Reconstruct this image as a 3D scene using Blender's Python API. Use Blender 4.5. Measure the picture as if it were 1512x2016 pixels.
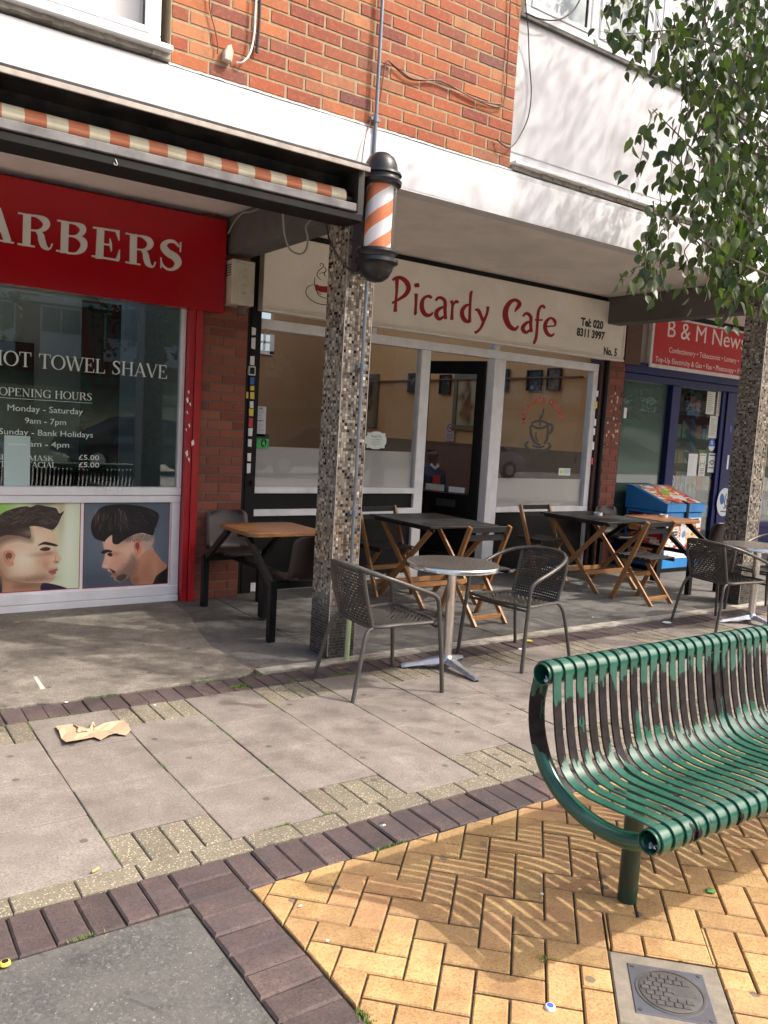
import bpy, bmesh, math, random
import numpy as np
from mathutils import Vector, Matrix
random.seed(7)
R_ = math.radians
PI = math.pi
S = bpy.context.scene
for o in list(bpy.data.objects): bpy.data.objects.remove(o)
COL = S.collection

# ------------------------------------------------------------------ camera, world, sun, exposure
EYE = Vector((0, 0, 1.55)); FOC = 1615.7; YAW, PITCH, ROLL = .61232, -.10285, .058047
_f = Vector((math.sin(YAW)*math.cos(PITCH), math.cos(YAW)*math.cos(PITCH), math.sin(PITCH)))
_r = Vector((math.cos(YAW), -math.sin(YAW), 0)); _u = _r.cross(_f)
CR = math.cos(ROLL)*_r + math.sin(ROLL)*_u
CU = -math.sin(ROLL)*_r + math.cos(ROLL)*_u
cam = bpy.data.cameras.new('camera'); camo = bpy.data.objects.new('camera', cam); COL.objects.link(camo)
M = Matrix(((CR.x, CU.x, -_f.x, EYE.x), (CR.y, CU.y, -_f.y, EYE.y), (CR.z, CU.z, -_f.z, EYE.z), (0, 0, 0, 1)))
camo.matrix_world = M
cam.sensor_fit = 'VERTICAL'; cam.sensor_height = 36; cam.lens = FOC/2016*36; cam.clip_start = .05; cam.clip_end = 600
S.camera = camo

SUN_EL = R_(49); SUN_AZ = (0.755, -0.656)
SUN = Vector((SUN_AZ[0]*math.cos(SUN_EL), SUN_AZ[1]*math.cos(SUN_EL), math.sin(SUN_EL))).normalized()
w = bpy.data.worlds.new("World"); S.world = w; w.use_nodes = True
nt = w.node_tree; nt.nodes.clear()
sky = nt.nodes.new('ShaderNodeTexSky'); sky.sky_type = 'NISHITA'; sky.sun_disc = False
sky.sun_elevation = SUN_EL; sky.sun_rotation = math.atan2(SUN_AZ[0], SUN_AZ[1]); sky.dust_density = 6.0; sky.air_density = .9; sky.ozone_density = .1
bg = nt.nodes.new('ShaderNodeBackground'); bg.inputs[1].default_value = .15
wo = nt.nodes.new('ShaderNodeOutputWorld')
nt.links.new(sky.outputs[0], bg.inputs[0]); nt.links.new(bg.outputs[0], wo.inputs[0])
sl = bpy.data.lights.new('sun', 'SUN'); sl.energy = 2.05; sl.angle = R_(.65); sl.color = (1, .955, .88)
so = bpy.data.objects.new('sun', sl); COL.objects.link(so)
so.rotation_euler = (-SUN).to_track_quat('-Z', 'Y').to_euler(); so.location = (8, -8, 20)
S.view_settings.view_transform = 'Standard'; S.view_settings.look = 'None'
S.view_settings.exposure = 1.2; S.view_settings.gamma = 1; S.view_settings.use_curve_mapping = False
S.cycles.max_bounces = 7; S.cycles.transparent_max_bounces = 12; S.cycles.glossy_bounces = 4; S.cycles.diffuse_bounces = 4
S.cycles.caustics_reflective = False; S.cycles.caustics_refractive = False

def ray(px, py):
    px = float(px); py = float(py)
    return _f + (px-756)/FOC*CR - (py-1008)/FOC*CU
def at(px, py, Y):            # the point of the plane y = Y seen along a line of sight measured in the photograph
    d = ray(px, py); return EYE + d*(Y/d.y)
def gz(px, py, z=0.):
    d = ray(px, py); return EYE + d*((z-EYE.z)/d.z)
def xz(px, py, Y):
    p = at(px, py, Y); return (p.x, p.z)
def proj(p):
    d = Vector(p)-EYE; z = d.dot(_f)
    return (756+FOC*d.dot(CR)/z, 1008-FOC*d.dot(CU)/z, z)

# ------------------------------------------------------------------ materials
def srgb(r, g, b):
    def f(c):
        c /= 255.; return c/12.92 if c <= .04045 else ((c+.055)/1.055)**2.4
    return (f(r), f(g), f(b), 1)
def c4(c): return tuple(c) if len(c) == 4 else (*c, 1)
def newmat(name):
    m = bpy.data.materials.new(name); m.use_nodes = True; n = m.node_tree; n.nodes.clear()
    o = n.nodes.new('ShaderNodeOutputMaterial'); p = n.nodes.new('ShaderNodeBsdfPrincipled')
    n.links.new(p.outputs[0], o.inputs[0]); return m, n, p, o
def N(n, t, **k):
    x = n.nodes.new(t)
    for a, b in k.items(): setattr(x, a, b)
    return x
def ramp(n, fac, stops, interp='LINEAR'):
    r = N(n, 'ShaderNodeValToRGB'); r.color_ramp.interpolation = interp
    e = r.color_ramp.elements
    while len(e) > 1: e.remove(e[-1])
    e[0].position = stops[0][0]; e[0].color = c4(stops[0][1])
    for p, c in stops[1:]:
        q = e.new(p); q.color = c4(c)
    n.links.new(fac, r.inputs[0]); return r.outputs[0]
def noise(n, scale, detail=4, rough=.55, vec=None, dist=0):
    x = N(n, 'ShaderNodeTexNoise'); x.inputs['Scale'].default_value = scale; x.inputs['Detail'].default_value = detail
    x.inputs['Roughness'].default_value = rough; x.inputs['Distortion'].default_value = dist
    if vec is None: vec = geo(n)
    n.links.new(vec, x.inputs['Vector']); return x.outputs['Fac']
def geo(n):
    g = n.nodes.get('GEO') or N(n, 'ShaderNodeNewGeometry'); g.name = 'GEO'; return g.outputs['Position']
def objco(n):
    g = n.nodes.get('TC') or N(n, 'ShaderNodeTexCoord'); g.name = 'TC'; return g.outputs['Object']
def mix(n, fac, a, b, mode='MIX'):
    x = N(n, 'ShaderNodeMix', data_type='RGBA', blend_type=mode)
    for s, v in ((x.inputs[0], fac), (x.inputs[6], a), (x.inputs[7], b)):
        if hasattr(v, 'links'): n.links.new(v, s)
        elif isinstance(v, (int, float)): s.default_value = v
        else: s.default_value = c4(v)
    return x.outputs[2]
def mth(n, op, a, b=0.):
    x = N(n, 'ShaderNodeMath', operation=op)
    for i, v in enumerate((a, b)):
        if hasattr(v, 'links'): n.links.new(v, x.inputs[i])
        else: x.inputs[i].default_value = v
    return x.outputs[0]
def bump(n, p, h, strength=.3, dist=.004):
    b = N(n, 'ShaderNodeBump'); b.inputs['Strength'].default_value = strength; b.inputs['Distance'].default_value = dist
    n.links.new(h, b.inputs['Height']); n.links.new(b.outputs[0], p.inputs['Normal'])
def scaled(n, vec, s):
    x = N(n, 'ShaderNodeMapping'); x.inputs['Scale'].default_value = s; n.links.new(vec, x.inputs[0]); return x.outputs[0]

def simple(name, col, rough=.6, metal=0., var=.12, scale=12, bmp=0., bscale=60, rand=0., spec=.5, dirt=None, dscale=2.2, damt=.5):
    m, n, p, o = newmat(name)
    col = c4(col); f = noise(n, scale, 5)
    dk = tuple(c*(1-var) for c in col[:3]); lt = tuple(min(1, c*(1+var)) for c in col[:3])
    c = ramp(n, f, [(.3, dk), (.7, lt)])
    if dirt is not None:
        d = noise(n, dscale, 6, .65); fac = ramp(n, d, [(.45, (0, 0, 0)), (.75, (damt,)*3)])
        c = mix(n, fac, c, dirt)
    if rand:
        oi = N(n, 'ShaderNodeObjectInfo'); v = mth(n, 'MULTIPLY_ADD', oi.outputs['Random'], rand*2)
        v.node.inputs[2].default_value = 1-rand
        hs = N(n, 'ShaderNodeHueSaturation'); n.links.new(v, hs.inputs['Value']); n.links.new(c, hs.inputs['Color']); c = hs.outputs[0]
    n.links.new(c, p.inputs['Base Color']); p.inputs['Roughness'].default_value = rough; p.inputs['Metallic'].default_value = metal
    p.inputs['Specular IOR Level'].default_value = spec
    if bmp: bump(n, p, noise(n, bscale, 6, .7), bmp)
    return m
def glass(name, tint=(.985, .99, .985), boost=1.75):
    m, n, p, o = newmat(name); n.nodes.remove(p)
    t = N(n, 'ShaderNodeBsdfTransparent'); t.inputs[0].default_value = c4(tint)
    g = N(n, 'ShaderNodeBsdfGlossy'); g.inputs['Roughness'].default_value = .003; g.inputs[0].default_value = (1, 1, 1, 1)
    f = N(n, 'ShaderNodeFresnel'); geo(n); gn = n.nodes['GEO']
    e_ = mth(n, 'POWER', boost, mth(n, 'SUBTRACT', 1., mth(n, 'MULTIPLY', gn.outputs['Backfacing'], 2.))); n.links.new(e_, f.inputs[0])
    x = N(n, 'ShaderNodeMixShader'); n.links.new(f.outputs[0], x.inputs[0]); n.links.new(t.outputs[0], x.inputs[1]); n.links.new(g.outputs[0], x.inputs[2])
    n.links.new(x.outputs[0], o.inputs[0]); return m

MT = {}
def brickmat(name, ramp_stops, sc=1.):
    m, n, p, o = newmat(name)
    oi = N(n, 'ShaderNodeObjectInfo')
    c = ramp(n, oi.outputs['Random'], ramp_stops)
    f = noise(n, 38, 6, .7); c = mix(n, ramp(n, f, [(.5, (0,)*3), (.70, (.42*sc,)*3)]), c, (.56, .24, .10)); c = mix(n, ramp(n, noise(n, 22, 7, .75), [(.5, (0,)*3), (.68, (.5*sc,)*3)]), c, (.16, .07, .05))
    v = N(n, 'ShaderNodeTexVoronoi'); v.inputs['Scale'].default_value = 90; n.links.new(geo(n), v.inputs['Vector'])
    sp = ramp(n, v.outputs['Distance'], [(.06, (.75,)*3), (.16, (0,)*3)])
    msk = mth(n, 'MULTIPLY', sp, ramp(n, noise(n, 9), [(.5, (0,)*3), (.6, (1,)*3)]))
    c = mix(n, msk, c, (.09, .035, .02))
    g = noise(n, 5, 5); c = mix(n, ramp(n, g, [(.5, (0,)*3), (.8, (.4,)*3)]), c, (.12, .07, .05))
    n.links.new(c, p.inputs['Base Color']); p.inputs['Roughness'].default_value = .82
    bump(n, p, noise(n, 120, 6, .75), .55, .004); return m
MT['brick'] = brickmat('orange facing brick', [(0, (.31, .065, .028)), (.17, (.38, .10, .034)), (.33, (.22, .045, .027)), (.47, (.44, .145, .050)), (.6, (.19, .040, .029)), (.72, (.46, .19, .078)), (.84, (.15, .046, .041)), (.93, (.40, .12, .040)), (1, (.29, .066, .030))])
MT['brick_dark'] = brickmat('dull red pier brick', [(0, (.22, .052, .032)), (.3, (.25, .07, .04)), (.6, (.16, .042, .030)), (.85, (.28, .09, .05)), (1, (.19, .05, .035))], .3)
MT['mortar'] = simple('buff mortar', (.35, .27, .165), .9, var=.2, scale=30, bmp=.5, dirt=(.3, .22, .15), damt=.4)
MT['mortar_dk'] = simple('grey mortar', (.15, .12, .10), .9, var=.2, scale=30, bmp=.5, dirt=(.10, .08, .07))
def streak_mat():
    m, n, p, o = newmat('white painted render')
    v = scaled(n, geo(n), (7, 1, .5)); a = noise(n, 1., 7, .7, v); b = noise(n, 2.2, 6, .6); d = noise(n, 26, 4, .7)
    c = mix(n, ramp(n, a, [(.48, (0,)*3), (.72, (.5,)*3)]), (.58, .58, .60), (.40, .39, .37))
    c = mix(n, ramp(n, b, [(.45, (0,)*3), (.7, (.45,)*3)]), c, (.52, .51, .495)); c = mix(n, ramp(n, d, [(.62, (0,)*3), (.75, (.4,)*3)]), c, (.35, .34, .32))
    n.links.new(c, p.inputs['Base Color']); p.inputs['Roughness'].default_value = .6; bump(n, p, mth(n, 'ADD', noise(n, 7, 5), mth(n, 'MULTIPLY', d, .3)), .35, .01); return m
MT['white_render'] = streak_mat()
MT['white_panel'] = simple('white cladding panel', (.56, .555, .575), .35, var=.02, scale=1.2)
MT['upvc'] = simple('white upvc', (.80, .80, .82), .3, var=.03, scale=6, dirt=(.45, .43, .4), dscale=4, damt=.3)
MT['white_gloss'] = simple('old white gloss paint', (.80, .80, .81), .4, var=.05, scale=8, dirt=(.4, .38, .36), dscale=6, damt=.35)
MT['soffit'] = simple('grubby painted soffit', (.80, .76, .72), .8, var=.06, scale=3, dirt=(.42, .38, .34), dscale=1.6, damt=.4)
MT['beam'] = simple('weathered dark beam', (.11, .10, .092), .75, var=.3, scale=6, bmp=.3, dirt=(.05, .045, .045), dscale=3, damt=.7)
MT['black'] = simple('black gloss paint', (.0045, .0045, .005), .4, var=.3, scale=8, spec=.3)
MT['black_matt'] = simple('matt black timber', (.006, .0055, .0055), .6, var=.4, scale=20, bmp=.15, spec=.25)
MT['black_cast'] = simple('black pole casting', (.010, .010, .0115), .36, var=.2)
MT['awning_dark'] = simple('dark awning casing', (.009, .008, .008), .5, var=.4, scale=7, dirt=(.15, .13, .11), dscale=5, damt=.4)
MT['awning_grey'] = simple('dusty grey rail', (.15, .14, .14), .6, var=.35, scale=9, bmp=.15, dirt=(.05, .05, .05), dscale=7, damt=.6)
MT['alu_edge'] = simple('dirty metal edge', (.38, .33, .29), .55, var=.15, scale=20)
MT['red_sign'] = simple('glossy red sign', (.34, .006, .011), .16, var=.05, scale=2)
MT['red_paint'] = simple('red gloss paint', (.36, .010, .016), .3, var=.08, scale=8)
MT['silver'] = simple('pale grey letter', (.62, .60, .57), .35, var=.06, scale=8)
MT['cream_sign'] = simple('cream sign face', (.84, .79, .71), .45, var=.04, scale=2, dirt=(.42, .36, .3), dscale=1.5, damt=.35)
MT['cafe_red'] = simple('dark red lettering', (.30, .007, .012), .4, var=.05)
MT['ink'] = simple('black lettering', (.012, .012, .012), .5)
MT['steel'] = simple('galvanised conduit', (.19, .215, .25), .42, .4, var=.12, scale=20)
MT['chrome'] = simple('brushed aluminium', (.72, .70, .68), .22, 1., var=.08, scale=30)
MT['cast_alu'] = simple('cast aluminium foot', (.55, .56, .60), .38, .85, var=.2, scale=30, bmp=.15)
MT['wicker'] = simple('grey brown wicker', (.062, .054, .046), .5, var=.25, scale=60)
MT['wicker_tube'] = simple('grey painted tube', (.085, .077, .069), .38, .2, var=.12, scale=30)
MT['pine'] = None
MT['brown_plastic'] = simple('dark brown moulded plastic', (.024, .014, .0125), .38, var=.1)
MT['grey_plastic'] = simple('worn cream plastic', (.5, .46, .38), .5, var=.08, dirt=(.3, .26, .2), dscale=7)
MT['blue_frame'] = simple('dark blue paint', (.006, .010, .085), .35, var=.1, spec=.3)
MT['frost'] = simple('frosted film', (.30, .33, .31), .5, var=.03)
MT['wall_cafe'] = simple('warm cafe wall', (.86, .45, .17), .8, var=.04, scale=2)
MT['wall_dado'] = simple('brown dado', (.26, .13, .075), .7, var=.06)
MT['wall_grey'] = simple('grey plaster wall', (.24, .25, .235), .8, var=.04)
MT['dark_room'] = simple('dark room wall', (.07, .06, .05), .8)
MT['floor_in'] = simple('dark shop floor', (.10, .08, .07), .5)
MT['paper'] = simple('white paper', (.78, .80, .80), .7, var=.04)
MT['green_leaflet'] = simple('green sticker', (.08, .42, .13), .5)
MT['yellow'] = simple('yellow label', (.75, .60, .08), .5)
MT['blue_label'] = simple('blue label', (.05, .12, .45), .5)
MT['pinkred'] = simple('red label', (.6, .03, .06), .5)
MT['vinyl'] = simple('pale vinyl lettering', (.60, .68, .64), .5, var=.05)
MT['cable'] = simple('grey cable', (.28, .27, .25), .6)
MT['cable_dk'] = simple('dark cable', (.03, .022, .02), .6)
MT['cable_rust'] = simple('brown cable', (.22, .07, .04), .6)
MT['lime'] = simple('pale green plastic sleeve', (.47, .56, .28), .45, var=.06)
MT['fr_blue'] = simple('bright blue cabinet', (.03, .25, .62), .35, var=.08, scale=5, dirt=(.02, .10, .3), dscale=4)
MT['skin_dk'] = simple('brown skin', (.22, .11, .07), .55)
MT['cloth_navy'] = simple('dark blue jumper', (.04, .05, .09), .8)
MT['cloth_red'] = simple('red cloth', (.42, .03, .04), .7)
MT['hair'] = simple('dark hair', (.015, .012, .010), .6)
MT['card'] = simple('brown torn cardboard', (.46, .31, .20), .8, var=.06, scale=12)
MT['gum'] = simple('dark gum spot', (.06, .05, .05), .7)
MT['clear'] = glass('window glass', boost=1.35)
MT['clear_dark'] = glass('shop window glass', (.82, .88, .85), 1.75)
MT['moss'] = simple('green moss and grass', (.12, .20, .03), .8, var=.5, scale=40)
MT['dry_weed'] = simple('dry brown weeds', (.34, .22, .11), .85, var=.3, scale=40)

# ------------------------------------------------------------------ mesh building
class MB:
    def __init__(s): s.v = []; s.f = []; s.sm = []; s.uv = {}
    def add(s, vs, fs, smooth=False):
        b = len(s.v); s.v += [tuple(v) for v in vs]
        for f in fs: s.f.append(tuple(b+i for i in f)); s.sm.append(smooth)
        return b
    def box(s, x0, x1, y0, y1, z0, z1):
        if x0 > x1: x0, x1 = x1, x0
        if y0 > y1: y0, y1 = y1, y0
        if z0 > z1: z0, z1 = z1, z0
        s.add([(x0,y0,z0),(x1,y0,z0),(x1,y1,z0),(x0,y1,z0),(x0,y0,z1),(x1,y0,z1),(x1,y1,z1),(x0,y1,z1)],
              [(0,3,2,1),(4,5,6,7),(0,1,5,4),(1,2,6,5),(2,3,7,6),(3,0,4,7)]); return s
    def bbox(s, x0, x1, y0, y1, z0, z1, b=.004):   # box with all edges chamfered
        bm = bmesh.new(); bmesh.ops.create_cube(bm, size=1)
        for v in bm.verts: v.co = Vector(((x0+x1)/2+v.co.x*abs(x1-x0), (y0+y1)/2+v.co.y*abs(y1-y0), (z0+z1)/2+v.co.z*abs(z1-z0)))
        bmesh.ops.bevel(bm, geom=list(bm.edges), offset=b, segments=1, affect='EDGES')
        bm.verts.index_update(); s.add([v.co[:] for v in bm.verts], [[v.index for v in f.verts] for f in bm.faces]); bm.free(); return s
    def rbar(s, a, b, w, t, up=(0,0,1), bev=0.):        # rectangular bar from a to b; w across, t along up
        a = Vector(a); b = Vector(b); d = (b-a).normalized(); up = Vector(up)
        side = d.cross(up)
        if side.length < 1e-5: side = d.cross(Vector((1,0,0)))
        side.normalize(); u = side.cross(d).normalized()
        vs = []
        for p in (a, b):
            for i, j in ((-1,-1),(1,-1),(1,1),(-1,1)): vs.append(p+side*(w/2*i)+u*(t/2*j))
        s.add(vs, [(0,3,2,1),(4,5,6,7),(0,1,5,4),(1,2,6,5),(2,3,7,6),(3,0,4,7)][::1]); return s
    def tube(s, pts, r, n=8, closed=False, caps=True):
        pts = [Vector(p) for p in pts]; L = len(pts); rs = r if isinstance(r, (list, tuple)) else [r]*L
        vs = []; prev = None
        for i, p in enumerate(pts):
            if closed: d = pts[(i+1) % L]-pts[i-1]
            else: d = pts[min(i+1, L-1)]-pts[max(i-1, 0)]
            d.normalize()
            if prev is None:
                a = Vector((0,0,1)) if abs(d.z) < .9 else Vector((1,0,0)); u = d.cross(a).normalized()
            else:
                u = (prev-d*prev.dot(d)).normalized()
            prev = u; v = d.cross(u)
            for k in range(n):
                t = 2*PI*k/n; vs.append(p+(u*math.cos(t)+v*math.sin(t))*rs[i])
        fs = []
        for i in range(L if closed else L-1):
            j = (i+1) % L
            for k in range(n): fs.append((i*n+k, i*n+(k+1) % n, j*n+(k+1) % n, j*n+k))
        s.add(vs, fs, True)
        if caps and not closed:
            b = len(s.v)-len(vs); s.f.append(tuple(b+k for k in range(n))[::-1]); s.sm.append(False)
            s.f.append(tuple(b+(L-1)*n+k for k in range(n))); s.sm.append(False)
        return s
    def lathe(s, prof, c, n=24, axis='z'):
        vs = []; c = Vector(c)
        for r, h in prof:
            for k in range(n):
                t = 2*PI*k/n; a, b = r*math.cos(t), r*math.sin(t)
                vs.append(c+(Vector((a,b,h)) if axis == 'z' else Vector((h,a,b)) if axis == 'x' else Vector((b,h,a))))
        fs = [(i*n+k, i*n+(k+1) % n, (i+1)*n+(k+1) % n, (i+1)*n+k) for i in range(len(prof)-1) for k in range(n)]
        s.add(vs, fs, True); return s
    def prism(s, poly, z0, z1, plane='xy', ch=0.):     # extrude a 2-D polygon; plane xy -> z, xz -> y, yz -> x
        n = len(poly)
        def P3(p, h): return (p[0],p[1],h) if plane == 'xy' else (p[0],h,p[1]) if plane == 'xz' else (h,p[0],p[1])
        if ch:
            top = inset(poly, ch)
            vs = [P3(p, z0) for p in poly]+[P3(p, z1-(ch if z1 > z0 else -ch)) for p in poly]+[P3(p, z1) for p in top]
            fs = [tuple(range(2*n, 3*n))]+[(i,(i+1)%n,n+(i+1)%n,n+i) for i in range(n)]+[(n+i,n+(i+1)%n,2*n+(i+1)%n,2*n+i) for i in range(n)]
        else:
            vs = [P3(p, z0) for p in poly]+[P3(p, z1) for p in poly]
            fs = [tuple(range(n))[::-1], tuple(range(n, 2*n))]+[(i,(i+1)%n,n+(i+1)%n,n+i) for i in range(n)]
        s.add(vs, fs); return s
    def quad(s, a, b, c, d, uv=False):
        i = len(s.f); s.add([a,b,c,d], [(0,1,2,3)])
        if uv: s.uv[i] = ((0,0),(1,0),(1,1),(0,1))
        return s
def inset(poly, d):
    n = len(poly); A = sum(poly[i][0]*poly[(i+1)%n][1]-poly[(i+1)%n][0]*poly[i][1] for i in range(n)); sg = 1 if A > 0 else -1
    out = []
    for i in range(n):
        p0 = Vector(poly[i-1]); p1 = Vector(poly[i]); p2 = Vector(poly[(i+1)%n])
        e1 = (p1-p0); e2 = (p2-p1)
        if e1.length < 1e-7 or e2.length < 1e-7: out.append(tuple(p1)); continue
        e1.normalize(); e2.normalize()
        n1 = Vector((-e1.y, e1.x))*sg; n2 = Vector((-e2.y, e2.x))*sg; b = n1+n2
        if b.length < 1e-4: out.append(tuple(p1+n1*d)); continue
        b.normalize(); out.append(tuple(p1+b*min(d/max(.35, b.dot(n1)), d*2)))
    return out
def wloc(o):
    v = Vector((0,0,0))
    while o is not None: v += o.location; o = o.parent
    return v
def make_mesh(name, mb, mat, off=Vector((0,0,0)), fixn=True):
    me = bpy.data.meshes.new(name)
    me.from_pydata([(v[0]-off.x, v[1]-off.y, v[2]-off.z) for v in mb.v], [], mb.f)
    me.polygons.foreach_set('use_smooth', mb.sm)
    if mb.uv:
        l = me.uv_layers.new(name='UVMap')
        for fi, uvs in mb.uv.items():
            for li, uv in zip(me.polygons[fi].loop_indices, uvs): l.data[li].uv = uv
    if fixn and not mb.uv and len(mb.f) < 60000:
        bm = bmesh.new(); bm.from_mesh(me); bmesh.ops.recalc_face_normals(bm, faces=bm.faces); bm.to_mesh(me); bm.free()
    if any(mb.sm): me.set_sharp_from_angle(angle=R_(42))
    for m in (mat if isinstance(mat, (list, tuple)) else [mat]): me.materials.append(m)
    me.update(); return me
def tag(o, label=None, cat=None, group=None, kind=None):
    if label: o['label'] = label
    if cat: o['category'] = cat
    if group: o['group'] = group
    if kind: o['kind'] = kind
    return o
def obj(name, mb, mat, parent=None, loc=None, label=None, cat=None, group=None, kind=None):
    """vertices are given in world coordinates (of the parent chain); loc sets this object's own origin"""
    base = Vector((0,0,0)) if loc is None else Vector(loc)
    pl = wloc(parent) if parent is not None else Vector((0,0,0))
    if parent is not None and loc is None: base = pl
    me = make_mesh(name, mb, mat, base)
    o = bpy.data.objects.new(name, me); COL.objects.link(o); o.parent = parent; o.location = base-pl
    return tag(o, label, cat, group, kind)
def thing(name, label, cat, loc=(0,0,0), group=None, rz=0):
    o = bpy.data.objects.new(name, None); COL.objects.link(o); o.location = loc; o.rotation_euler = (0,0,rz); o.empty_display_size = .1
    return tag(o, label, cat, group)
def inst(name, me, parent, loc, rot=(0,0,0), scale=(1,1,1)):
    o = bpy.data.objects.new(name, me); COL.objects.link(o); o.parent = parent
    o.location = Vector(loc)-(wloc(parent) if parent is not None else Vector((0,0,0))); o.rotation_euler = rot; o.scale = scale; return o
KIDS = {}
def copy_tree(o, parent=None):
    c = o.copy(); COL.objects.link(c); c.parent = parent
    for ch in [x for x in COL.objects if x.parent == o]: copy_tree(ch, c)
    return c
def txt(name, body, x, z, Y, h, mat, parent, sx=1., ext=.0006, align='LEFT', bold=0., shear=0., rot=0., loc=None, space=1.):
    """built-in font text standing on the facade plane y=Y, facing the street; h = capital height"""
    cu = bpy.data.curves.new(name, 'FONT'); cu.body = body; cu.size = h/.72; cu.extrude = ext; cu.align_x = align; cu.offset = bold; cu.shear = shear; cu.space_character = space
    cu.resolution_u = 3
    t = bpy.data.objects.new(name, cu); COL.objects.link(t)
    bpy.context.view_layer.update()
    me = bpy.data.meshes.new_from_object(t.evaluated_get(bpy.context.evaluated_depsgraph_get()))
    bpy.data.objects.remove(t)
    me.name = name
    mat4 = Matrix.Translation((x, Y, z)) @ Matrix.Rotation(PI/2, 4, 'X') @ Matrix.Rotation(rot, 4, 'Z') @ Matrix.Diagonal((sx, 1, 1, 1))
    me.transform(mat4); me.transform(Matrix.Translation(-wloc(parent))) if parent is not None else None
    me.materials.clear(); me.materials.append(mat)
    o = bpy.data.objects.new(name, me); COL.objects.link(o); o.parent = parent; return o
def catmull(pts, n=6, closed=False):
    P = [np.array(p, float) for p in pts]; out = []; L = len(P)
    for i in range(L if closed else L-1):
        p0 = P[i-1] if (i > 0 or closed) else P[0]; p1 = P[i]; p2 = P[(i+1) % L]; p3 = P[(i+2) % L] if (closed or i+2 < L) else P[-1]
        for k in range(n):
            t = k/n; out.append(tuple(.5*((2*p1)+(-p0+p2)*t+(2*p0-5*p1+4*p2-p3)*t*t+(-p0+3*p1-3*p2+p3)*t**3)))
    if not closed: out.append(tuple(P[-1]))
    return out
def stroke(mb, pts, Y, depth, toW, n=5, smooth=True):
    """variable-width pen stroke (x, y, width) -> raised ribbon on plane y=Y; toW maps (x,y) to world x,z"""
    P = catmull(pts, n) if smooth and len(pts) > 2 else pts
    L = len(P); l = []; r = []
    for i, (x, y, w) in enumerate(P):
        a = P[max(0, i-1)]; b = P[min(L-1, i+1)]; dx, dy = b[0]-a[0], b[1]-a[1]; q = math.hypot(dx, dy) or 1
        nx, ny = -dy/q*w/2, dx/q*w/2
        l.append(toW(x+nx, y+ny)); r.append(toW(x-nx, y-ny))
    vs = []
    for (ax, az), (bx, bz) in zip(l, r):
        vs += [(ax, Y-depth, az), (bx, Y-depth, bz), (ax, Y, az), (bx, Y, bz)]
    fs = []
    for i in range(L-1):
        o = 4*i; fs += [(o, o+1, o+5, o+4), (o, o+4, o+6, o+2), (o+1, o+3, o+7, o+5)]
    fs += [(0, 2, 3, 1), (4*L-4, 4*L-3, 4*L-1, 4*L-2)]
    mb.add(vs, fs)
# ------------------------------------------------------------------ ground
def asphalt_mat():
    m, n, p, o = newmat('worn grey asphalt')
    v = N(n, 'ShaderNodeTexVoronoi'); v.inputs['Scale'].default_value = 130; n.links.new(geo(n), v.inputs['Vector'])
    c = ramp(n, v.outputs['Color'], [(0, (.055, .055, .056)), (.35, (.085, .085, .082)), (.75, (.125, .12, .112)), (.92, (.20, .19, .175)), (1, (.50, .46, .40))])
    c = mix(n, ramp(n, noise(n, 60, 6, .8), [(.35, (.6,)*3), (.65, (0,)*3)]), c, (.07, .068, .066))
    c = mix(n, ramp(n, noise(n, 2.2, 8, .7), [(.42, (0,)*3), (.66, (.75,)*3)]), c, (.15, .14, .125)); c = mix(n, ramp(n, noise(n, 5.5, 8, .75, dist=1.), [(.56, (0,)*3), (.66, (.75,)*3)]), c, (.04, .04, .04))
    v2 = N(n, 'ShaderNodeTexVoronoi'); v2.inputs['Scale'].default_value = 60; n.links.new(geo(n), v2.inputs['Vector'])
    c = mix(n, ramp(n, v2.outputs['Distance'], [(.07, (.8,)*3), (.10, (0,)*3)]), c, (.5, .45, .36))
    n.links.new(c, p.inputs['Base Color']); p.inputs['Roughness'].default_value = .85
    bump(n, p, noise(n, 90, 6, .85), .8, .006); return m
MT['asphalt'] = asphalt_mat()
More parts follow.
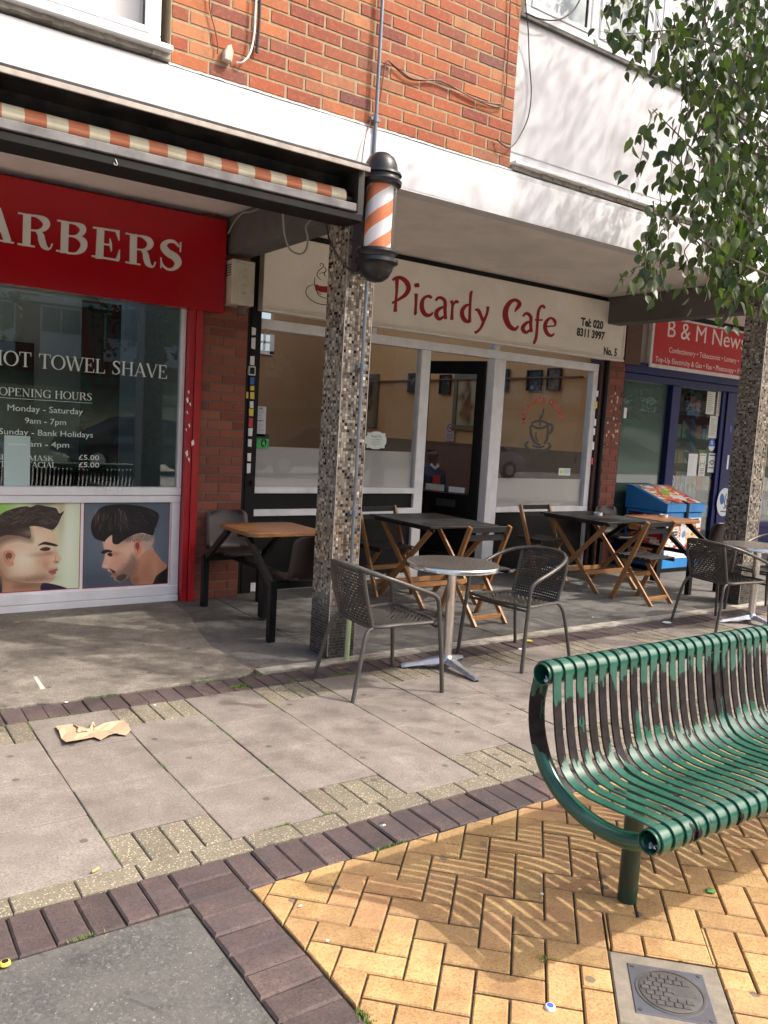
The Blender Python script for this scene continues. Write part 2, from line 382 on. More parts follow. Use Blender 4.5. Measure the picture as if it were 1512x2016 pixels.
def pavemat(name, stops, sp=None, spscale=90, rnd=.1, stain=(.12, .10, .09), stamt=.35, bmp=.3, gum=True, bs=140, grime=None):
    m, n, p, o = newmat(name)
    f = noise(n, 6.5, 9, .72); c = ramp(n, f, stops)
    fine = noise(n, 110, 5, .85); c = mix(n, ramp(n, fine, [(.38, (.75,)*3), (.52, (0,)*3)]), c, tuple(x*.5 for x in stops[0][1][:3])); c = mix(n, ramp(n, noise(n, 75, 5, .85, scaled(n, geo(n), (1.1, .9, 1))), [(.55, (0,)*3), (.68, (.5,)*3)]), c, tuple(min(1, x*1.45) for x in stops[-1][1][:3]))
    g = noise(n, 2.3, 9, .7, dist=.8); c = mix(n, ramp(n, g, [(.46, (0,)*3), (.66, (stamt,)*3)]), c, stain)
    if sp:
        v = N(n, 'ShaderNodeTexVoronoi'); v.inputs['Scale'].default_value = spscale; n.links.new(geo(n), v.inputs['Vector'])
        rr = mth(n, 'MULTIPLY', ramp(n, v.outputs['Distance'], [(.28, (1,)*3), (.36, (0,)*3)]), ramp(n, v.outputs['Color'], [(.52, (0,)*3), (.58, (1,)*3)]))
        c = mix(n, rr, c, sp)
    if gum:
        v = N(n, 'ShaderNodeTexVoronoi', voronoi_dimensions='2D'); v.inputs['Scale'].default_value = 3.1; n.links.new(geo(n), v.inputs['Vector'])
        gg = mth(n, 'MULTIPLY', ramp(n, v.outputs['Distance'], [(.040, (.75,)*3), (.056, (0,)*3)]), ramp(n, v.outputs['Color'], [(.42, (0,)*3), (.44, (1,)*3)]))
        c = mix(n, gg, c, (.07, .06, .058))
    oi = N(n, 'ShaderNodeObjectInfo'); va = mth(n, 'MULTIPLY_ADD', oi.outputs['Random'], rnd*2); va.node.inputs[2].default_value = 1-rnd
    hs = N(n, 'ShaderNodeHueSaturation'); n.links.new(va, hs.inputs['Value']); n.links.new(c, hs.inputs['Color'])
    hu = mth(n, 'MULTIPLY_ADD', mth(n, 'FRACT', mth(n, 'MULTIPLY', oi.outputs['Random'], 7.77)), -.012); hu.node.inputs[2].default_value = .505; n.links.new(hu, hs.inputs['Hue'])
    n.links.new(hs.outputs[0], p.inputs['Base Color']); p.inputs['Roughness'].default_value = .8
    bump(n, p, noise(n, bs, 5, .75), bmp, .003); return m
MT['slab'] = pavemat('pinkish grey paving slab', [(.3, (.172, .147, .128)), (.5, (.232, .200, .175)), (.7, (.298, .260, .228))], rnd=.09, stain=(.15, .128, .11), stamt=.65)
MT['fleck'] = pavemat('exposed flint aggregate block', [(.3, (.15, .13, .092)), (.7, (.235, .205, .15))], sp=(.46, .41, .30), spscale=115, rnd=.1, bmp=.6)
MT['darkblock'] = pavemat('dark plum brick paver', [(.25, (.052, .038, .038)), (.5, (.088, .060, .057)), (.75, (.15, .10, .088))], rnd=.22, stain=(.045, .042, .048), stamt=.6, gum=False, bmp=.35)
MT['yellow_block'] = pavemat('buff yellow clay paver', [(.3, (.27, .155, .064)), (.43, (.365, .22, .088)), (.57, (.455, .30, .130)), (.7, (.385, .195, .072))], rnd=.17, stain=(.26, .15, .075), stamt=.7, gum=True, bmp=.35)
MT['joint'] = simple('dark sandy joint', (.055, .045, .032), .95, var=.5, scale=30, bmp=.6, dirt=(.07, .10, .02), dscale=3, damt=.6)
MT['concrete'] = pavemat('stained forecourt concrete', [(.3, (.135, .12, .096)), (.5, (.23, .205, .168)), (.7, (.33, .295, .245))], rnd=0, stain=(.10, .088, .075), stamt=.85, bmp=.35)
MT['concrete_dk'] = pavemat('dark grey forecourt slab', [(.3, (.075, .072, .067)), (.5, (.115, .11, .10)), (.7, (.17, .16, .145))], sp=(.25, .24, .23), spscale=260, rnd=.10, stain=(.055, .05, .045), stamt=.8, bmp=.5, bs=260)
MT['kerb_conc'] = simple('pale rough concrete edging', (.36, .33, .28), .9, var=.25, scale=18, bmp=.6, dirt=(.16, .14, .11), dscale=8, damt=.7)
MT['iron'] = simple('grey cast iron cover', (.115, .11, .105), .5, .5, var=.2, scale=20, bmp=.3)
MT['frame_steel'] = simple('blue grey steel frame', (.14, .15, .18), .45, .6, var=.15, scale=10, dirt=(.2, .12, .08), dscale=6)
MT['collar'] = simple('concrete collar', (.19, .165, .13), .9, var=.2, scale=25, bmp=.5)
MT['grass'] = simple('mown grass bank', (.030, .045, .018), .9, var=.4, scale=6)

X0, X1 = -1.2, 10.4
mb = MB(); mb.add([(-150,-150,-.045),(150,-150,-.045),(150,150,-.045),(-150,150,-.045)], [(0,1,2,3)])
obj('ground', mb, simple('pale bounce ground', (.33, .31, .285), .9, var=.15, scale=3), kind='structure')  # ground made pale to bounce light up onto the soffit
mb = MB(); mb.box(X0, X1, .3, 4.44, -.042, -.011)
obj('pavement_bed', mb, MT['joint'], kind='structure')
pav = thing('pavement', None, None, (2.5, 3, 0)); pav['kind'] = 'structure'

def rn(a): return random.uniform(-a, a)
def paver(name, poly, mat, zt=0., ch=.004, parent=None, gap=.0022, th=.04):
    q = inset(poly, gap); c = (sum(p[0] for p in q)/len(q), sum(p[1] for p in q)/len(q))
    m = MB(); m.prism(q, zt-th, zt, 'xy', ch)
    # tilt slightly
    tx, ty = rn(.004), rn(.004)
    m.v = [(x, y, z+(x-c[0])*tx+(y-c[1])*ty if z > zt-th+.001 else z) for x, y, z in m.v]
    return obj(name, m, mat, parent if parent is not None else pav, loc=(c[0], c[1], zt))
def rect(x0, x1, y0, y1, j=.0015):
    return [(x0+rn(j), y0+rn(j)), (x1+rn(j), y0+rn(j)), (x1+rn(j), y1+rn(j)), (x0+rn(j), y1+rn(j))]
# slabs, columns .405 wide running away from the street edge
W_ = .405
i = 0
for k in range(-5, 23):
    xa = .86+k*W_; xb = xa+W_
    top_blocks = (k % 2 == 1)           # fillers at the shop end of every other column
    y0 = 2.66; y1 = 4.19
    if top_blocks:
        ys = [y0, y0+.432, y0+.865, 3.93]; bl = (3.93, y1)
    else:
        ys = [2.885, 3.32, 3.755, y1]; bl = (y0, 2.885)
    for a, b in zip(ys[:-1], ys[1:]): paver('paving_slab', rect(xa, xb, a, b), MT['slab'], zt=rn(.0018), ch=.003)
    for q in range(4):
        paver('flecked_block', rect(xa+q*W_/4, xa+(q+1)*W_/4, *bl), MT['fleck'], zt=-.001+rn(.002))
x = X0+.07
while x < X1-.2:
    paver('flecked_block', rect(x, x+.203, 2.555, 2.66), MT['fleck'], zt=rn(.002)); x += .203
x = -.55
while x < 9.6:                                            # dark course by the forecourt
    paver('dark_block', rect(x, x+.1015, 4.195, 4.405, .003), MT['darkblock'], zt=rn(.003)-.002); x += .1015
x = 1.18-.1018*17
while x < 6.0:                                            # dark course along the slabs
    if not (.98 < x+.05 < 1.18): paver('dark_block', rect(x, x+.1018, 2.335, 2.55, .003), MT['darkblock'], zt=rn(.003)+.001, ch=.006)
    x += .1018
y = 2.55
while y > .6:                                             # dark course running towards the camera
    paver('dark_block', rect(.975, 1.178, y-.1018, y, .003), MT['darkblock'], zt=rn(.003)+.002, ch=.007); y -= .1018

# asphalt patch left of the dark course
mb = MB(); mb.add([(X0,.3,-.007),(.972,.3,-.007),(.972,2.33,-.007),(X0,2.33,-.007)], [(0,1,2,3)])
obj('asphalt_patch', mb, MT['asphalt'], kind='structure')

# yellow herringbone at 45 degrees
def clip(poly, a, b, c):        # keep a*x+b*y>=c
    out = []
    for i in range(len(poly)):
        p, q = poly[i], poly[(i+1) % len(poly)]; dp = a*p[0]+b*p[1]-c; dq = a*q[0]+b*q[1]-c
        if dp >= 0: out.append(p)
        if (dp >= 0) != (dq >= 0):
            t = dp/(dp-dq); out.append((p[0]+(q[0]-p[0])*t, p[1]+(q[1]-p[1])*t))
    return out
def area(p): return abs(sum(p[i][0]*p[(i+1)%len(p)][1]-p[(i+1)%len(p)][0]*p[i][1] for i in range(len(p))))/2
s2 = math.sqrt(.5); un = .1003
OU, OV = -.2475, 2.3695
MHC = (1.985, 1.275); MU = ((MHC[0]-MHC[1])*s2, (MHC[0]+MHC[1])*s2)
cells = []
for a in range(-30, 45):
    for b in range(-40, 25):
        sm = (a+b) % 4
        if sm == 0: r = (a, a+2, b, b+1)
        elif sm == 2: r = (a, a+1, b, b+2)
        else: continue
        P = []
        for (uu, vv) in ((r[0], r[2]), (r[1], r[2]), (r[1], r[3]), (r[0], r[3])):
            u = OU+uu*un; v = OV+vv*un
            P.append(((u+v)*s2, (v-u)*s2))
        P = clip(P, 1, 0, 1.182)
        if len(P) > 2: P = clip(P, 0, -1, -2.33)
        if len(P) > 2: P = clip(P, 0, 1, .45)
        if len(P) > 2: P = clip(P, -1, 0, -5.6)
        if len(P) < 3 or area(P) < .0006: continue
        cx = sum(p[0] for p in P)/len(P); cy = sum(p[1] for p in P)/len(P)
        u = (cx-cy)*s2; v = (cx+cy)*s2
        du, dv = u-MU[0], v-MU[1]; H_ = .158; parts_ = [P]
        if abs(du) < .33 and abs(dv) < .33:             # cut round the concrete surround of the cover
            parts_ = [clip(P, s2, -s2, MU[0]+H_), clip(P, -s2, s2, -(MU[0]-H_))]
            mid = clip(P, -s2, s2, -(MU[0]+H_)); mid = clip(mid, s2, -s2, MU[0]-H_) if len(mid) > 2 else []
            if len(mid) > 2: parts_ += [clip(mid, s2, s2, MU[1]+H_), clip(mid, -s2, -s2, -(MU[1]-H_))]
        for P in parts_:
            if len(P) < 3 or area(P) < .0006: continue
            px, py, pz_ = proj((cx, cy, 0))
            vis = pz_ > 0 and -60 < px < 1600 and py < 2080
            cells.append((not vis, cy > 0 and (cx*cx+cy*cy), P))
cells.sort(key=lambda c: (c[0], c[1]))
rest = MB()
for k, (nv, d, P) in enumerate(cells):
    if k < 298: paver('yellow_block', P, MT['yellow_block'], zt=rn(.0025), ch=.004, gap=.0032)
    else: rest.prism(inset(P, .0032), -.04, rn(.002), 'xy', .004)
if rest.v: obj('yellow_block_area', rest, MT['yellow_block'], pav, kind='stuff')

# access cover
def rot45(u, v): return ((u+v)*s2, (v-u)*s2)
def sq(h, h2=None, c=MU):
    h2 = h2 or h; return [rot45(c[0]+a*h, c[1]+b*h2) for a, b in ((-1,-1),(1,-1),(1,1),(-1,1))]
mh = thing('access_cover', 'small round iron access cover in a square steel frame set in yellow paving', 'access cover', (*MHC, 0))
mb = MB(); mb.prism(sq(.156), -.04, -.001, 'xy', .004); obj('concrete_surround', mb, MT['collar'], mh)
mb = MB(); mb.prism(sq(.108), -.03, .0022, 'xy', .002); obj('frame', mb, MT['frame_steel'], mh)
cc = MHC
mb = MB(); mb.lathe([(.0, .0055), (.082, .0055), (.086, .0045), (.0862, -.005)], (cc[0], cc[1], 0), 40)
mb.lathe([(.089, -.004), (.0895, .0045), (.0965, .0045), (.098, .002)], (cc[0], cc[1], 0), 40)
obj('lid', mb, MT['iron'], mh)
mb = MB()
for a in range(-6, 7):
    for b in range(-6, 7):
        u, v = a*.0235+(.0117 if b % 2 else 0), b*.0195
        if math.hypot(abs(u)+.007, abs(v)+.006) < .080 and not (u > .0 and abs(v) < .022):
            x, y = rot45(u, v); mb.prism(inset([(cc[0]+q[0], cc[1]+q[1]) for q in (rot45(u-.0106, v-.0088), rot45(u+.0106, v-.0088), rot45(u+.0106, v+.0088), rot45(u-.0106, v+.0088))], .0004), .005, .0085, 'xy', .001)
x, y = rot45(.036, 0)
mb.prism([(cc[0]+q[0], cc[1]+q[1]) for q in (rot45(.006, -.014), rot45(.07, -.014), rot45(.07, .014), rot45(.006, .014))], .005, .0072, 'xy', .001)
obj('raised_tread', mb, MT['iron'], mh, kind='stuff')
mb = MB()
for a, b in ((-1,-1),(1,-1),(1,1),(-1,1)):
    mb = MB(); x, y = rot45(MU[0]+a*.094, MU[1]+b*.094); mb.lathe([(0,.0045),(.006,.0045),(.0065,.002)], (x, y, 0), 10)
    obj('corner_bolt', mb, MT['iron'], mh)

# ------------------------------------------------------------------ forecourt (private strip in front of the shops)
fc = thing('forecourt', None, None, (3, 5.6, 0)); fc['kind'] = 'structure'
mb = MB(); mb.box(X0, 26, 4.43, 7.4, -.04, -.012); obj('forecourt_bed', mb, MT['joint'], fc)
edge = []
x = X0
random.seed(3)
while x < 2.2: edge.append((x, 4.425+rn(.018))); x += .06
mb = MB()
poly = [(2.24, 4.50), (2.235, 4.8), (2.22, 5.1), (2.30, 5.55), (2.42, 6.0), (2.5, 7.2), (X0, 7.2)]
mb.prism(edge+poly, -.02, .004, 'xy', .004); obj('concrete_apron', mb, MT['concrete'], fc)
xs = [2.25, 2.85, 3.60, 4.35, 5.1, 5.85, 6.6, 7.35, 8.1, 8.85, 9.6, 10.35, 11.1, 11.85]
ys = [4.53, 5.2, 5.88, 6.56, 7.25]
for a in range(len(xs)-1):
    for b in range(len(ys)-1):
        P = rect(xs[a], xs[a+1], ys[b], ys[b+1], .004)
        if a == 0: P = [(2.12, ys[b]), (2.85, ys[b]), (2.85, ys[b+1]), (2.12, ys[b+1])]
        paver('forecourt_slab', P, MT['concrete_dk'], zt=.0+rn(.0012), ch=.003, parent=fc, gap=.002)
mb = MB(); x = 2.26
top = []; bot = []
while x < 12: top.append((x, 4.525+rn(.004))); bot.append((x, 4.425+rn(.012))); x += .07
for i in range(len(top)-1):
    if 2.82 < top[i][0] < 3.08 and False: continue
    mb.prism([bot[i], bot[i+1], top[i+1], top[i]], -.02, .003)
obj('concrete_edging', mb, MT['kerb_conc'], fc)
random.seed(11)
# ------------------------------------------------------------------ bricks
def brick_mesh(L, H=.064, D=.03, b=.0025):
    m = MB()
    # front at y=0, facing -y, origin at lower left front
    x0, x1, z0, z1 = 0, L, 0, H
    F = [(x0+b, 0, z0+b), (x1-b, 0, z0+b), (x1-b, 0, z1-b), (x0+b, 0, z1-b)]
    E_ = [(x0, b, z0), (x1, b, z0), (x1, b, z1), (x0, b, z1)]
    B_ = [(x0, D, z0), (x1, D, z0), (x1, D, z1), (x0, D, z1)]
    m.add(F+E_+B_, [(0,1,2,3)]+[(i,(i+1)%4+0,4+(i+1)%4,4+i)[::-1] for i in range(4)]+[(4+i,4+(i+1)%4,8+(i+1)%4,8+i)[::-1] for i in range(4)])
    return m
BM = {}
def brick(parent, x, y, z, L, mat, rz=0., H=.064):
    k = (round(L, 3), mat.name, H)
    if k not in BM: BM[k] = make_mesh('brick', brick_mesh(L, H), mat)
    return inst('brick', BM[k], parent, (x, y, z), (0, 0, rz))
def lay(parent, x0, x1, z0, z1, yf, mat, L=.225, j=.012, ch=.076, offs=0., flemish=False, rz=0., origin=None, maxn=297, side=1):
    """courses of bricks on a face; for rz!=0 the run goes along +y from origin"""
    n = 0; r = 0; z = z0
    while z < z1-.02 and n < maxn:
        x = x0-((L+j)/2 if r % 2 else 0)-offs
        while x < x1-.004:
            a = max(x, x0); b = min(x+L, x1)
            if b-a > .03:
                a2 = a+rn(.0012); zz = z+rn(.0012); yy = yf+rn(.0016)
                if rz == 0: brick(parent, a2, yy, zz, round(b-a, 2) if b-a < L-.001 else L, mat)
                else: brick(parent, yy, a2 if rz > 0 else b, zz, round(b-a, 2) if b-a < L-.001 else L, mat, rz)
                n += 1
            x += L+j
        z += ch; r += 1
    return n

# ------------------------------------------------------------------ upper wall, fascia
YW = 4.53
bw = thing('brick_wall', 'orange red brick wall above the white fascia band', 'wall', (1.6, YW, 3.42))
mb = MB(); mb.box(1.605, 4.10, YW+.0035, YW+.25, 3.41, 7.0); obj('mortar_bed', mb, MT['mortar'], bw)
lay(bw, 1.612, 4.10, 3.435, 4.93, YW, MT['brick'], L=.226, j=.0145, ch=.0775, offs=.02)
mb = MB(); 
for q in range(24):
    for w_ in range(10): mb.box(1.612+w_*.248, 1.612+w_*.248+.236, YW, YW+.02, 4.99+q*.0775, 4.99+q*.0775+.066)
obj('upper_courses', mb, MT['brick'], bw, kind='stuff')
for i in range(8):                                       # cut bricks toothing the right hand end
    pass
fb = thing('fascia_band', 'white painted rendered fascia band running over the shop canopy', 'fascia', (4, 4.5, 3.1))
mb = MB()
n = 60; xs_ = [-4+i*(22/ n) for i in range(n+1)]
prof = [(4.5, 3.095), (4.5, 3.36), (4.515, 3.405), (4.545, 3.425), (4.62, 3.43)]
vs = []
for x in xs_:
    for (y, z) in prof: vs.append((x, y+rn(.0012), z+rn(.003)))
mb.add(vs, [(i*5+k, (i+1)*5+k, (i+1)*5+k+1, i*5+k+1) for i in range(n) for k in range(4)], True)
mb.box(-4, 18, 4.503, 4.62, 3.09, 3.40)
mb.box(-4, 18, 4.5, 4.62, 3.085, 3.0945)
obj('render_face', mb, MT['white_render'], fb)
mb = MB(); 
vs = []; x = 1.6
while x < 4.12: vs.append((x, rn(.004))); x += .03
for i in range(len(vs)-1): mb.add([(vs[i][0], YW-.012, 3.415+vs[i][1]*.5), (vs[i+1][0], YW-.012, 3.415+vs[i+1][1]*.5), (vs[i+1][0], YW+.01, 3.437+vs[i+1][1]), (vs[i][0], YW+.01, 3.437+vs[i][1])], [(0,1,2,3)], True)
obj('mortar_fillet', mb, MT['white_render'], fb)
# building mass above and behind, flat roof
bl = thing('shop_parade_building', 'two storey parade of shops with flats above', 'building', (4, 7, 3.2))
mb = MB(); mb.box(-6, 22, 4.79, 7.2, 3.45, 3.6); mb.box(-6, 1.55, 4.66, 4.79, 3.4, 3.45); mb.box(-6, 22, 4.79, 7.2, 7.0, 7.1); mb.box(-6, -5.8, 4.95, 7.2, 3.6, 7.0); mb.box(21.8, 22, 4.95, 7.2, 3.6, 7.0)
mb.box(1.6, 4.12, 4.79, 4.9, 3.6, 7.0)
obj('upper_floor', mb, MT['white_panel'], bl)
mb = MB(); mb.box(-6, 22, 7.1, 7.2, 3.6, 6.99); obj('room_back_wall', mb, MT['wall_grey'], bl)
# soffit boards
sf = thing('canopy_soffit', 'grubby pale painted boards under the shop canopy', 'soffit', (4, 5.5, 3.19))
seams = [-3, .95, 3.02, 5.55, 7.8, 10.2, 13.0, 18]
for a, b in zip(seams[:-1], seams[1:]):
    mb = MB(); mb.bbox(a+.003, b-.003, 4.625, 6.72, 3.19+rn(.0015), 3.215, .002); obj('soffit_board', mb, MT['soffit'], sf)
mb = MB(); mb.box(-3, 18, 4.63, 6.72, 3.216, 3.30); mb.box(-3, 18, 6.60, 6.72, 3.13, 3.188); obj('dark_gap_backing', mb, MT['black_matt'], sf)  # black backing that draws the dark gaps at the soffit boards and signs

# beams over the columns
def ybeam(x0, x1, label):
    t = thing('canopy_beam', label, 'beam', ((x0+x1)/2, 5.5, 2.88), 'cross beams under the canopy')
    m = MB(); m.bbox(x0, x1, 4.72, 6.68, 2.885, 3.185, .006); obj('beam', m, MT['beam'], t); return t
ybeam(2.82, 3.03, 'dark weathered cross beam meeting the tiled column with the barber pole')
ybeam(7.57, 7.79, 'dark cross beam between the cafe sign and the red newsagent sign')

# ------------------------------------------------------------------ mosaic columns
def tile_mat(warm):
    m, n, p, o = newmat('mosaic tile'+(' warm' if warm else ''))
    a = N(n, 'ShaderNodeAttribute', attribute_name='tint'); n.links.new(a.outputs['Color'], p.inputs['Base Color'])
    p.inputs['Roughness'].default_value = .22
    bump(n, p, noise(n, 70, 3), .25, .003); return m
TM = tile_mat(True)
def column(xa, xb, ya, yb, ztop, label, dark=0.):
    t = thing('mosaic_column', label, 'column', ((xa+xb)/2, (ya+yb)/2, 0), 'mosaic tiled columns holding up the canopy')
    m = MB(); m.box(xa+.004, xb-.004, ya+.004, yb-.004, 0, ztop); obj('column_core', m, simple('tile grout', (.27, .245, .205), .9, var=.2), t)
    V = []; Fc = []; C = []; P_ = .0203
    rngc = random.Random(int(xa*100))
    def face(kind):
        w_ = (xb-xa) if kind in 'fb' else (yb-ya); nx = max(1, int(round(w_/P_))); px = w_/nx; nz = int(ztop/P_)
        for j in range(nz):
            for i in range(nx):
                a0 = i*px+.0009; a1 = (i+1)*px-.0009; b0 = j*P_+.0009; b1 = (j+1)*P_-.0009; h = .0028+rngc.uniform(-.0004, .0008); e = .0012
                def W(a, b, d):
                    if kind == 'f': return (xa+a, ya-d+.004, b)
                    if kind == 'b': return (xb-a, yb+d-.004, b)
                    if kind == 'l': return (xa-d+.004, yb-a, b)
                    return (xb+d-.004, ya+a, b)
                tl, tw = rngc.uniform(-.0005, .0005), rngc.uniform(-.0005, .0005)
                q = len(V)
                V.extend([W(a0, b0, 0), W(a1, b0, 0), W(a1, b1, 0), W(a0, b1, 0), W(a0+e, b0+e, h+tl), W(a1-e, b0+e, h+tw), W(a1-e, b1-e, h-tl), W(a0+e, b1-e, h-tw)])
                Fc.extend([(q+4,q+5,q+6,q+7),(q,q+1,q+5,q+4),(q+1,q+2,q+6,q+5),(q+2,q+3,q+7,q+6),(q+3,q,q+4,q+7)])
                z = b0; r = rngc.random()
                if r < .07: c = (.022, .019, .02)
                elif r < .30: c = (.15, .13, .115)
                elif r < .60: c = (.27, .245, .215)
                elif r < .84: c = (.37, .34, .295)
                elif r < .965: c = (.50, .465, .40)
                else: c = (.68, .64, .56)
                v = rngc.uniform(.82, 1.15); c = [c[0]*v*.88, c[1]*v*.83, c[2]*v*.77]
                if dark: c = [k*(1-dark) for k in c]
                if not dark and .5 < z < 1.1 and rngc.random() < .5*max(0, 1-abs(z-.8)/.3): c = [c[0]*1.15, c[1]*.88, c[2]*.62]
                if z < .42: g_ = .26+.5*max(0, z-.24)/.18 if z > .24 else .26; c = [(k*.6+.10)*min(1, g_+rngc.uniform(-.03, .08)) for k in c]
                C.extend([(*c, 1)]*5)
    for k in 'flrb': face(k)
    me = bpy.data.meshes.new('mosaic_tiles'); me.from_pydata([(a-(xa+xb)/2, b-(ya+yb)/2, c) for a, b, c in V], [], Fc)
    at_ = me.color_attributes.new('tint', 'FLOAT_COLOR', 'CORNER'); cols = []
    for f, c in zip(me.polygons, C): cols += list(c)*len(f.vertices)
    at_.data.foreach_set('color', cols); me.materials.append(TM); me.update()
    o = bpy.data.objects.new('mosaic_tiles', me); COL.objects.link(o); o.parent = t; o['kind'] = 'stuff'
    m = MB()
    for (cx, cy) in ((xa, ya), (xb, ya)): m.box(cx-.0025, cx+.0025, cy-.0025, cy+.0025, .02, ztop-.002)
    obj('corner_strip', m, MT['alu_edge'], t)
    return t
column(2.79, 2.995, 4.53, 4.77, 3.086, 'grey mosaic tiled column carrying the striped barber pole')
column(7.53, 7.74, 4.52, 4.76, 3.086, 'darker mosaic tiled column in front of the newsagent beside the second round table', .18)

# conduit with sleeve
t = thing('conduit_pipe', 'thin grey metal conduit running up the mosaic column and brick wall', 'conduit', (2.925, 4.49, .34))
m = MB(); m.tube([(2.915, 4.492, .33), (2.915, 4.492, .9), (2.92, 4.492, 3.4), (2.925, 4.497, 6.5)], .0115, 10); obj('pipe', m, MT['steel'], t)
m = MB()
for z in (.98, 1.93, 3.46, 4.6): m = MB(); m.bbox(2.885, 2.955, 4.493, 4.525, z-.012, z+.012, .003); m.tube([(2.92, 4.492, z-.02), (2.92, 4.492, z+.02)], .0155, 10); obj('saddle_clip', m, MT['steel'], t)
t = thing('pipe_sleeve', 'short pale green plastic sleeve standing at the foot of the mosaic column', 'pipe sleeve', (2.915, 4.47, 0))
m = MB(); m.tube([(2.90, 4.462, 0), (2.905, 4.466, .2), (2.914, 4.474, .345)], .0165, 14); obj('sleeve', m, MT['lime'], t)

# ------------------------------------------------------------------ upper windows and cladding
def upvc_window(x0, x1, z0, z1, y, label, mull=(), glassm=None, group=None, blind=None, fr=.06):
    t = thing('upper_window', label, 'window', ((x0+x1)/2, y, z0), group)
    m = MB()
    m.bbox(x0, x1, y, y+.07, z0, z0+fr, .005); m.bbox(x0, x1, y, y+.07, z1-fr, z1, .005)
    m.bbox(x0, x0+fr, y+.001, y+.069, z0+fr, z1-fr, .005); m.bbox(x1-fr, x1, y+.001, y+.069, z0+fr, z1-fr, .005)
    for q in mull: m.bbox(q-fr*.55, q+fr*.55, y+.001, y+.069, z0+fr, z1-fr, .005)
    obj('frame', m, MT['upvc'], t)
    ed = [x0]+list(mull)+[x1]
    for a, b in zip(ed[:-1], ed[1:]):
        g = MB(); g.box(a+fr*.6, b-fr*.6, y+.03, y+.036, z0+fr*.7, z1-fr*.7); obj('pane', g, glassm or MT['clear'], t)
        s = MB(); ia, ib = a+fr+.012, b-fr-.012
        s.bbox(ia-.012, ib+.012, y-.008, y+.02, z0+fr, z0+fr+.03, .003); s.bbox(ia-.012, ib+.012, y-.008, y+.02, z1-fr-.03, z1-fr, .003)
        s.bbox(ia-.012, ia+.018, y-.008, y+.02, z0+fr+.03, z1-fr-.03, .003); s.bbox(ib-.018, ib+.012, y-.008, y+.02, z0+fr+.03, z1-fr-.03, .003)
        obj('sash', s, MT['upvc'], t)
        k = MB(); k.box(ib-.024, ib-.018, y-.004, y+.016, z0+fr+.03, z1-fr-.03); obj('rubber_seal', k, MT['black'], t)
    if blind:
        g = MB(); g.box(x0+.05, x1-.05, y+.10, y+.11, z0+.04, z1-.04); obj('blind', g, blind, t)
    return t
BL = simple('pale roller blind', (.86, .80, .76), .9, var=.03)
tl = upvc_window(-.9, 1.56, 3.495, 4.7, 4.55, 'white plastic window with closed pale blind, left of the brick wall', (-.1,), blind=BL)
m = MB(); m.bbox(-1.0, 1.60, 4.46, 4.60, 3.462, 3.494, .006); obj('sill', m, MT['upvc'], tl)
m = MB(); 
x = -1.0
while x < 1.56: m.box(x, x+.05, 4.50+rn(.006), 4.60, 3.435+rn(.004), 3.4615); x += .05
obj('sill_mortar', m, MT['kerb_conc'], tl)
t = thing('cladding_panel', 'smooth white cladding panel under the upper windows, right of the brick wall', 'cladding', (6, 4.6, 3.5))
sp = [4.115, 6.25, 8.4, 10.6, 14, 18]
for a, b in zip(sp[:-1], sp[1:]):
    m = MB(); m.box(a+.002, b-.002, 4.60, 4.64, 3.49, 4.49); obj('panel', m, MT['white_panel'], t)
    m = MB(); m.box(a+.002, b-.002, 4.596, 4.5985, 3.575, 3.578); obj('panel_joint', m, MT['cable'], t)
m = MB(); m.bbox(4.12, 18, 4.49, 4.61, 3.462, 3.486, .004); obj('bottom_ledge', m, MT['upvc'], t)
m = MB(); x = 4.12
while x < 12: m.box(x, x+.06, 4.53+rn(.01), 4.62, 3.43, 3.4605); x += .06
obj('ledge_gap_strip', m, MT['kerb_conc'], t)  # rough concrete strip packed under the bottom ledge
m = MB(); m.bbox(4.14, 18, 4.575, 4.62, 4.492, 4.515, .003); obj('top_trim', m, MT['beam'], t)
upvc_window(4.18, 5.58, 4.52, 5.75, 4.575, 'first white plastic window right of the brick wall, above the cladding', (4.9,), group='upper windows over the cafe', blind=None)
upvc_window(5.62, 7.7, 4.52, 5.75, 4.575, 'second white plastic window right of the brick wall, behind the hanging leaves', (6.3, 7.0), group='upper windows over the cafe')
upvc_window(7.74, 9.9, 4.52, 5.75, 4.575, 'third white plastic window at the right edge, behind the foliage', (8.4, 9.1), group='upper windows over the cafe')
m = MB(); m.box(4.12, 18, 4.60, 4.7, 5.76, 7.0); m.box(9.92, 18, 4.6, 4.7, 4.52, 5.76); m.box(-6, 1.6, 4.6, 4.7, 4.72, 7); m.box(-6, -1.02, 4.6, 4.7, 3.44, 4.72)
obj('upper_cladding', m, MT['white_panel'], bl)
m = MB(); m.box(4.2, 10, 4.74, 4.76, 4.53, 5.6); obj('net_curtain', m, simple('grey net curtain', (.66, .70, .72), .9, var=.1, scale=3), bl)

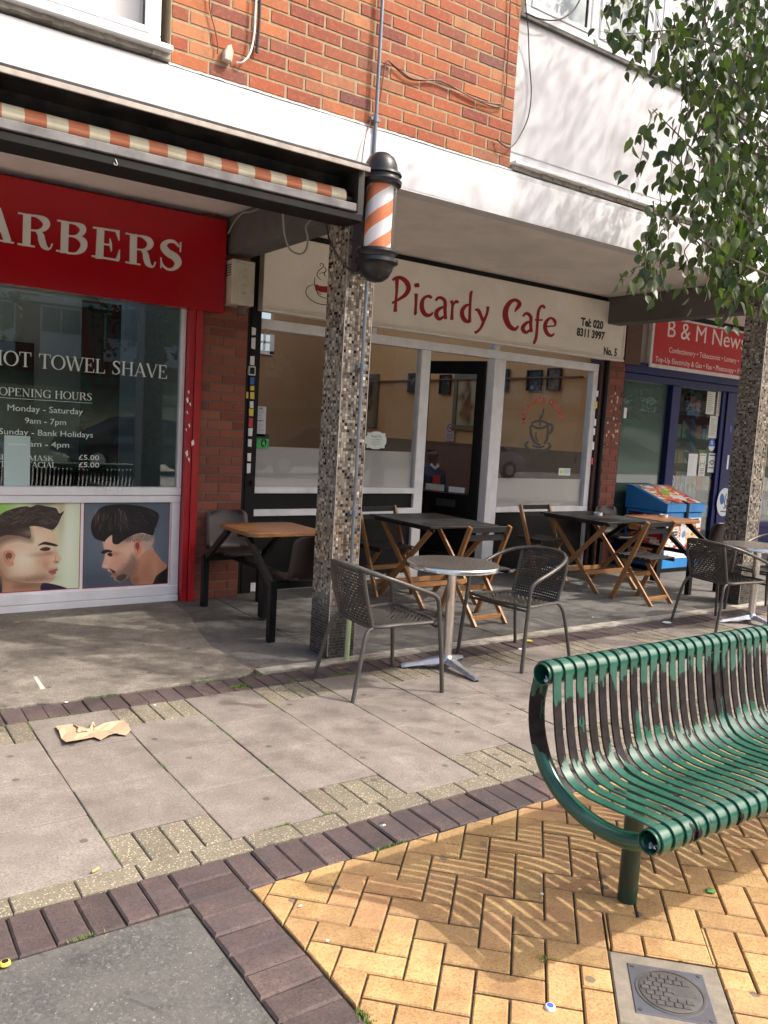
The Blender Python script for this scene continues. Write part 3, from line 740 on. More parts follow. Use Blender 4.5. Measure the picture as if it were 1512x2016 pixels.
# ------------------------------------------------------------------ awning cassette over the barber
aw = thing('awning', 'rolled orange and cream striped awning in its dark casing over the barber shop', 'awning', (1, 4.4, 2.9))
m = MB(); m.bbox(-1.5, 2.70, 4.20, 4.497, 3.045, 3.075, .004); m.bbox(-1.5, 2.70, 4.47, 4.497, 2.77, 3.045, .003); m.box(2.66, 2.70, 4.24, 4.47, 2.79, 3.045)
m.box(-1.5, 2.66, 4.455, 4.47, 2.79, 3.044)
obj('casing', m, MT['awning_dark'], aw)
m = MB(); m.bbox(-1.5, 2.705, 4.188, 4.20, 3.028, 3.055, .002); obj('front_lip', m, MT['alu_edge'], aw)
stripe = newmat('orange and cream stripes'); m_, n_, p_, o_ = stripe
sx = N(n_, 'ShaderNodeSeparateXYZ'); n_.links.new(geo(n_), sx.inputs[0])
fr_ = mth(n_, 'FRACT', mth(n_, 'DIVIDE', mth(n_, 'ADD', sx.outputs[0], .05), .196))
c_ = ramp(n_, fr_, [(0, (.40, .37, .27)), (.5, (.31, .085, .032))], 'CONSTANT'); c_ = mix(n_, ramp(n_, noise(n_, 16), [(.4, (0,)*3), (.8, (.4,)*3)]), c_, (.25, .16, .1))
n_.links.new(c_, p_.inputs['Base Color']); p_.inputs['Roughness'].default_value = .7
m = MB(); m.tube([(-1.4, 4.32, 2.885), (2.60, 4.32, 2.885)], .052, 20); obj('fabric_roll', m, m_, aw)
m = MB(); m.tube([(2.60, 4.32, 2.885), (2.66, 4.32, 2.885)], .02, 10); obj('spindle', m, MT['awning_dark'], aw)
m = MB(); m.bbox(-1.5, 2.64, 4.215, 4.262, 2.796, 2.842, .004); obj('front_rail', m, MT['awning_grey'], aw)
m = MB(); m.bbox(-1.5, 2.69, 4.225, 4.42, 2.745, 2.792, .006); obj('bottom_box', m, MT['black_matt'], aw)
p0 = at(227, 322, 4.22)
m = MB(); m.tube(catmull([(p0.x, 4.22, p0.z+.02), (p0.x, 4.205, p0.z+.01), (p0.x+.006, 4.205, p0.z-.008), (p0.x-.006, 4.21, p0.z-.008), (p0.x-.01, 4.21, p0.z)], 4), .0022, 6); obj('hook', m, MT['silver'], aw)

# ------------------------------------------------------------------ barber pole
bp = thing('barber_pole', 'wall mounted barber pole with orange and white spiral and black domed caps', 'barber pole', (2.855, 4.30, 2.43))
PX, PY = 2.853, 4.30
m = MB(); m.lathe([(.108, 3.0), (.128, 3.005), (.132, 3.025), (.118, 3.04), (.116, 3.055), (.128, 3.062), (.124, 3.075), (.104, 3.08), (.102, 3.095), (.096, 3.13), (.078, 3.165), (.045, 3.19), (.012, 3.2), (0, 3.2)], (PX, PY, 0), 40)
m.lathe([(0, 3.0), (.108, 3.0)], (PX, PY, 0), 40); obj('top_cap', m, MT['black_cast'], bp)
m = MB(); m.lathe([(.108, 2.625), (.124, 2.622), (.128, 2.605), (.114, 2.59), (.113, 2.575), (.132, 2.565), (.135, 2.545), (.118, 2.535), (.108, 2.528), (.10, 2.50), (.08, 2.462), (.048, 2.438), (.012, 2.43), (0, 2.43)], (PX, PY, 0), 40)
m.lathe([(0, 2.625), (.108, 2.625)], (PX, PY, 0), 40); obj('bottom_cap', m, MT['black_cast'], bp)
m_, n_, p_, o_ = newmat('orange and white spiral')
sx = N(n_, 'ShaderNodeSeparateXYZ'); n_.links.new(objco(n_), sx.inputs[0])
ang = mth(n_, 'ARCTAN2', sx.outputs[1], sx.outputs[0])
fr_ = mth(n_, 'FRACT', mth(n_, 'ADD', mth(n_, 'DIVIDE', sx.outputs[2], .178), mth(n_, 'MULTIPLY', ang, -.3183)))
c_ = ramp(n_, fr_, [(0, (.84, .80, .82)), (.52, (.80, .235, .10))], 'CONSTANT'); n_.links.new(c_, p_.inputs['Base Color']); p_.inputs['Roughness'].default_value = .45
m = MB(); m.lathe([(.083, 2.626), (.083, 2.999)], (PX, PY, 0), 40)
o = obj('spiral_drum', m, m_, bp, loc=(PX, PY, 2.62))
m = MB(); m.lathe([(.103, 2.626), (.103, 2.999)], (PX, PY, 0), 40); obj('glass_tube', m, glass('clear tube', (.97, .98, .97), 1.25), bp)
m = MB(); m.bbox(2.815, 2.86, 4.44, 4.527, 2.50, 3.02, .006); m.box(2.80, 2.815, 4.38, 4.50, 2.50, 3.03); m.box(2.815, 2.85, 4.38, 4.43, 2.535, 2.57); m.box(2.815, 2.85, 4.38, 4.43, 3.0, 3.035); obj('wall_bracket', m, simple('blue black bracket', (.035, .04, .055), .4), bp)
m = MB(); m.box(2.795, 2.80, 4.40, 4.425, 2.61, 2.65); obj('bracket_label', m, MT['paper'], bp)
# ------------------------------------------------------------------ printed pictures painted in code
class Canvas:
    def __init__(s, w, h, bg): s.w, s.h = w, h; s.a = np.ones((h, w, 3))*np.array(bg)/255.; s.X, s.Y = np.meshgrid(np.arange(w)+.5, np.arange(h)+.5)
    def blend(s, m, col, sl=None):
        c = np.array(col)/255.
        if sl is None: s.a = s.a*(1-m[..., None])+c*m[..., None]
        else: s.a[sl] = s.a[sl]*(1-m[..., None])+c*m[..., None]
    def poly(s, pts, col, soft=1.2, smooth=False, alpha=1.):
        if smooth: pts = catmull(pts, 5, True)
        P = np.array(pts, float); mg = soft*2+2
        x0, y0 = np.maximum(0, (P.min(0)-mg)).astype(int); x1 = int(min(s.w, P[:, 0].max()+mg)); y1 = int(min(s.h, P[:, 1].max()+mg))
        if x1 <= x0 or y1 <= y0: return
        sl = (slice(y0, y1), slice(x0, x1)); X = s.X[sl]; Y = s.Y[sl]
        ins = np.zeros(X.shape, bool); D = np.full(X.shape, 1e9)
        for i in range(len(P)):
            ax, ay = P[i]; bx, by = P[(i+1) % len(P)]
            if ay != by:
                c = ((ay > Y) != (by > Y)) & (X < (bx-ax)*(Y-ay)/(by-ay)+ax); ins ^= c
            dx, dy = bx-ax, by-ay; L = dx*dx+dy*dy+1e-9
            t = np.clip(((X-ax)*dx+(Y-ay)*dy)/L, 0, 1); D = np.minimum(D, np.hypot(X-ax-t*dx, Y-ay-t*dy))
        sd = np.where(ins, D, -D); m = np.clip(sd/soft+.5, 0, 1)*alpha
        s.blend(m, col, sl)
    def line(s, pts, w, col, soft=1., alpha=1.):
        P = np.array(pts, float)
        for i in range(len(P)-1):
            ax, ay = P[i][:2]; bx, by = P[i+1][:2]
            x0 = int(max(0, min(ax, bx)-w-3)); x1 = int(min(s.w, max(ax, bx)+w+3)); y0 = int(max(0, min(ay, by)-w-3)); y1 = int(min(s.h, max(ay, by)+w+3))
            if x1 <= x0 or y1 <= y0: continue
            sl = (slice(y0, y1), slice(x0, x1)); X = s.X[sl]; Y = s.Y[sl]; dx, dy = bx-ax, by-ay
            t = np.clip(((X-ax)*dx+(Y-ay)*dy)/(dx*dx+dy*dy+1e-9), 0, 1); D = np.hypot(X-ax-t*dx, Y-ay-t*dy)
            s.blend(np.clip((w/2-D)/soft+.5, 0, 1)*alpha, col, sl)
    def blob(s, cx, cy, rx, ry, col, alpha=.6, p=2.):
        m = np.exp(-(((s.X-cx)/rx)**2+((s.Y-cy)/ry)**2)*p/2)*alpha; s.blend(m, col)
    def rect(s, x0, y0, x1, y1, col): s.a[max(0,int(y0)):int(y1), max(0,int(x0)):int(x1)] = np.array(col)/255.
    def blur(s, n):
        for _ in range(n):
            p = np.pad(s.a, ((2, 2), (2, 2), (0, 0)), 'edge'); s.a = sum(p[2+i:s.h+2+i, 2:s.w+2] for i in (-2, -1, 0, 1, 2))/5
            p = np.pad(s.a, ((2, 2), (2, 2), (0, 0)), 'edge'); s.a = sum(p[2:s.h+2, 2+i:s.w+2+i] for i in (-2, -1, 0, 1, 2))/5
    def image(s, name):
        im = bpy.data.images.new(name, s.w, s.h); px = np.ones((s.h, s.w, 4), np.float32); px[..., :3] = np.clip(s.a[::-1], 0, 1)
        im.pixels.foreach_set(px.ravel()); im.update(); im.pack(); return im
def printmat(name, cv, rough=.45, dim=1.):
    m, n, p, o = newmat(name)
    t = N(n, 'ShaderNodeTexImage'); t.image = cv.image(name); t.extension = 'EXTEND'
    uv = N(n, 'ShaderNodeUVMap'); uv.uv_map = 'UVMap'; n.links.new(uv.outputs[0], t.inputs[0])
    c = t.outputs[0]
    if dim != 1: c = mix(n, 1., c, (dim, dim, dim), 'MULTIPLY')
    n.links.new(c, p.inputs['Base Color']); p.inputs['Roughness'].default_value = rough; return m
def sheet(name, x0, x1, z0, z1, y, mat, parent, th=.002, **k):
    m = MB(); m.quad((x0, y, z0), (x1, y, z0), (x1, y, z1), (x0, y, z1), uv=True)
    m.add([(x0,y,z0),(x1,y,z0),(x1,y,z1),(x0,y,z1),(x0,y+th,z0),(x1,y+th,z0),(x1,y+th,z1),(x0,y+th,z1)], [(0,4,5,1),(1,5,6,2),(2,6,7,3),(3,7,4,0)])
    return obj(name, m, mat, parent, **k)

def hair_strokes(cv, region, col, n, L, ang, rs, w=(1., 2.6), al=.5):
    for _ in range(n):
        x, y = region(rs); a = ang(x, y)+rs.uniform(-.25, .25); l = rs.uniform(.5, 1)*L; c = [k*rs.uniform(.7, 1.3) for k in col]
        pts = [(x, y), (x+l*.5*math.cos(a), y+l*.5*math.sin(a)), (x+l*math.cos(a+.25), y+l*math.sin(a+.25))]
        cv.line(pts, rs.uniform(*w), c, 1.2, al)
# --- left haircut poster (coordinates of the printed picture, 700 wide)
def poster_left():
    cv = Canvas(700, 700, (214, 226, 190)); rs = random.Random(4)
    for q in ((60, 60, 130, 160, (112, 178, 52), .9), (150, 20, 90, 60, (150, 200, 90), .7), (40, 300, 60, 200, (190, 205, 190), .8), (30, 520, 60, 120, (120, 140, 150), .7), (620, 350, 60, 400, (236, 240, 224), .8), (520, 200, 40, 300, (196, 205, 158), .6), (555, 60, 26, 190, (190, 160, 130), .6), (430, 20, 110, 26, (120, 100, 80), .9)): cv.blob(*q)
    sk = (224, 192, 162)
    # neck and shoulders
    cv.poly([(95,440),(125,560),(130,700),(440,700),(425,640),(400,560),(330,460)], (178, 132, 104), 8, True); cv.blob(300, 650, 130, 26, (120, 82, 64), .7); cv.blob(180, 640, 40, 70, (214, 172, 140), .5)
    cv.poly([(130,560),(135,700),(60,700),(95,650)], (44, 46, 62), 3, True)
    cv.poly([(30,700),(85,655),(130,640),(135,700)], (36, 38, 54), 2); cv.poly([(425,700),(425,640),(500,652),(580,680),(600,700)], (30, 32, 58), 2, True)
    # head / face profile looking right
    face = [(50,250),(42,320),(62,380),(95,430),(130,520),(180,590),(300,628),(420,638),(480,640),(508,622),(518,596),(510,575),(526,562),(520,545),(536,528),(528,508),(530,486),(556,470),(560,452),(545,430),(528,400),(520,368),(530,342),(522,310),(505,270),(490,215),(420,200),(300,190),(150,200)]
    cv.poly(face, sk, 3, True)
    cv.blob(300, 470, 100, 110, (242, 234, 208), .85); cv.blob(400, 300, 90, 60, (240, 226, 196), .6); cv.blob(430, 470, 60, 40, (208, 138, 112), .55); cv.blob(150, 560, 60, 90, (165, 120, 95), .5)
    cv.blob(470, 300, 45, 60, (232, 196, 160), .5); cv.blob(420, 600, 90, 26, (120, 92, 76), .55); cv.blob(490, 540, 40, 16, (150, 105, 90), .4)
    # faded hair side
    cv.poly([(40,330),(48,240),(80,210),(300,215),(340,240),(348,310),(330,318),(240,300),(140,330),(70,400)], (120, 96, 82), 46, True, .85)
    cv.poly([(40,260),(60,170),(140,95),(230,60),(300,48),(330,55),(380,38),(440,48),(500,60),(520,70),(540,105),(575,88),(552,135),(530,190),(505,222),(480,230),(400,205),(330,200),(335,240),(330,290),(250,270),(150,265),(60,310)], (54, 42, 38), 3, True)
    hair_strokes(cv, lambda r: (r.uniform(80, 500), r.uniform(80, 190)), (140, 120, 110), 200, 60, lambda x, y: -.35+.5*math.sin(x/60.), rs, al=.4)
    hair_strokes(cv, lambda r: (r.uniform(60, 500), r.uniform(70, 220)), (28, 22, 20), 160, 55, lambda x, y: -.2+.6*math.sin(x/60.), rs, al=.5)
    # ear
    cv.poly([(142,410),(150,385),(185,375),(215,390),(228,420),(215,460),(220,485),(195,500),(165,485),(150,450)], (206, 150, 124), 3, True)
    cv.poly([(160,415),(175,395),(200,400),(205,425),(190,450),(170,445)], (130, 76, 60), 4, True); cv.line([(178,440),(200,455),(212,430)], 7, (222,170,145), 3)
    cv.blob(120, 470, 45, 110, (150, 104, 80), .45); cv.blob(240, 600, 110, 30, (140, 98, 78), .5); cv.blob(330, 610, 90, 22, (120, 84, 66), .45)
    cv.blob(400, 420, 70, 20, (150, 100, 78), .4); cv.blob(470, 410, 40, 16, (140, 92, 72), .45); cv.blob(360, 250, 90, 30, (238, 206, 172), .5); cv.blob(505, 470, 18, 30, (236, 196, 160), .55)
    cv.blob(410, 560, 60, 50, (190, 140, 112), .4); cv.blob(480, 596, 26, 10, (222, 176, 146), .6); cv.blob(300, 540, 80, 60, (222, 190, 160), .4); cv.blob(448, 505, 26, 26, (186, 120, 96), .4)
    for _ in range(900):
        x, y = rs.uniform(280, 500), rs.uniform(520, 640)
        if (x-400)**2/12000+(y-600)**2/1800 < 1: cv.line([(x, y), (x+rs.uniform(-2, 4), y+rs.uniform(2, 5))], 1, (70, 48, 40), 1, .35)
    # eye, brow, nose, mouth
    cv.poly([(385,350),(430,322),(480,330),(528,348),(525,360),(480,352),(430,342)], (40, 28, 24), 3, True)
    cv.poly([(400,378),(440,362),(478,372),(470,388),(430,392)], (70, 48, 42), 4, True); cv.blob(460, 378, 9, 7, (30,20,18), .9); cv.blob(485, 382, 10, 6, (225,215,205), .6)
    cv.blob(525, 482, 16, 9, (130,70,60), .8); cv.line([(520,430),(515,465),(500,480)], 5, (160,105,85), 5, .6)
    cv.poly([(468,552),(500,540),(528,532),(535,545),(520,556),(524,570),(500,578),(480,570)], (172, 98, 90), 3, True); cv.line([(466,556),(500,553),(528,548)], 3, (110,52,50), 2)
    cv.a += np.random.RandomState(1).normal(0, .018, (700, 700, 1)); cv.line([(0,0),(700,0),(700,700),(0,700),(0,0)], 12, (170, 30, 45)); return cv
def poster_right():
    cv = Canvas(700, 700, (86, 98, 112)); rs = random.Random(9)
    cv.blob(120, 250, 200, 300, (112, 124, 138), .6); cv.blob(620, 500, 160, 250, (104, 120, 134), .6); cv.blob(60, 640, 200, 90, (66, 76, 92), .7)
    cv.poly([(700,560),(640,590),(570,650),(545,700),(700,700)], (16, 17, 20), 3, True)
    cv.poly([(405,560),(380,640),(430,700),(560,700),(600,630),(690,560),(640,500),(585,430),(545,380),(450,420)], (196, 138, 110), 5, True)
    face = [(160,260),(150,310),(155,350),(160,380),(172,410),(168,460),(150,520),(155,540),(180,545),(196,552),(200,570),(225,580),(232,600),(220,612),(245,618),(250,640),(300,662),(350,640),(400,590),(430,540),(450,470),(560,360),(545,280),(480,240),(300,240)]
    cv.poly(face, (220, 174, 148), 4, True); cv.blob(340, 430, 90, 90, (232, 206, 182), .6)
    cv.blob(260, 480, 60, 70, (224, 160, 142), .6); cv.blob(215, 330, 45, 40, (236, 196, 170), .6); cv.blob(470, 480, 50, 110, (205,150,120), .5)
    cv.poly([(395,440),(440,500),(420,580),(360,640),(300,664),(250,640),(260,600),(330,540),(370,480)], (120, 96, 84), 40, True, .7)
    cv.poly([(205,548),(235,560),(262,580),(240,590),(225,570)], (60, 44, 40), 4, True); cv.poly([(232,590),(262,592),(268,606),(240,612)], (176,104,98), 2, True)
    cv.poly([(270,620),(330,600),(350,620),(320,655),(280,650)], (52, 42, 40), 10, True, .7)
    cv.blur(2)
    cv.blob(300, 350, 60, 30, (176, 126, 104), .4); cv.blob(200, 470, 26, 60, (240, 200, 176), .5); cv.blob(250, 430, 50, 20, (168, 112, 92), .5); cv.blob(330, 500, 60, 60, (196, 138, 116), .4)
    cv.blob(500, 600, 60, 90, (170, 116, 90), .45); cv.blob(590, 560, 30, 90, (220, 170, 136), .5); cv.blob(420, 660, 40, 40, (120, 80, 62), .6); cv.blob(178, 530, 16, 14, (244, 208, 186), .6)
    for _ in range(1600):
        x, y = rs.uniform(250, 450), rs.uniform(430, 665)
        if (x-350)**2/9500+(y-590)**2/7000 < 1: cv.line([(x, y), (x+rs.uniform(-3, 2), y+rs.uniform(3, 7))], 1, (50, 38, 36), 1, .4)
    # fade and hair
    cv.poly([(290,330),(340,290),(450,270),(560,290),(560,380),(540,420),(480,380),(400,330),(330,345)], (178, 160, 146), 40, True, .85)
    cv.poly([(160,330),(90,300),(60,240),(58,180),(80,120),(130,60),(200,38),(300,32),(380,38),(480,55),(560,85),(606,120),(598,180),(570,250),(556,290),(480,268),(420,275),(360,300),(310,330),(270,355),(230,340),(225,280),(190,300),(165,330)], (20, 16, 18), 3, True)
    hair_strokes(cv, lambda r: (r.uniform(80, 330), r.uniform(60, 200)), (190, 156, 144), 170, 80, lambda x, y: 1.9-x/330., rs, (.8, 2.), .38)
    hair_strokes(cv, lambda r: (r.uniform(240, 560), r.uniform(60, 240)), (110, 110, 124), 160, 90, lambda x, y: .5, rs, (.8, 1.8), .35)
    hair_strokes(cv, lambda r: (r.uniform(80, 560), r.uniform(70, 270)), (6, 5, 7), 160, 70, lambda x, y: 1.5-x/500., rs, al=.5)
    cv.poly([(232,340),(268,352),(300,330),(330,300),(235,270)], (26, 20, 20), 4, True)
    cv.poly([(402,370),(410,330),(440,320),(466,345),(468,400),(455,440),(430,462),(412,430)], (220, 140, 120), 3, True)
    cv.poly([(415,370),(425,345),(445,350),(448,390),(430,420)], (140, 72, 62), 5, True); cv.blob(425, 408, 9, 12, (238,190,175), .7)
    cv.poly([(140,415),(170,395),(215,400),(228,415),(190,418),(160,428)], (30, 22, 20), 3, True)
    cv.poly([(190,430),(215,420),(230,432),(225,450),(205,448)], (54, 34, 30), 4, True); cv.line([(195,430),(212,440),(232,440)], 4, (30,20,18), 2)
    for _ in range(500):
        x, y = rs.uniform(300, 560), rs.uniform(275, 330); cv.line([(x, y), (x+rs.uniform(-4, 4), y+rs.uniform(8, 22))], 1.4, (40, 32, 32), 1.5, .35)
    cv.a += np.random.RandomState(2).normal(0, .018, (700, 700, 1)); cv.line([(0,0),(700,0),(700,700),(0,700),(0,0)], 12, (160, 26, 42)); return cv

# ------------------------------------------------------------------ serif capitals drawn with a broad pen
def GL(ch):
    T, t = .125, .045
    V = lambda x, y0=0, y1=1, w=T: [(x, y0, w), (x, y1, w)]
    Hh = lambda x0, x1, y, w=t: [(x0, y, w), (x1, y, w)]
    Se = lambda x, y, d=.13: Hh(x-d, x+d, y+(t/2 if y == 0 else -t/2))
    a = lambda cx, cy, rx, ry, a0, a1, n=14: [(cx+rx*math.cos(q), cy+ry*math.sin(q), t+(T-t)*abs(math.cos(q))**1.3) for q in [a0+(a1-a0)*i/n for i in range(n+1)]]
    D = {'A': (.80, [[(.10, 0, t), (.40, 1, t)], [(.38, 1, T), (.70, 0, T)], Hh(.2, .6, .33), Se(.1, 0, .1), Se(.70, 0)]),
     'B': (.72, [V(.16), Se(.16, 0), Se(.16, 1), Hh(.16, .36, .52), Hh(.16, .34, .978), Hh(.16, .36, .022), a(.34, .755, .2, .222, PI/2, -PI/2), a(.36, .26, .25, .24, PI/2, -PI/2)]),
     'C': (.78, [a(.46, .5, .37, .48, .75, 5.5, 22), [(.76, .66, .02), (.76, .95, .05)], [(.76, .1, .03), (.76, .3, .02)]]),
     'E': (.68, [V(.16), Se(.16, 0), Se(.16, 1), Hh(.16, .58, .978), Hh(.16, .42, .52), Hh(.16, .62, .022), [(.57, .74, .02), (.56, .98, .07)], [(.42, .38, .03), (.42, .66, .03)], [(.62, .26, .02), (.59, .02, .08)]]),
     'F': (.63, [V(.16), Se(.16, 0), Se(.16, 1), Hh(.16, .58, .978), Hh(.16, .42, .5), [(.57, .74, .02), (.56, .98, .07)], [(.42, .36, .03), (.42, .64, .03)]]),
     'G': (.82, [a(.46, .5, .37, .48, .75, 5.5, 22), [(.76, .66, .02), (.76, .95, .05)], V(.70, .04, .42), Se(.70, .445, .12)]),
     'H': (.86, [V(.17), V(.68), Se(.17, 0), Se(.17, 1), Se(.68, 0), Se(.68, 1), Hh(.17, .68, .52)]),
     'I': (.36, [V(.18), Se(.18, 0), Se(.18, 1)]),
     'K': (.80, [V(.16), Se(.16, 0), Se(.16, 1), [(.62, .97, t), (.24, .45, t)], [(.34, .58, T), (.68, .02, T)], Se(.62, 1, .1), Se(.68, 0, .11)]),
     'L': (.66, [V(.16), Se(.16, 0), Se(.16, 1), Hh(.16, .60, .022), [(.61, .28, .02), (.58, .02, .08)]]),
     'M': (1.0, [V(.15, w=t), V(.83), Se(.15, 0, .1), Se(.83, 0), [(.16, .98, T), (.46, .04, T)], [(.48, .04, t), (.80, .98, t)], Hh(.03, .2, .978), Hh(.76, .96, .978)]),
     'N': (.86, [V(.16, w=t), V(.70, w=t), Se(.16, 0, .1), Se(.70, 1, .1), [(.14, .98, T), (.69, .03, T)], Hh(.02, .2, .978)]),
     'O': (.86, [a(.43, .5, .36, .48, 0, 2*PI, 28)]),
     'P': (.66, [V(.16), Se(.16, 0), Se(.16, 1), Hh(.16, .36, .978), Hh(.16, .36, .47), a(.36, .725, .21, .253, PI/2, -PI/2)]),
     'R': (.76, [V(.16), Se(.16, 0), Se(.16, 1), Hh(.16, .36, .978), Hh(.16, .36, .5), a(.36, .74, .20, .24, PI/2, -PI/2), [(.38, .5, T*.8), (.55, .22, T), (.68, .02, T*.7)], Se(.68, 0, .09)]),
     'S': (.60, [[(.49, .80, .03), (.40, .94, .06), (.27, .96, .07), (.14, .84, .11), (.18, .66, .13), (.34, .52, .14), (.48, .36, .13), (.48, .16, .11), (.32, .04, .06), (.16, .06, .05), (.08, .22, .03)], [(.51, .72, .02), (.51, .97, .04)], [(.07, .03, .04), (.07, .28, .02)]]),
     'T': (.74, [V(.37), Se(.37, 0), Hh(.04, .70, .978), [(.05, .72, .02), (.06, .98, .06)], [(.69, .72, .02), (.68, .98, .06)]]),
     'U': (.82, [V(.17, .32, 1), Se(.17, 1), [(.17, .34, T), (.2, .12, T*.8), (.4, .02, t*1.2), (.6, .1, t), (.66, .34, t)], V(.66, .32, 1, t), Se(.66, 1, .1)]),
     'V': (.78, [[(.08, 1, T), (.40, .02, T)], [(.40, .02, t), (.68, 1, t)], Se(.08, 1, .1), Se(.68, 1, .09)]),
     'W': (1.12, [[(.08, 1, T), (.34, .02, T)], [(.34, .02, t), (.56, 1, t)], [(.54, 1, T), (.80, .02, T)], [(.80, .02, t), (1.03, 1, t)], Se(.08, 1, .1), Se(.54, 1, .1), Se(1.03, 1, .09)])}
    return D.get(ch, (.38, []))
def serif_text(name, body, x, z, Y, h, mat, parent, x1=None, depth=.0006):
    tot = sum(GL(c)[0] for c in body); sx = ((x1-x)/(tot*h)) if x1 else 1.
    m = MB(); cx = 0; k = 0
    for c in body:
        w_, st = GL(c)
        for s_ in st:
            k += 1
            stroke(m, s_, Y, depth+(k % 5)*.00012, lambda a, b, cx=cx: (x+(cx+a)*h*sx, z+b*h), n=1 if len(s_) == 2 else 2, smooth=len(s_) > 2)
        cx += w_
    return obj(name, m, mat, parent)
def txt_fit(name, body, a, b, Y, h, mat, parent, bold=0., ext=.0006, shear=0.):
    x0, z0 = xz(*a, Y); x1, z1 = xz(*b, Y)
    o = txt(name, body, x0, (z0+z1)/2, Y, h, mat, parent, ext=ext, bold=bold, shear=shear)
    xs = [v.co.x for v in o.data.vertices]; s_ = (x1-x0)/max(1e-6, max(xs)-min(xs)); off = min(xs); wx = wloc(parent).x if parent is not None else 0
    for v in o.data.vertices: v.co.x = (v.co.x-off)*s_+x0-wx
    o.data.update(); return o

# ================================================================== barber shop
YB = 6.57
bs = thing('barber_shopfront', 'barber shop front with white window frame, red post and dark glass', 'shopfront', (1.5, YB, 0))
m = MB(); m.bbox(-3.6, 2.52, 6.53, 6.62, .888, .955, .006); m.bbox(2.484, 2.52, 6.535, 6.60, .956, 2.42, .004); m.bbox(-3.6, 2.52, 6.54, 6.60, .83, .886, .003)
m.bbox(2.452, 2.52, 6.545, 6.60, .10, .829, .003); m.bbox(-3.6, 2.52, 6.535, 6.60, .055, .13, .005); m.bbox(-3.6, 2.515, 6.515, 6.60, .0, .052, .004); m.box(-3.6, 2.45, 6.565, 6.60, .13, .83)
m.bbox(-.2, -.15, 6.535, 6.60, .956, 2.42, .004)
obj('window_frame', m, MT['upvc'], bs)
m = MB(); m.box(-3.5, -.2, 6.566, 6.572, .95, 2.45); obj('pane', m, MT['clear_dark'], bs)
m = MB(); m.box(-.15, 2.486, 6.566, 6.572, .95, 2.45); obj('pane', m, MT['clear_dark'], bs)
m = MB(); m.bbox(2.523, 2.573, 6.47, 6.6, 0, 2.42, .003); m.bbox(2.576, 2.632, 6.455, 6.6, 0, 2.42, .004); obj('red_post', m, MT['red_paint'], bs)
rr = random.Random(5)
m = MB()
for (px, py, s_) in ((371, 772, 5), (368, 788, 8), (374, 796, 5), (368, 812, 5), (372, 838, 6), (366, 846, 4), (379, 872, 9), (367, 893, 9), (371, 905, 6)):
    x, z = xz(px, py, 6.452); q = s_*.0033
    m.prism([(x+rr.uniform(-.5, 1)*q*.5, z-q), (x+q*.55, z-q*.3), (x+q*.3, z+q), (x-q*.35, z+q*.4)], 6.4515, 6.4535, 'xz')
obj('peeled_sticker', m, MT['paper'], bs)
sheet('haircut_print', 1.022, 1.722, .148, .852, 6.5632, printmat('printed photo of a man with quiff facing right', poster_left()), bs)['label'] = 'printed photo of a man with spiky quiff looking right'
sheet('haircut_print', 1.745, 2.440, .143, .847, 6.5632, printmat('printed photo of a man with slick pompadour looking down', poster_right()), bs)['label'] = 'printed photo of a man with slick pompadour looking down'
Yt = 6.5655
serif_text('window_lettering', 'HOT TOWEL SHAVE', 1.05, 1.838, Yt, .108, MT['vinyl'], bs, 2.385)
serif_text('window_lettering', 'OPENING HOURS', 1.125, 1.622, Yt, .058, MT['vinyl'], bs, 1.79)
m = MB(); m.box(1.125, 1.79, Yt-.0006, Yt, 1.602, 1.605); obj('underline', m, MT['vinyl'], bs)
txt_fit('window_lettering', 'Monday - Saturday', (15, 806), (163, 818), Yt, .047, MT['vinyl'], bs)
txt_fit('window_lettering', '9am - 7pm', (49, 832), (130, 838), Yt, .044, MT['vinyl'], bs)
txt_fit('window_lettering', 'Sunday - Bank Holidays', (-2, 855), (183, 861), Yt, .044, MT['vinyl'], bs)
txt_fit('window_lettering', '10am - 4pm', (40, 878), (136, 882), Yt, .044, MT['vinyl'], bs)
serif_text('window_lettering', 'BLACK MASK', 1.105, 1.148, Yt, .040, MT['vinyl'], bs, 1.515)
serif_text('window_lettering', 'STEAM FACIAL', 1.105, 1.098, Yt, .040, MT['vinyl'], bs, 1.535)
txt_fit('window_lettering', '\u00a35.00', (155, 905), (195, 906), Yt, .040, MT['vinyl'], bs)
txt_fit('window_lettering', '\u00a35.00', (155, 920), (195, 920), Yt, .040, MT['vinyl'], bs)
cv = Canvas(64, 128, (176, 198, 196)); cv.rect(8, 20, 56, 24, (200, 215, 212))
sheet('notice', 1.165, 1.345, .957, 1.33, Yt-.003, printmat('pale blank notice', cv), bs, .001)
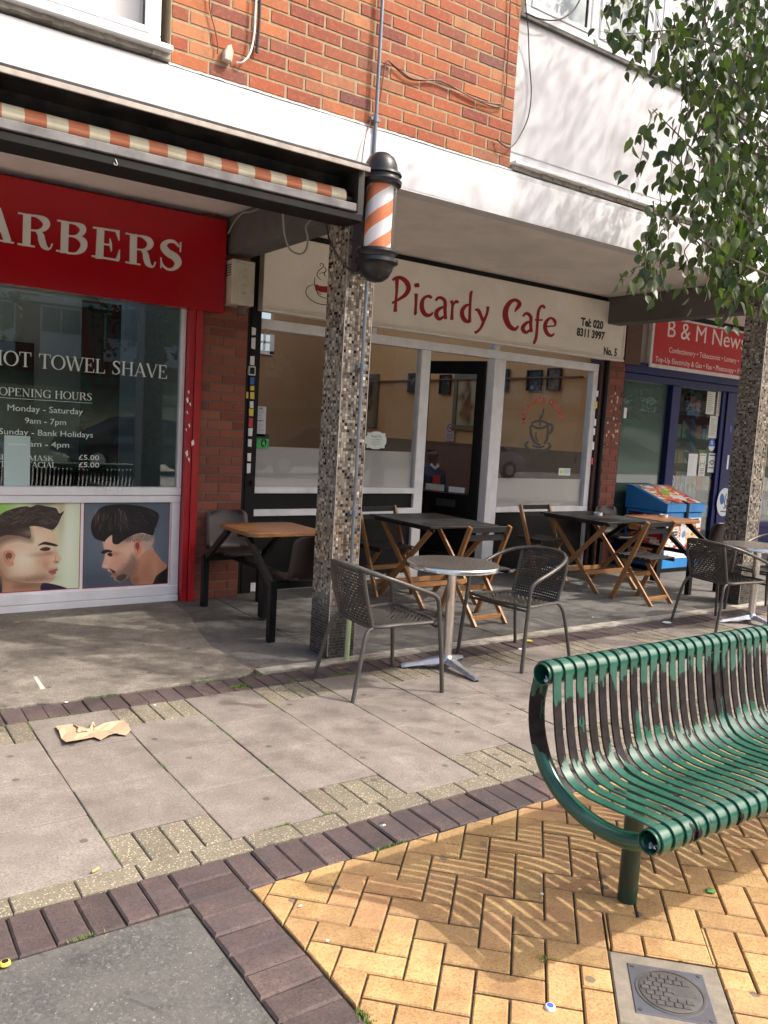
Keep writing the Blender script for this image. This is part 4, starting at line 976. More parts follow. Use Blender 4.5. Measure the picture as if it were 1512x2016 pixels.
# sign
sg = thing('barber_sign', 'glossy red barber sign board with raised pale serif letters', 'sign', (1, 6.4, 2.4))
m = MB(); m.bbox(-3.6, 2.785, 6.40, 6.50, 2.40, 3.135, .004); obj('sign_board', m, MT['red_sign'], sg)
def tb(x, y): return xz(x/3.36, 380+y/3.36, 6.39)
LT = {'R': [[(180,138,52),(175,350,52)], [(120,131,10),(205,148,10)], [(117,336,11),(230,354,11)], [(190,148,10),(240,152,15),(290,175,38),(308,205,46),(292,235,36),(250,248,14),(195,243,10)], [(240,248,12),(268,275,38),(278,315,44),(292,350,36),(318,370,16),(335,362,10),(346,335,10)]],
 'B': [[(432,190,50),(425,396,50)], [(380,180,10),(470,197,10)], [(373,380,11),(480,400,11)], [(445,196,10),(500,202,15),(540,222,36),(550,245,40),(535,270,34),(500,284,13),(448,282,10)], [(448,284,10),(500,289,16),(545,312,40),(556,345,44),(540,378,38),(500,399,15),(445,398,10)]],
 'E': [[(667,236,48),(658,434,50)], [(617,227,11),(792,254,13)], [(778,256,24),(789,314,4)], [(680,336,10),(728,343,10)], [(728,300,4),(733,343,14),(738,386,4)], [(608,416,11),(788,446,14)], [(792,374,4),(779,440,26)]],
 'S': [[(1187,356,9),(1152,322,18),(1108,322,28),(1083,352,42),(1110,392,46),(1160,425,48),(1179,462,44),(1155,498,26),(1115,505,15),(1082,482,11),(1068,452,8)], [(1196,325,9),(1194,390,6)], [(1066,425,6),(1067,495,9)]],
 'A': [[(-18,105,48),(52,322,48)], [(-12,311,10),(92,330,11)], [(-70,240,11),(22,256,11)], [(-22,110,13),(-96,304,13)], [(-130,296,10),(-60,306,10)]]}
def af(st, ox, oy, sx_, sy_, tx, ty): return [[((x-ox)*sx_+tx, (y-oy)*sy_+ty+(x-ox)*(sx_-1)*.0, w_*sx_) for x, y, w_ in q] for q in st]
for strokes in (af(LT['B'], 380, 180, 1.16, 1.06, -400, 28), LT['A'], LT['R'], LT['B'], LT['E'], af(LT['R'], 120, 131, .865, .93, 833, 266), LT['S']):
    m = MB()
    for k, q in enumerate(strokes): stroke(m, q, 6.3995, .011+k*.0004, tb, n=1 if len(q) == 2 else 6, smooth=len(q) > 2)
    obj('raised_letter', m, MT['silver'], sg)
# pier with alarm box and black post
pr = thing('brick_pier', 'dull red brick pier between the barber window and the cafe', 'pier', (2.84, 6.5, 0))
m = MB(); m.box(2.64, 3.05, 6.506, 6.9, 0, 3.18); obj('mortar_bed', m, MT['mortar_dk'], pr)
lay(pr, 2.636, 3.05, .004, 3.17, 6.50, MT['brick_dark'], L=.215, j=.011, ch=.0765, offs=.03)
al = thing('alarm_box', 'weathered cream plastic alarm box on the brick pier by the red sign', 'alarm box', (2.9, 6.4, 2.44))
m = MB(); m.bbox(2.80, 3.0, 6.30, 6.499, 2.47, 2.83, .008); m.bbox(2.825, 2.985, 6.292, 6.3, 2.52, 2.80, .004); obj('housing', m, MT['grey_plastic'], al)
m = MB(); m.tube([(2.92, 6.36, 2.40), (2.92, 6.36, 2.475)], .034, 14); obj('lamp_dome', m, simple('brown tinted lamp', (.10, .065, .05), .3), al)
m = MB()
for q in range(5): m.box(2.797, 2.80, 6.33, 6.46, 2.70+q*.02, 2.708+q*.02)
obj('vent_slot', m, MT['black'], al)
m = MB()
for zz, ww in ((2.75, .03), (2.70, .045), (2.63, .05), (2.57, .045)): m.box(2.905-ww/2, 2.905+ww/2, 6.2905, 6.2915, zz-.012, zz+.012)
obj('faded_mark', m, simple('faded yellow print', (.44, .38, .24), .7), al)
pt = thing('black_post', 'black painted timber post with a column of peeling stickers beside the cafe window', 'post', (3.14, 6.62, 0))
m = MB(); m.bbox(3.053, 3.12, 6.60, 6.80, 0, 3.18, .004); m.bbox(3.122, 3.225, 6.60, 6.78, 0, 3.18, .006); obj('post', m, MT['black_matt'], pt)
st = [(500, 652, 9, 16, 'paper'), (499, 676, 9, 22, 'paper'), (497, 710, 10, 18, 'paper'), (497, 750, 9, 14, 'blue_label'), (497, 764, 9, 8, 'yellow'), (497, 779, 9, 14, 'yellow'), (487, 778, 5, 14, 'yellow'), (496, 797, 8, 14, 'paper'), (495, 812, 9, 15, 'yellow'), (494, 832, 9, 20, 'pinkred'), (493, 851, 9, 16, 'paper'), (492, 872, 8, 16, 'paper'), (491, 900, 8, 16, 'paper'), (490, 922, 8, 20, 'paper')]
for (px, py, w_, h_, mt) in st:
    x, z = xz(px, py, 6.596); a, b = w_*.0042/2, h_*.0042/2
    m = MB(); m.prism([(x-a, z-b+rn(.004)), (x+a, z-b+rn(.004)), (x+a+rn(.003), z+b+rn(.006)), (x-a+rn(.003), z+b)], 6.5975, 6.599, 'xz'); obj('sticker', m, MT[mt], pt)
x, z = xz(495, 730, 6.59); m = MB(); m.bbox(x-.035, x+.035, 6.575, 6.5985, z-.04, z+.04, .004); obj('switch_plate', m, MT['silver'], pt)
m = MB(); m.bbox(x-.022, x+.022, 6.571, 6.575, z-.028, z+.028, .002); obj('keypad', m, MT['black'], pt)
x, z = xz(497, 950, 6.59); m = MB(); m.lathe([(0, -.03), (.018, -.028), (.02, 0)], (x, 6.6, z), 12, 'y'); obj('door_knob', m, MT['black'], pt)

# ================================================================== cafe front
YC = 6.70
cf = thing('cafe_shopfront', 'cafe front with white painted window frames over black panels', 'shopfront', (5.4, YC, 0))
def fr(x0, x1, z0, z1, d=0.): return MB().bbox(x0, x1, 6.655-d, 6.745, z0, z1, .004)
for (x0, x1, z0, z1, d) in ((3.235, 7.66, 2.345, 2.435, .002), (3.235, 5.03, .895, .952, .004), (3.235, 5.03, .688, .748, .004), (3.235, 5.03, .0, .075, .004), (5.03, 5.145, 0, 2.344, .0), (4.42, 4.47, 2.436, 2.6, 0), (5.985, 6.05, 0, 2.344, .03), (6.053, 6.175, 0, 2.344, 0), (6.0, 6.07, 2.436, 2.6, 0), (6.176, 7.66, .688, .748, .004), (7.575, 7.66, .749, 2.344, 0), (7.62, 7.66, 0, .687, 0), (3.235, 3.255, .953, 2.344, -.01), (6.176, 7.66, 0, .03, 0)):
    obj('white_frame', fr(x0, x1, z0, z1, d), MT['white_gloss'], cf)
for (x0, x1, z0, z1) in ((3.235, 5.03, .076, .687), (3.235, 5.03, .749, .894), (6.176, 7.62, .031, .687)):
    m = MB(); m.box(x0, x1, 6.69, 6.73, z0, z1); obj('black_panel', m, MT['black'], cf)
for (x0, x1, z0, z1) in ((3.255, 5.03, .952, 2.345), (6.175, 7.575, .748, 2.345), (3.24, 4.42, 2.435, 2.62), (4.47, 6.0, 2.435, 2.62), (6.07, 7.65, 2.435, 2.62)):
    m = MB(); m.box(x0, x1, 6.698, 6.703, z0, z1); obj('pane', m, MT['clear'], cf)
m_, n_, p_, o_ = newmat('frosted window film')
p_.inputs['Base Color'].default_value = (.50, .48, .455, 1); p_.inputs['Roughness'].default_value = .6
tr_ = N(n_, 'ShaderNodeBsdfTransparent'); mx_ = N(n_, 'ShaderNodeMixShader'); mx_.inputs[0].default_value = .78
n_.links.new(tr_.outputs[0], mx_.inputs[1]); n_.links.new(p_.outputs[0], mx_.inputs[2]); n_.links.new(mx_.outputs[0], o_.inputs[0]); MT['film'] = m_
m = MB(); m.box(3.256, 5.029, 6.7045, 6.7055, .953, 1.315); obj('frosted_film', m, MT['film'], cf)
m = MB(); m.box(6.18, 7.57, 6.7045, 6.7055, .75, 1.065); obj('frosted_film', m, MT['film'], cf)
m = MB(); m.bbox(7.665, 7.755, 6.62, 6.8, 0, 3.18, .004); obj('dark_post', m, simple('dark brown timber post', (.05, .022, .018), .5), cf)
m = MB(); m.tube([(7.745, 6.60, 0), (7.745, 6.60, 2.6)], .028, 10); obj('downpipe', m, MT['black'], cf)
for (px, py, w_, h_, mt) in ((1176, 775, 8, 14, 'paper'), (1174, 797, 8, 16, 'yellow'), (1172, 832, 7, 16, 'paper'), (1170, 850, 7, 16, 'paper'), (1168, 878, 7, 18, 'paper'), (1166, 908, 7, 16, 'pinkred')):
    x, z = xz(px, py, 6.565); a, b = w_*.005/2, h_*.005/2
    m = MB(); m.prism([(x-a, z-b), (x+a, z-b), (x+a, z+b), (x-a, z+b+rn(.008))], 6.568, 6.57, 'xz'); obj('sticker', m, MT[mt], cf)
# notices on the glass
cv = Canvas(96, 200, (196, 202, 204))
for q in range(16): cv.rect(10, 20+q*10, 10+random.randint(40, 76), 23+q*10, (130, 135, 140))
cv.rect(12, 92, 60, 96, (20, 20, 20)); cv.rect(30, 8, 62, 15, (60, 60, 60))
x0, z0 = xz(502, 859, 6.69); x1, z1 = xz(525, 801, 6.69); sheet('notice', x0, x1, z0, z1, 6.6955, printmat('typed licence notice', cv), cf, .001)
cv = Canvas(160, 110, (52, 168, 84)); cv.rect(0, 0, 160, 36, (20, 24, 22)); cv.poly([(84,44),(128,44),(136,75),(108,102),(78,86)], (14, 18, 16), 2, True); cv.line([(108,52),(94,76),(122,76)], 6, (90,220,120)); cv.line([(112,60),(112,92)], 6, (90,220,120)); cv.rect(12, 44, 70, 48, (30,110,60))
x0, z0 = xz(500, 882, 6.69); x1, z1 = xz(530, 855, 6.69); sheet('hygiene_sticker', x0, x1, z0, z1, 6.6955, printmat('green hygiene rating sticker reading 4', cv), cf, .001)
cx, cz = xz(741, 867, 6.69); m = MB(); pl = []
for q in range(48):
    t_ = 2*PI*q/48; cx_, cz_ = abs(math.cos(t_))**.5*math.copysign(1, math.cos(t_)), abs(math.sin(t_))**.5*math.copysign(1, math.sin(t_)); wob = 1+.07*math.cos(8*t_)
    pl.append((cx+.118*cx_*wob, cz+.082*cz_*wob))
m.prism(pl, 6.6955, 6.6968, 'xz'); o = obj('scalloped_notice', m, simple('pale mint card', (.66, .74, .68), .6), cf)
txt('notice_lettering', 'Thank You', cx, cz+.03, 6.6952, .022, simple('grey brown script', (.3, .2, .16), .6), cf, align='CENTER', shear=.2)
for q, wv in enumerate((.14, .10, .14, .08)):
    m = MB(); m.box(cx-wv/2, cx+wv/2, 6.695, 6.6954, cz+.008-q*.018, cz+.012-q*.018); obj('small_print', m, MT['cable'], cf)
for a, b in (((1100, 936), (1124, 922)),):
    x0, z0 = xz(*a, 6.69); x1, z1 = xz(*b, 6.69)
    cv = Canvas(110, 60, (205, 222, 206)); cv.poly([(22,15),(38,30),(22,45),(8,30)], (190,200,90), 3, True); [cv.rect(50, 12+q*12, 98, 16+q*12, (110,160,190)) for q in range(3)]
    sheet('small_sticker', x0, x1, z0, z1, 6.6955, printmat('small pale window sticker', cv), cf, .001)
# cup drawing and arched words on the right hand window
def hc(x, y): return xz(850+x/3.36, 520+y/3.36, 6.694)
m = MB()
for k, q in enumerate([[(658,1055,5),(690,1040,8),(735,1040,7),(772,1062,7),(735,1082,8),(690,1082,8),(660,1060,5)], [(656,1065,6),(655,1110,8),(665,1150,9),(690,1185,8),(720,1195,7)], [(770,1068,5),(768,1120,7),(762,1160,7),(745,1190,6)], [(772,1055,6),(795,1065,8),(795,1100,9),(775,1125,7)], [(640,1175,5),(622,1195,7),(640,1222,9),(690,1238,9),(750,1232,8),(785,1205,7),(770,1180,5)], [(668,1200,5),(705,1212,7),(745,1205,5)], [(722,1070,3),(718,1040,5),(728,1010,6),(738,980,5),(742,955,3)], [(716,1068,3),(714,1030,4),(722,1000,3)], [(650,1225,4),(700,1245,6),(760,1235,4)], [(690,1110,3),(690,1150,4),(705,1175,3)]]):
    stroke(m, [(a_, b_, c_*2.1) for a_, b_, c_ in q], 6.6955, .0006+k*.0001, hc)
obj('cup_drawing', m, MT['ink'], cf)
for i, ch in enumerate('HOT & COLD DRINKS'):
    a = PI*(1.02-.98*i/16.); px = 732+112*math.cos(a)*1.02; py = 1030-120*math.sin(a)
    x, z = hc(px, py); txt('window_lettering', ch, x, z, 6.6948, .052, simple('faded red vinyl', (.40, .04, .03), .5) if i == 0 else bpy.data.materials['faded red vinyl'], cf, align='CENTER', rot=a-PI/2, bold=.006)
# open door
dr = thing('cafe_door', 'black framed glass cafe door standing open inwards', 'door', (5.985, 6.76, 0), rz=math.atan2(.93, -.37)-PI)
m = MB()
def dbox(a, b, z0, z1, t0=-.02, t1=.022): m.bbox(-b, -a, t0, t1, z0, z1, .003)
dbox(0, .10, .02, 2.32); dbox(.70, .80, .02, 2.32); dbox(.10, .70, 2.18, 2.32, -.018, .02); dbox(.10, .70, .66, .86, -.018, .02); dbox(.10, .70, .02, .18, -.018, .02); dbox(.10, .70, .18, .66, -.01, .01)
me = make_mesh('door_frame', m, MT['black']); o = inst('door_frame', me, dr, wloc(dr))
m = MB(); m.box(-.70, -.10, -.003, .003, .86, 2.18); inst('pane', make_mesh('pane', m, MT['clear']), dr, wloc(dr))
m = MB(); m.box(-.50, -.26, -.024, -.018, .71, .79); inst('letter_plate', make_mesh('letter_plate', m, simple('dull dark metal plate', (.10, .10, .10), .35, .7)), dr, wloc(dr))
m = MB(); m.box(-.66, -.42, -.006, -.004, .875, .945); inst('sticker', make_mesh('sticker', m, simple('pale yellow white sticker', (.62, .66, .55), .5)), dr, wloc(dr))
m = MB(); m.box(-.36, -.16, -.006, -.004, .875, .935); inst('sticker', make_mesh('sticker', m, MT['paper']), dr, wloc(dr))
# sign
cs = thing('cafe_sign', 'long cream cafe sign board with dark red art nouveau lettering and phone number', 'sign', (5.5, 6.5, 2.48))
m = MB(); m.bbox(3.18, 7.885, 6.505, 6.64, 2.485, 3.135, .003); obj('sign_board', m, MT['cream_sign'], cs)
m = MB(); m.bbox(3.175, 7.89, 6.485, 6.505, 2.478, 2.50, .003); m.bbox(3.175, 7.89, 6.495, 6.5049, 2.506, 2.518, .002); m.bbox(3.175, 7.89, 6.499, 6.5049, 2.525, 2.531, .001); m.bbox(3.175, 3.20, 6.495, 6.5049, 2.535, 3.13, .002); m.bbox(7.865, 7.89, 6.495, 6.5049, 2.535, 3.13, .002)
obj('moulding', m, MT['cream_sign'], cs)
m = MB(); m.box(3.18, 7.885, 6.53, 6.60, 3.137, 3.185); obj('top_gap_strip', m, MT['black_matt'], cs)  # dark gap between sign and soffit drawn as a black strip
def sp_(x, y): return xz(760+x/3.15, 520+y/3.15, 6.503)
LTT = [
 [[(40,100,14),(62,86,20),(95,86,24),(128,112,30),(140,150,30),(122,188,26),(85,215,18),(55,232,14),(38,242,14)], [(68,95,24),(66,170,17),(60,245,17),(57,296,23)]],
 [[(187,182,22),(186,240,17),(183,300,18),(185,308,26)], [(189,118,26),(191,131,33),(192,144,26)]],
 [[(283,212,15),(270,200,20),(248,202,17),(228,222,22),(222,262,28),(232,298,28),(255,318,24),(280,312,16),(290,298,9)]],
 [[(308,228,14),(322,210,17),(345,210,20),(366,232,22),(366,285,21),(370,342,18)], [(366,262,10),(340,272,18),(318,290,24),(312,318,26),(332,340,22),(362,322,12)]],
 [[(404,226,20),(412,250,16),(410,300,16),(408,346,22)], [(414,262,8),(425,240,15),(440,232,20),(445,243,14)]],
 [[(536,166,10),(527,182,18),(523,230,16),(520,290,17),(518,362,20)], [(520,252,8),(498,256,18),(474,285,24),(474,322,27),(492,350,26),(518,360,16)]],
 [[(552,284,10),(572,286,22),(588,318,20),(602,352,20)], [(632,262,18),(628,300,16),(608,350,18),(588,395,16),(566,418,16),(550,426,18)]],
 [[(800,296,8),(808,280,16),(824,258,26),(826,238,24),(800,222,20),(768,238,26),(744,280,33),(742,330,36),(762,380,32),(795,404,24),(815,392,14),(820,380,8)]],
 [[(850,325,12),(862,308,16),(880,308,20),(898,330,21),(897,375,20),(902,422,18)], [(898,355,10),(875,362,18),(852,385,24),(850,408,24),(870,424,20),(895,405,12)]],
 [[(985,275,14),(975,260,18),(958,266,16),(944,300,18),(938,380,17),(932,450,18),(920,485,18),(912,490,16)], [(924,345,12),(948,347,11),(972,346,12)]],
 [[(992,388,10),(1020,385,9),(1048,380,11),(1046,352,20),(1022,334,14),(996,354,21),(986,392,25),(1000,430,23),(1024,444,18),(1044,430,10)]]]
for q in LTT:
    m = MB()
    for k, s_ in enumerate(q): stroke(m, s_, 6.5045, .0015+k*.0004, sp_)
    obj('red_letter', m, MT['cafe_red'], cs)
txt_fit('small_lettering', 'Tel: 020', (1143, 640), (1187, 648), 6.504, .088, MT['ink'], cs, bold=.005)
txt_fit('small_lettering', '8311 3997', (1135, 660), (1190, 669), 6.504, .086, MT['ink'], cs, bold=.005)
txt_fit('small_lettering', 'No. 5', (1188, 698), (1214, 701), 6.504, .088, MT['ink'], cs, bold=.005)
def cu_(x, y): return xz(430+x/4.877, 380+y/4.877, 6.503)
m = MB(); m2 = MB()
for k, q in enumerate([[(985,700,5),(975,685,6),(990,675,6),(1010,690,8),(1000,715,8),(965,745,8),(948,780,8),(960,810,7),(985,835,5)], [(965,775,4),(1000,765,6),(1030,760,5)], [(930,805,4),(922,850,8),(930,900,9),(950,950,9),(990,975,7)], [(925,875,4),(860,900,7),(840,945,8),(860,1000,8),(930,1050,8),(1010,1072,8),(1120,1070,7),(1230,1035,7),(1260,980,7),(1225,930,4)], [(945,960,5),(975,990,7),(1040,1010,6),(1120,990,5)], [(1020,710,5),(1035,740,8),(1015,775,8),(1030,800,5)], [(1075,720,4),(1060,760,8),(1080,800,6)], [(1170,830,6),(1175,900,9),(1155,960,8),(1120,990,5)]]): stroke(m, q, 6.5045, .0008+k*.0002, cu_)
stroke(m2, [(940,880,20),(960,912,52),(1010,925,60),(1080,920,58),(1140,895,40),(1165,870,12)], 6.5045, .0006, cu_)
obj('cup_outline', m, MT['ink'], cs); obj('cup_fill', m2, MT['cafe_red'], cs)
# interior
ci = thing('cafe_interior', 'warm cream cafe room seen through the windows and open door', 'room', (5.5, 9, 0))
m = MB(); m.box(7.68, 7.80, 6.82, 12.2, 1.37, 3.9); obj('side_wall', m, MT['wall_cafe'], ci)
m = MB(); m.box(7.665, 7.80, 6.82, 12.2, 0, 1.369); m.box(7.655, 7.68, 6.82, 12.2, 1.36, 1.385); obj('dado', m, MT['wall_dado'], ci)
m = MB(); m.box(3.1, 3.2, 6.82, 12.2, 0, 2.9); bk = simple('brown back wall', (.36, .22, .11), .8, var=.08, scale=2); obj('left_wall', m, bk, ci)
wa = at(505, 655, 12); wb = at(536, 692, 12)
m = MB(); m.box(3.2, wa.x, 12, 12.1, 0, 2.9); m.box(wb.x, 7.68, 12, 12.1, 0, 4.6); m.box(wa.x, wb.x, 12, 12.1, 0, wb.z); m.box(wa.x, wb.x, 12, 12.1, wa.z, 3.1); obj('back_wall', m, bk, ci)
m = MB(); mx = (wa.x+wb.x)/2; mz = (wa.z+wb.z)/2; m.box(mx-.015, mx+.015, 11.99, 12.02, wb.z, wa.z); m.box(wa.x, wb.x, 11.99, 12.02, mz-.015, mz+.015); m.box(wb.x-.05, wb.x+.02, 11.98, 12.0, wb.z-.05, wa.z); m.box(wa.x, wb.x+.02, 11.98, 12.0, wb.z-.06, wb.z)
obj('rear_window_bars', m, MT['white_gloss'], ci)
m = MB(); m.box(7.81, 8.0, 7.25, 12.2, 2.9, 8.5); obj('added_sun_screen_wall', m, MT['white_panel'], ci)  # unseen wall added to keep the sun off the cafe back wall
m = MB(); m.box(3.1, 7.8, 6.76, 12.2, -.01, .004); obj('floor', m, MT['floor_in'], ci)
m = MB(); m.box(3.1, 7.8, 6.76, 7.22, 2.9, 2.95); m.box(3.1, 4.3, 7.22, 12.2, 2.9, 2.95); obj('ceiling', m, simple('pale ceiling', (.6, .5, .38), .8), ci)  # unseen rear roof left open to let sky light into the room
m = MB(); m.box(7.62, 7.68, 6.9, 12, 2.285, 2.30); obj('picture_rail', m, MT['wall_dado'], ci)
def xq(px, py, X):
    d = ray(px, py); p = EYE+d*(X/d.x); return p.y, p.z
def frame(px0, py0, px1, py1, label, art, border, sub=None):
    ya, za = xq(px0, py1, 7.66); yb, zb = xq(px1, py0, 7.66)
    y0, y1 = min(ya, yb), max(ya, yb); z0, z1 = min(za, zb), max(za, zb)
    t = thing('picture_frame', label, 'picture', (7.66, (y0+y1)/2, z0), 'pictures on the cafe wall')
    b = border; mm = MB(); mm.bbox(7.63, 7.675, y0, y1, z0, z0+b, .003); mm.bbox(7.63, 7.675, y0, y1, z1-b, z1, .003); mm.bbox(7.631, 7.674, y0, y0+b, z0+b, z1-b, .003); mm.bbox(7.631, 7.674, y1-b, y1, z0+b, z1-b, .003)
    obj('frame', mm, simple('dark frame '+label[:12], (.06, .05, .04) if b < .05 else (.20, .17, .10), .4), t)
    mm = MB(); mm.quad((7.655, y1-b, z0+b), (7.655, y0+b, z0+b), (7.655, y0+b, z1-b), (7.655, y1-b, z1-b), uv=True); obj('picture', mm, art, t)
def art(seed, base, marks):
    r = random.Random(seed); cv = Canvas(96, 120, base)
    for _ in range(26): cv.blob(r.gauss(48, 16), r.gauss(62, 24), r.uniform(4, 13), r.uniform(5, 18), r.choice(marks), .7)
    return cv
bwm = [(30, 28, 26), (60, 56, 52), (190, 185, 175), (15, 14, 13)]
frame(821, 735, 806, 773, 'small dark picture left of the open doorway', printmat('dark photo a', art(1, (50, 45, 40), bwm)), .04)
frame(886, 738, 868, 776, 'small black and white picture high on the wall in the doorway', printmat('bw photo b', art(2, (60, 54, 48), bwm)), .012)
frame(940, 737, 898, 848, 'large framed brown drawing of figures on the wall behind the door', printmat('brown drawing', art(3, (196, 170, 120), [(130, 70, 30), (160, 100, 50), (70, 40, 24)])), .07)
frame(741, 738, 700, 842, 'large framed picture partly hidden by the tiled column', printmat('brown drawing two', art(7, (150, 130, 84), [(110, 50, 30), (50, 40, 30), (160, 130, 60)])), .07)
frame(1000, 727, 988, 772, 'narrow black and white picture at the left edge of the right window', printmat('bw photo c', art(4, (44, 40, 38), bwm)), .015)
frame(1065, 729, 1040, 770, 'black and white picture in the middle of the right window', printmat('bw photo d', art(5, (34, 32, 30), bwm)), .015)
frame(1103, 725, 1080, 769, 'faded brown picture near the right frame of the window', printmat('brown photo e', art(6, (120, 90, 60), [(70, 44, 26), (150, 120, 84)])), .015)
frame(590, 745, 573, 785, 'small dark picture glimpsed left of the tiled column', printmat('dark photo f', art(8, (40, 34, 28), bwm)), .03)
t = thing('no_smoking_sign', 'white no smoking notice with red circle on the cafe wall', 'sign', (7.66, 8.9, 1.45))
ya, za = xq(876, 868, 7.655); yb, zb = xq(896, 832, 7.655)
cv = Canvas(90, 150, (214, 190, 170)); 
for r_, c in ((32, (190, 40, 44)), (25, (214, 190, 170))): cv.poly([(45+r_*math.cos(a/20*2*PI), 45+r_*math.sin(a/20*2*PI)) for a in range(20)], c)
cv.line([(28,45),(62,45)], 5, (40,36,36)); cv.line([(26,28),(64,62)], 6, (190,40,44))
for q in range(4): cv.rect(14, 92+q*12, 76, 96+q*12, (110, 110, 130))
m = MB(); m.quad((7.654, ya, za), (7.654, yb, za), (7.654, yb, zb), (7.654, ya, zb), uv=True); obj('notice_face', m, printmat('no smoking notice', cv), t)
# ================================================================== newsagent
YN = 6.74
nf = thing('newsagent_shopfront', 'newsagent front with dark blue frames, frosted window and glass door', 'shopfront', (9.4, YN, 0))
pn = thing('brick_pier', 'narrow brick pier with torn poster scraps between the cafe and the newsagent', 'pier', (7.9, 6.6, 0))
m = MB(); m.box(7.762, 8.07, 6.616, 6.95, 0, 3.18); obj('mortar_bed', m, MT['mortar_dk'], pn)
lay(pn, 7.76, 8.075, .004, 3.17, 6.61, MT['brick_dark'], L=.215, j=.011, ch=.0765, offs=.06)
rr = random.Random(12); m = MB()
for _ in range(34):
    px, py = rr.uniform(1188, 1224), rr.choice([rr.uniform(772, 800), rr.uniform(790, 880), rr.uniform(830, 885)]); x, z = xz(px, py, 6.6); q = rr.uniform(.006, .028)
    if x > 8.06 or x < 7.78: continue
    m.prism([(x+rr.uniform(.4, 1)*q*math.cos(a)*.7, z+rr.uniform(.5, 1.2)*q*math.sin(a)) for a in (0, 1.1, 2.2, 3.3, 4.2, 5.3)], 6.605, 6.6075, 'xz')
obj('torn_paper_scraps', m, simple('torn white paper scraps', (.62, .60, .56), .8, var=.15), pn, kind='stuff')
m = MB()
m.bbox(8.09, 10.75, 6.62, 6.80, 2.39, 2.52, .005); m.bbox(8.09, 10.75, 6.66, 6.80, 2.30, 2.388, .004)
m.bbox(8.085, 8.175, 6.68, 6.80, 0, 2.30, .004); m.bbox(9.13, 9.28, 6.68, 6.80, 0, 2.30, .004); m.bbox(10.36, 10.62, 6.68, 6.80, 0, 2.30, .004); m.bbox(8.176, 9.129, 6.685, 6.80, .30, .38, .004)
m.bbox(12.4, 12.55, 6.68, 6.80, 0, 2.5, .004); m.bbox(10.76, 14.6, 6.66, 6.8, 2.30, 2.52, .004); m.bbox(10.621, 12.39, 6.685, 6.8, .4, .48, .004)
obj('blue_frame', m, MT['blue_frame'], nf)
for a_, b_, c_h in ((8.176, 9.129, .299), (10.621, 12.39, .399), (12.551, 14.6, .399)): m = MB(); m.box(a_, b_, 6.72, 6.78, 0, c_h); obj('blue_panel', m, MT['blue_frame'], nf)
m = MB(); m.box(8.176, 9.129, 6.738, 6.744, .381, 2.299); obj('pane', m, MT['clear_dark'], nf)
m = MB(); m.box(9.281, 10.359, 6.738, 6.744, .12, 2.299); obj('pane', m, MT['clear_dark'], nf)
m = MB(); m.box(10.621, 12.39, 6.738, 6.744, .481, 2.299); obj('pane', m, MT['clear_dark'], nf)
m = MB(); m.box(8.176, 9.128, 6.76, 6.765, .382, 2.298); obj('frosted_film', m, simple('grey green frosted film', (.17, .205, .20), .6, var=.05, scale=2), nf)
m = MB(); m.bbox(9.281, 10.359, 6.70, 6.76, .0, .12, .003); m.bbox(9.285, 9.33, 6.70, 6.76, .12, 2.299, .003); m.bbox(10.27, 10.355, 6.70, 6.76, .12, 2.299, .003); obj('door_frame', m, MT['blue_frame'], nf)
# papers on the door
def np_(name, a, b, mat, th=.001):
    x0, z0 = xz(*a, 6.72); x1, z1 = xz(*b, 6.72); return sheet(name, min(x0, x1), max(x0, x1), min(z0, z1), max(z0, z1), 6.7345, mat, nf, th)
def lined(seed, bg=(205, 205, 196), col=(120, 118, 110)):
    r = random.Random(seed); cv = Canvas(90, 120, bg)
    for q in range(9): cv.rect(10, 14+q*11, 10+r.randint(35, 70), 17+q*11, col)
    return printmat('typed paper %d' % seed, cv)
np_('notice', (1391, 815), (1411, 772), lined(21)); np_('notice', (1411, 819), (1429, 770), lined(22)); np_('notice', (1396, 862), (1416, 820), lined(23))
np_('notice', (1354, 937), (1376, 894), lined(24, (215, 218, 220), (190, 190, 195))); 
cv = Canvas(90, 120, (205, 208, 200)); cv.rect(10, 8, 80, 12, (120,120,110)); cv.line([(20,44),(20,66)], 6, (20,20,22)); cv.line([(70,44),(70,66)], 6, (20,20,22)); cv.line([(28,55),(62,55)], 3, (180,40,40)); [cv.rect(16, 80+q*9, 74, 84+q*9, (120,120,120)) for q in range(4)]
np_('distancing_notice', (1376, 937), (1393, 893), printmat('distancing notice', cv))
cv = Canvas(90, 120, (208, 210, 212)); cv.rect(8, 8, 82, 16, (20,20,20)); cv.poly([(30,44),(60,44),(66,60),(45,74),(24,60)], (60,60,64), 2, True); cv.poly([(36,50),(54,50),(56,58),(45,66),(34,58)], (208,210,212), 2, True); cv.line([(14,50),(14,72)], 5, (20,20,22)); cv.line([(78,50),(78,72)], 5, (20,20,22)); cv.rect(10, 88, 80, 94, (60,60,60))
np_('face_mask_notice', (1394, 930), (1413, 893), printmat('mask notice', cv))
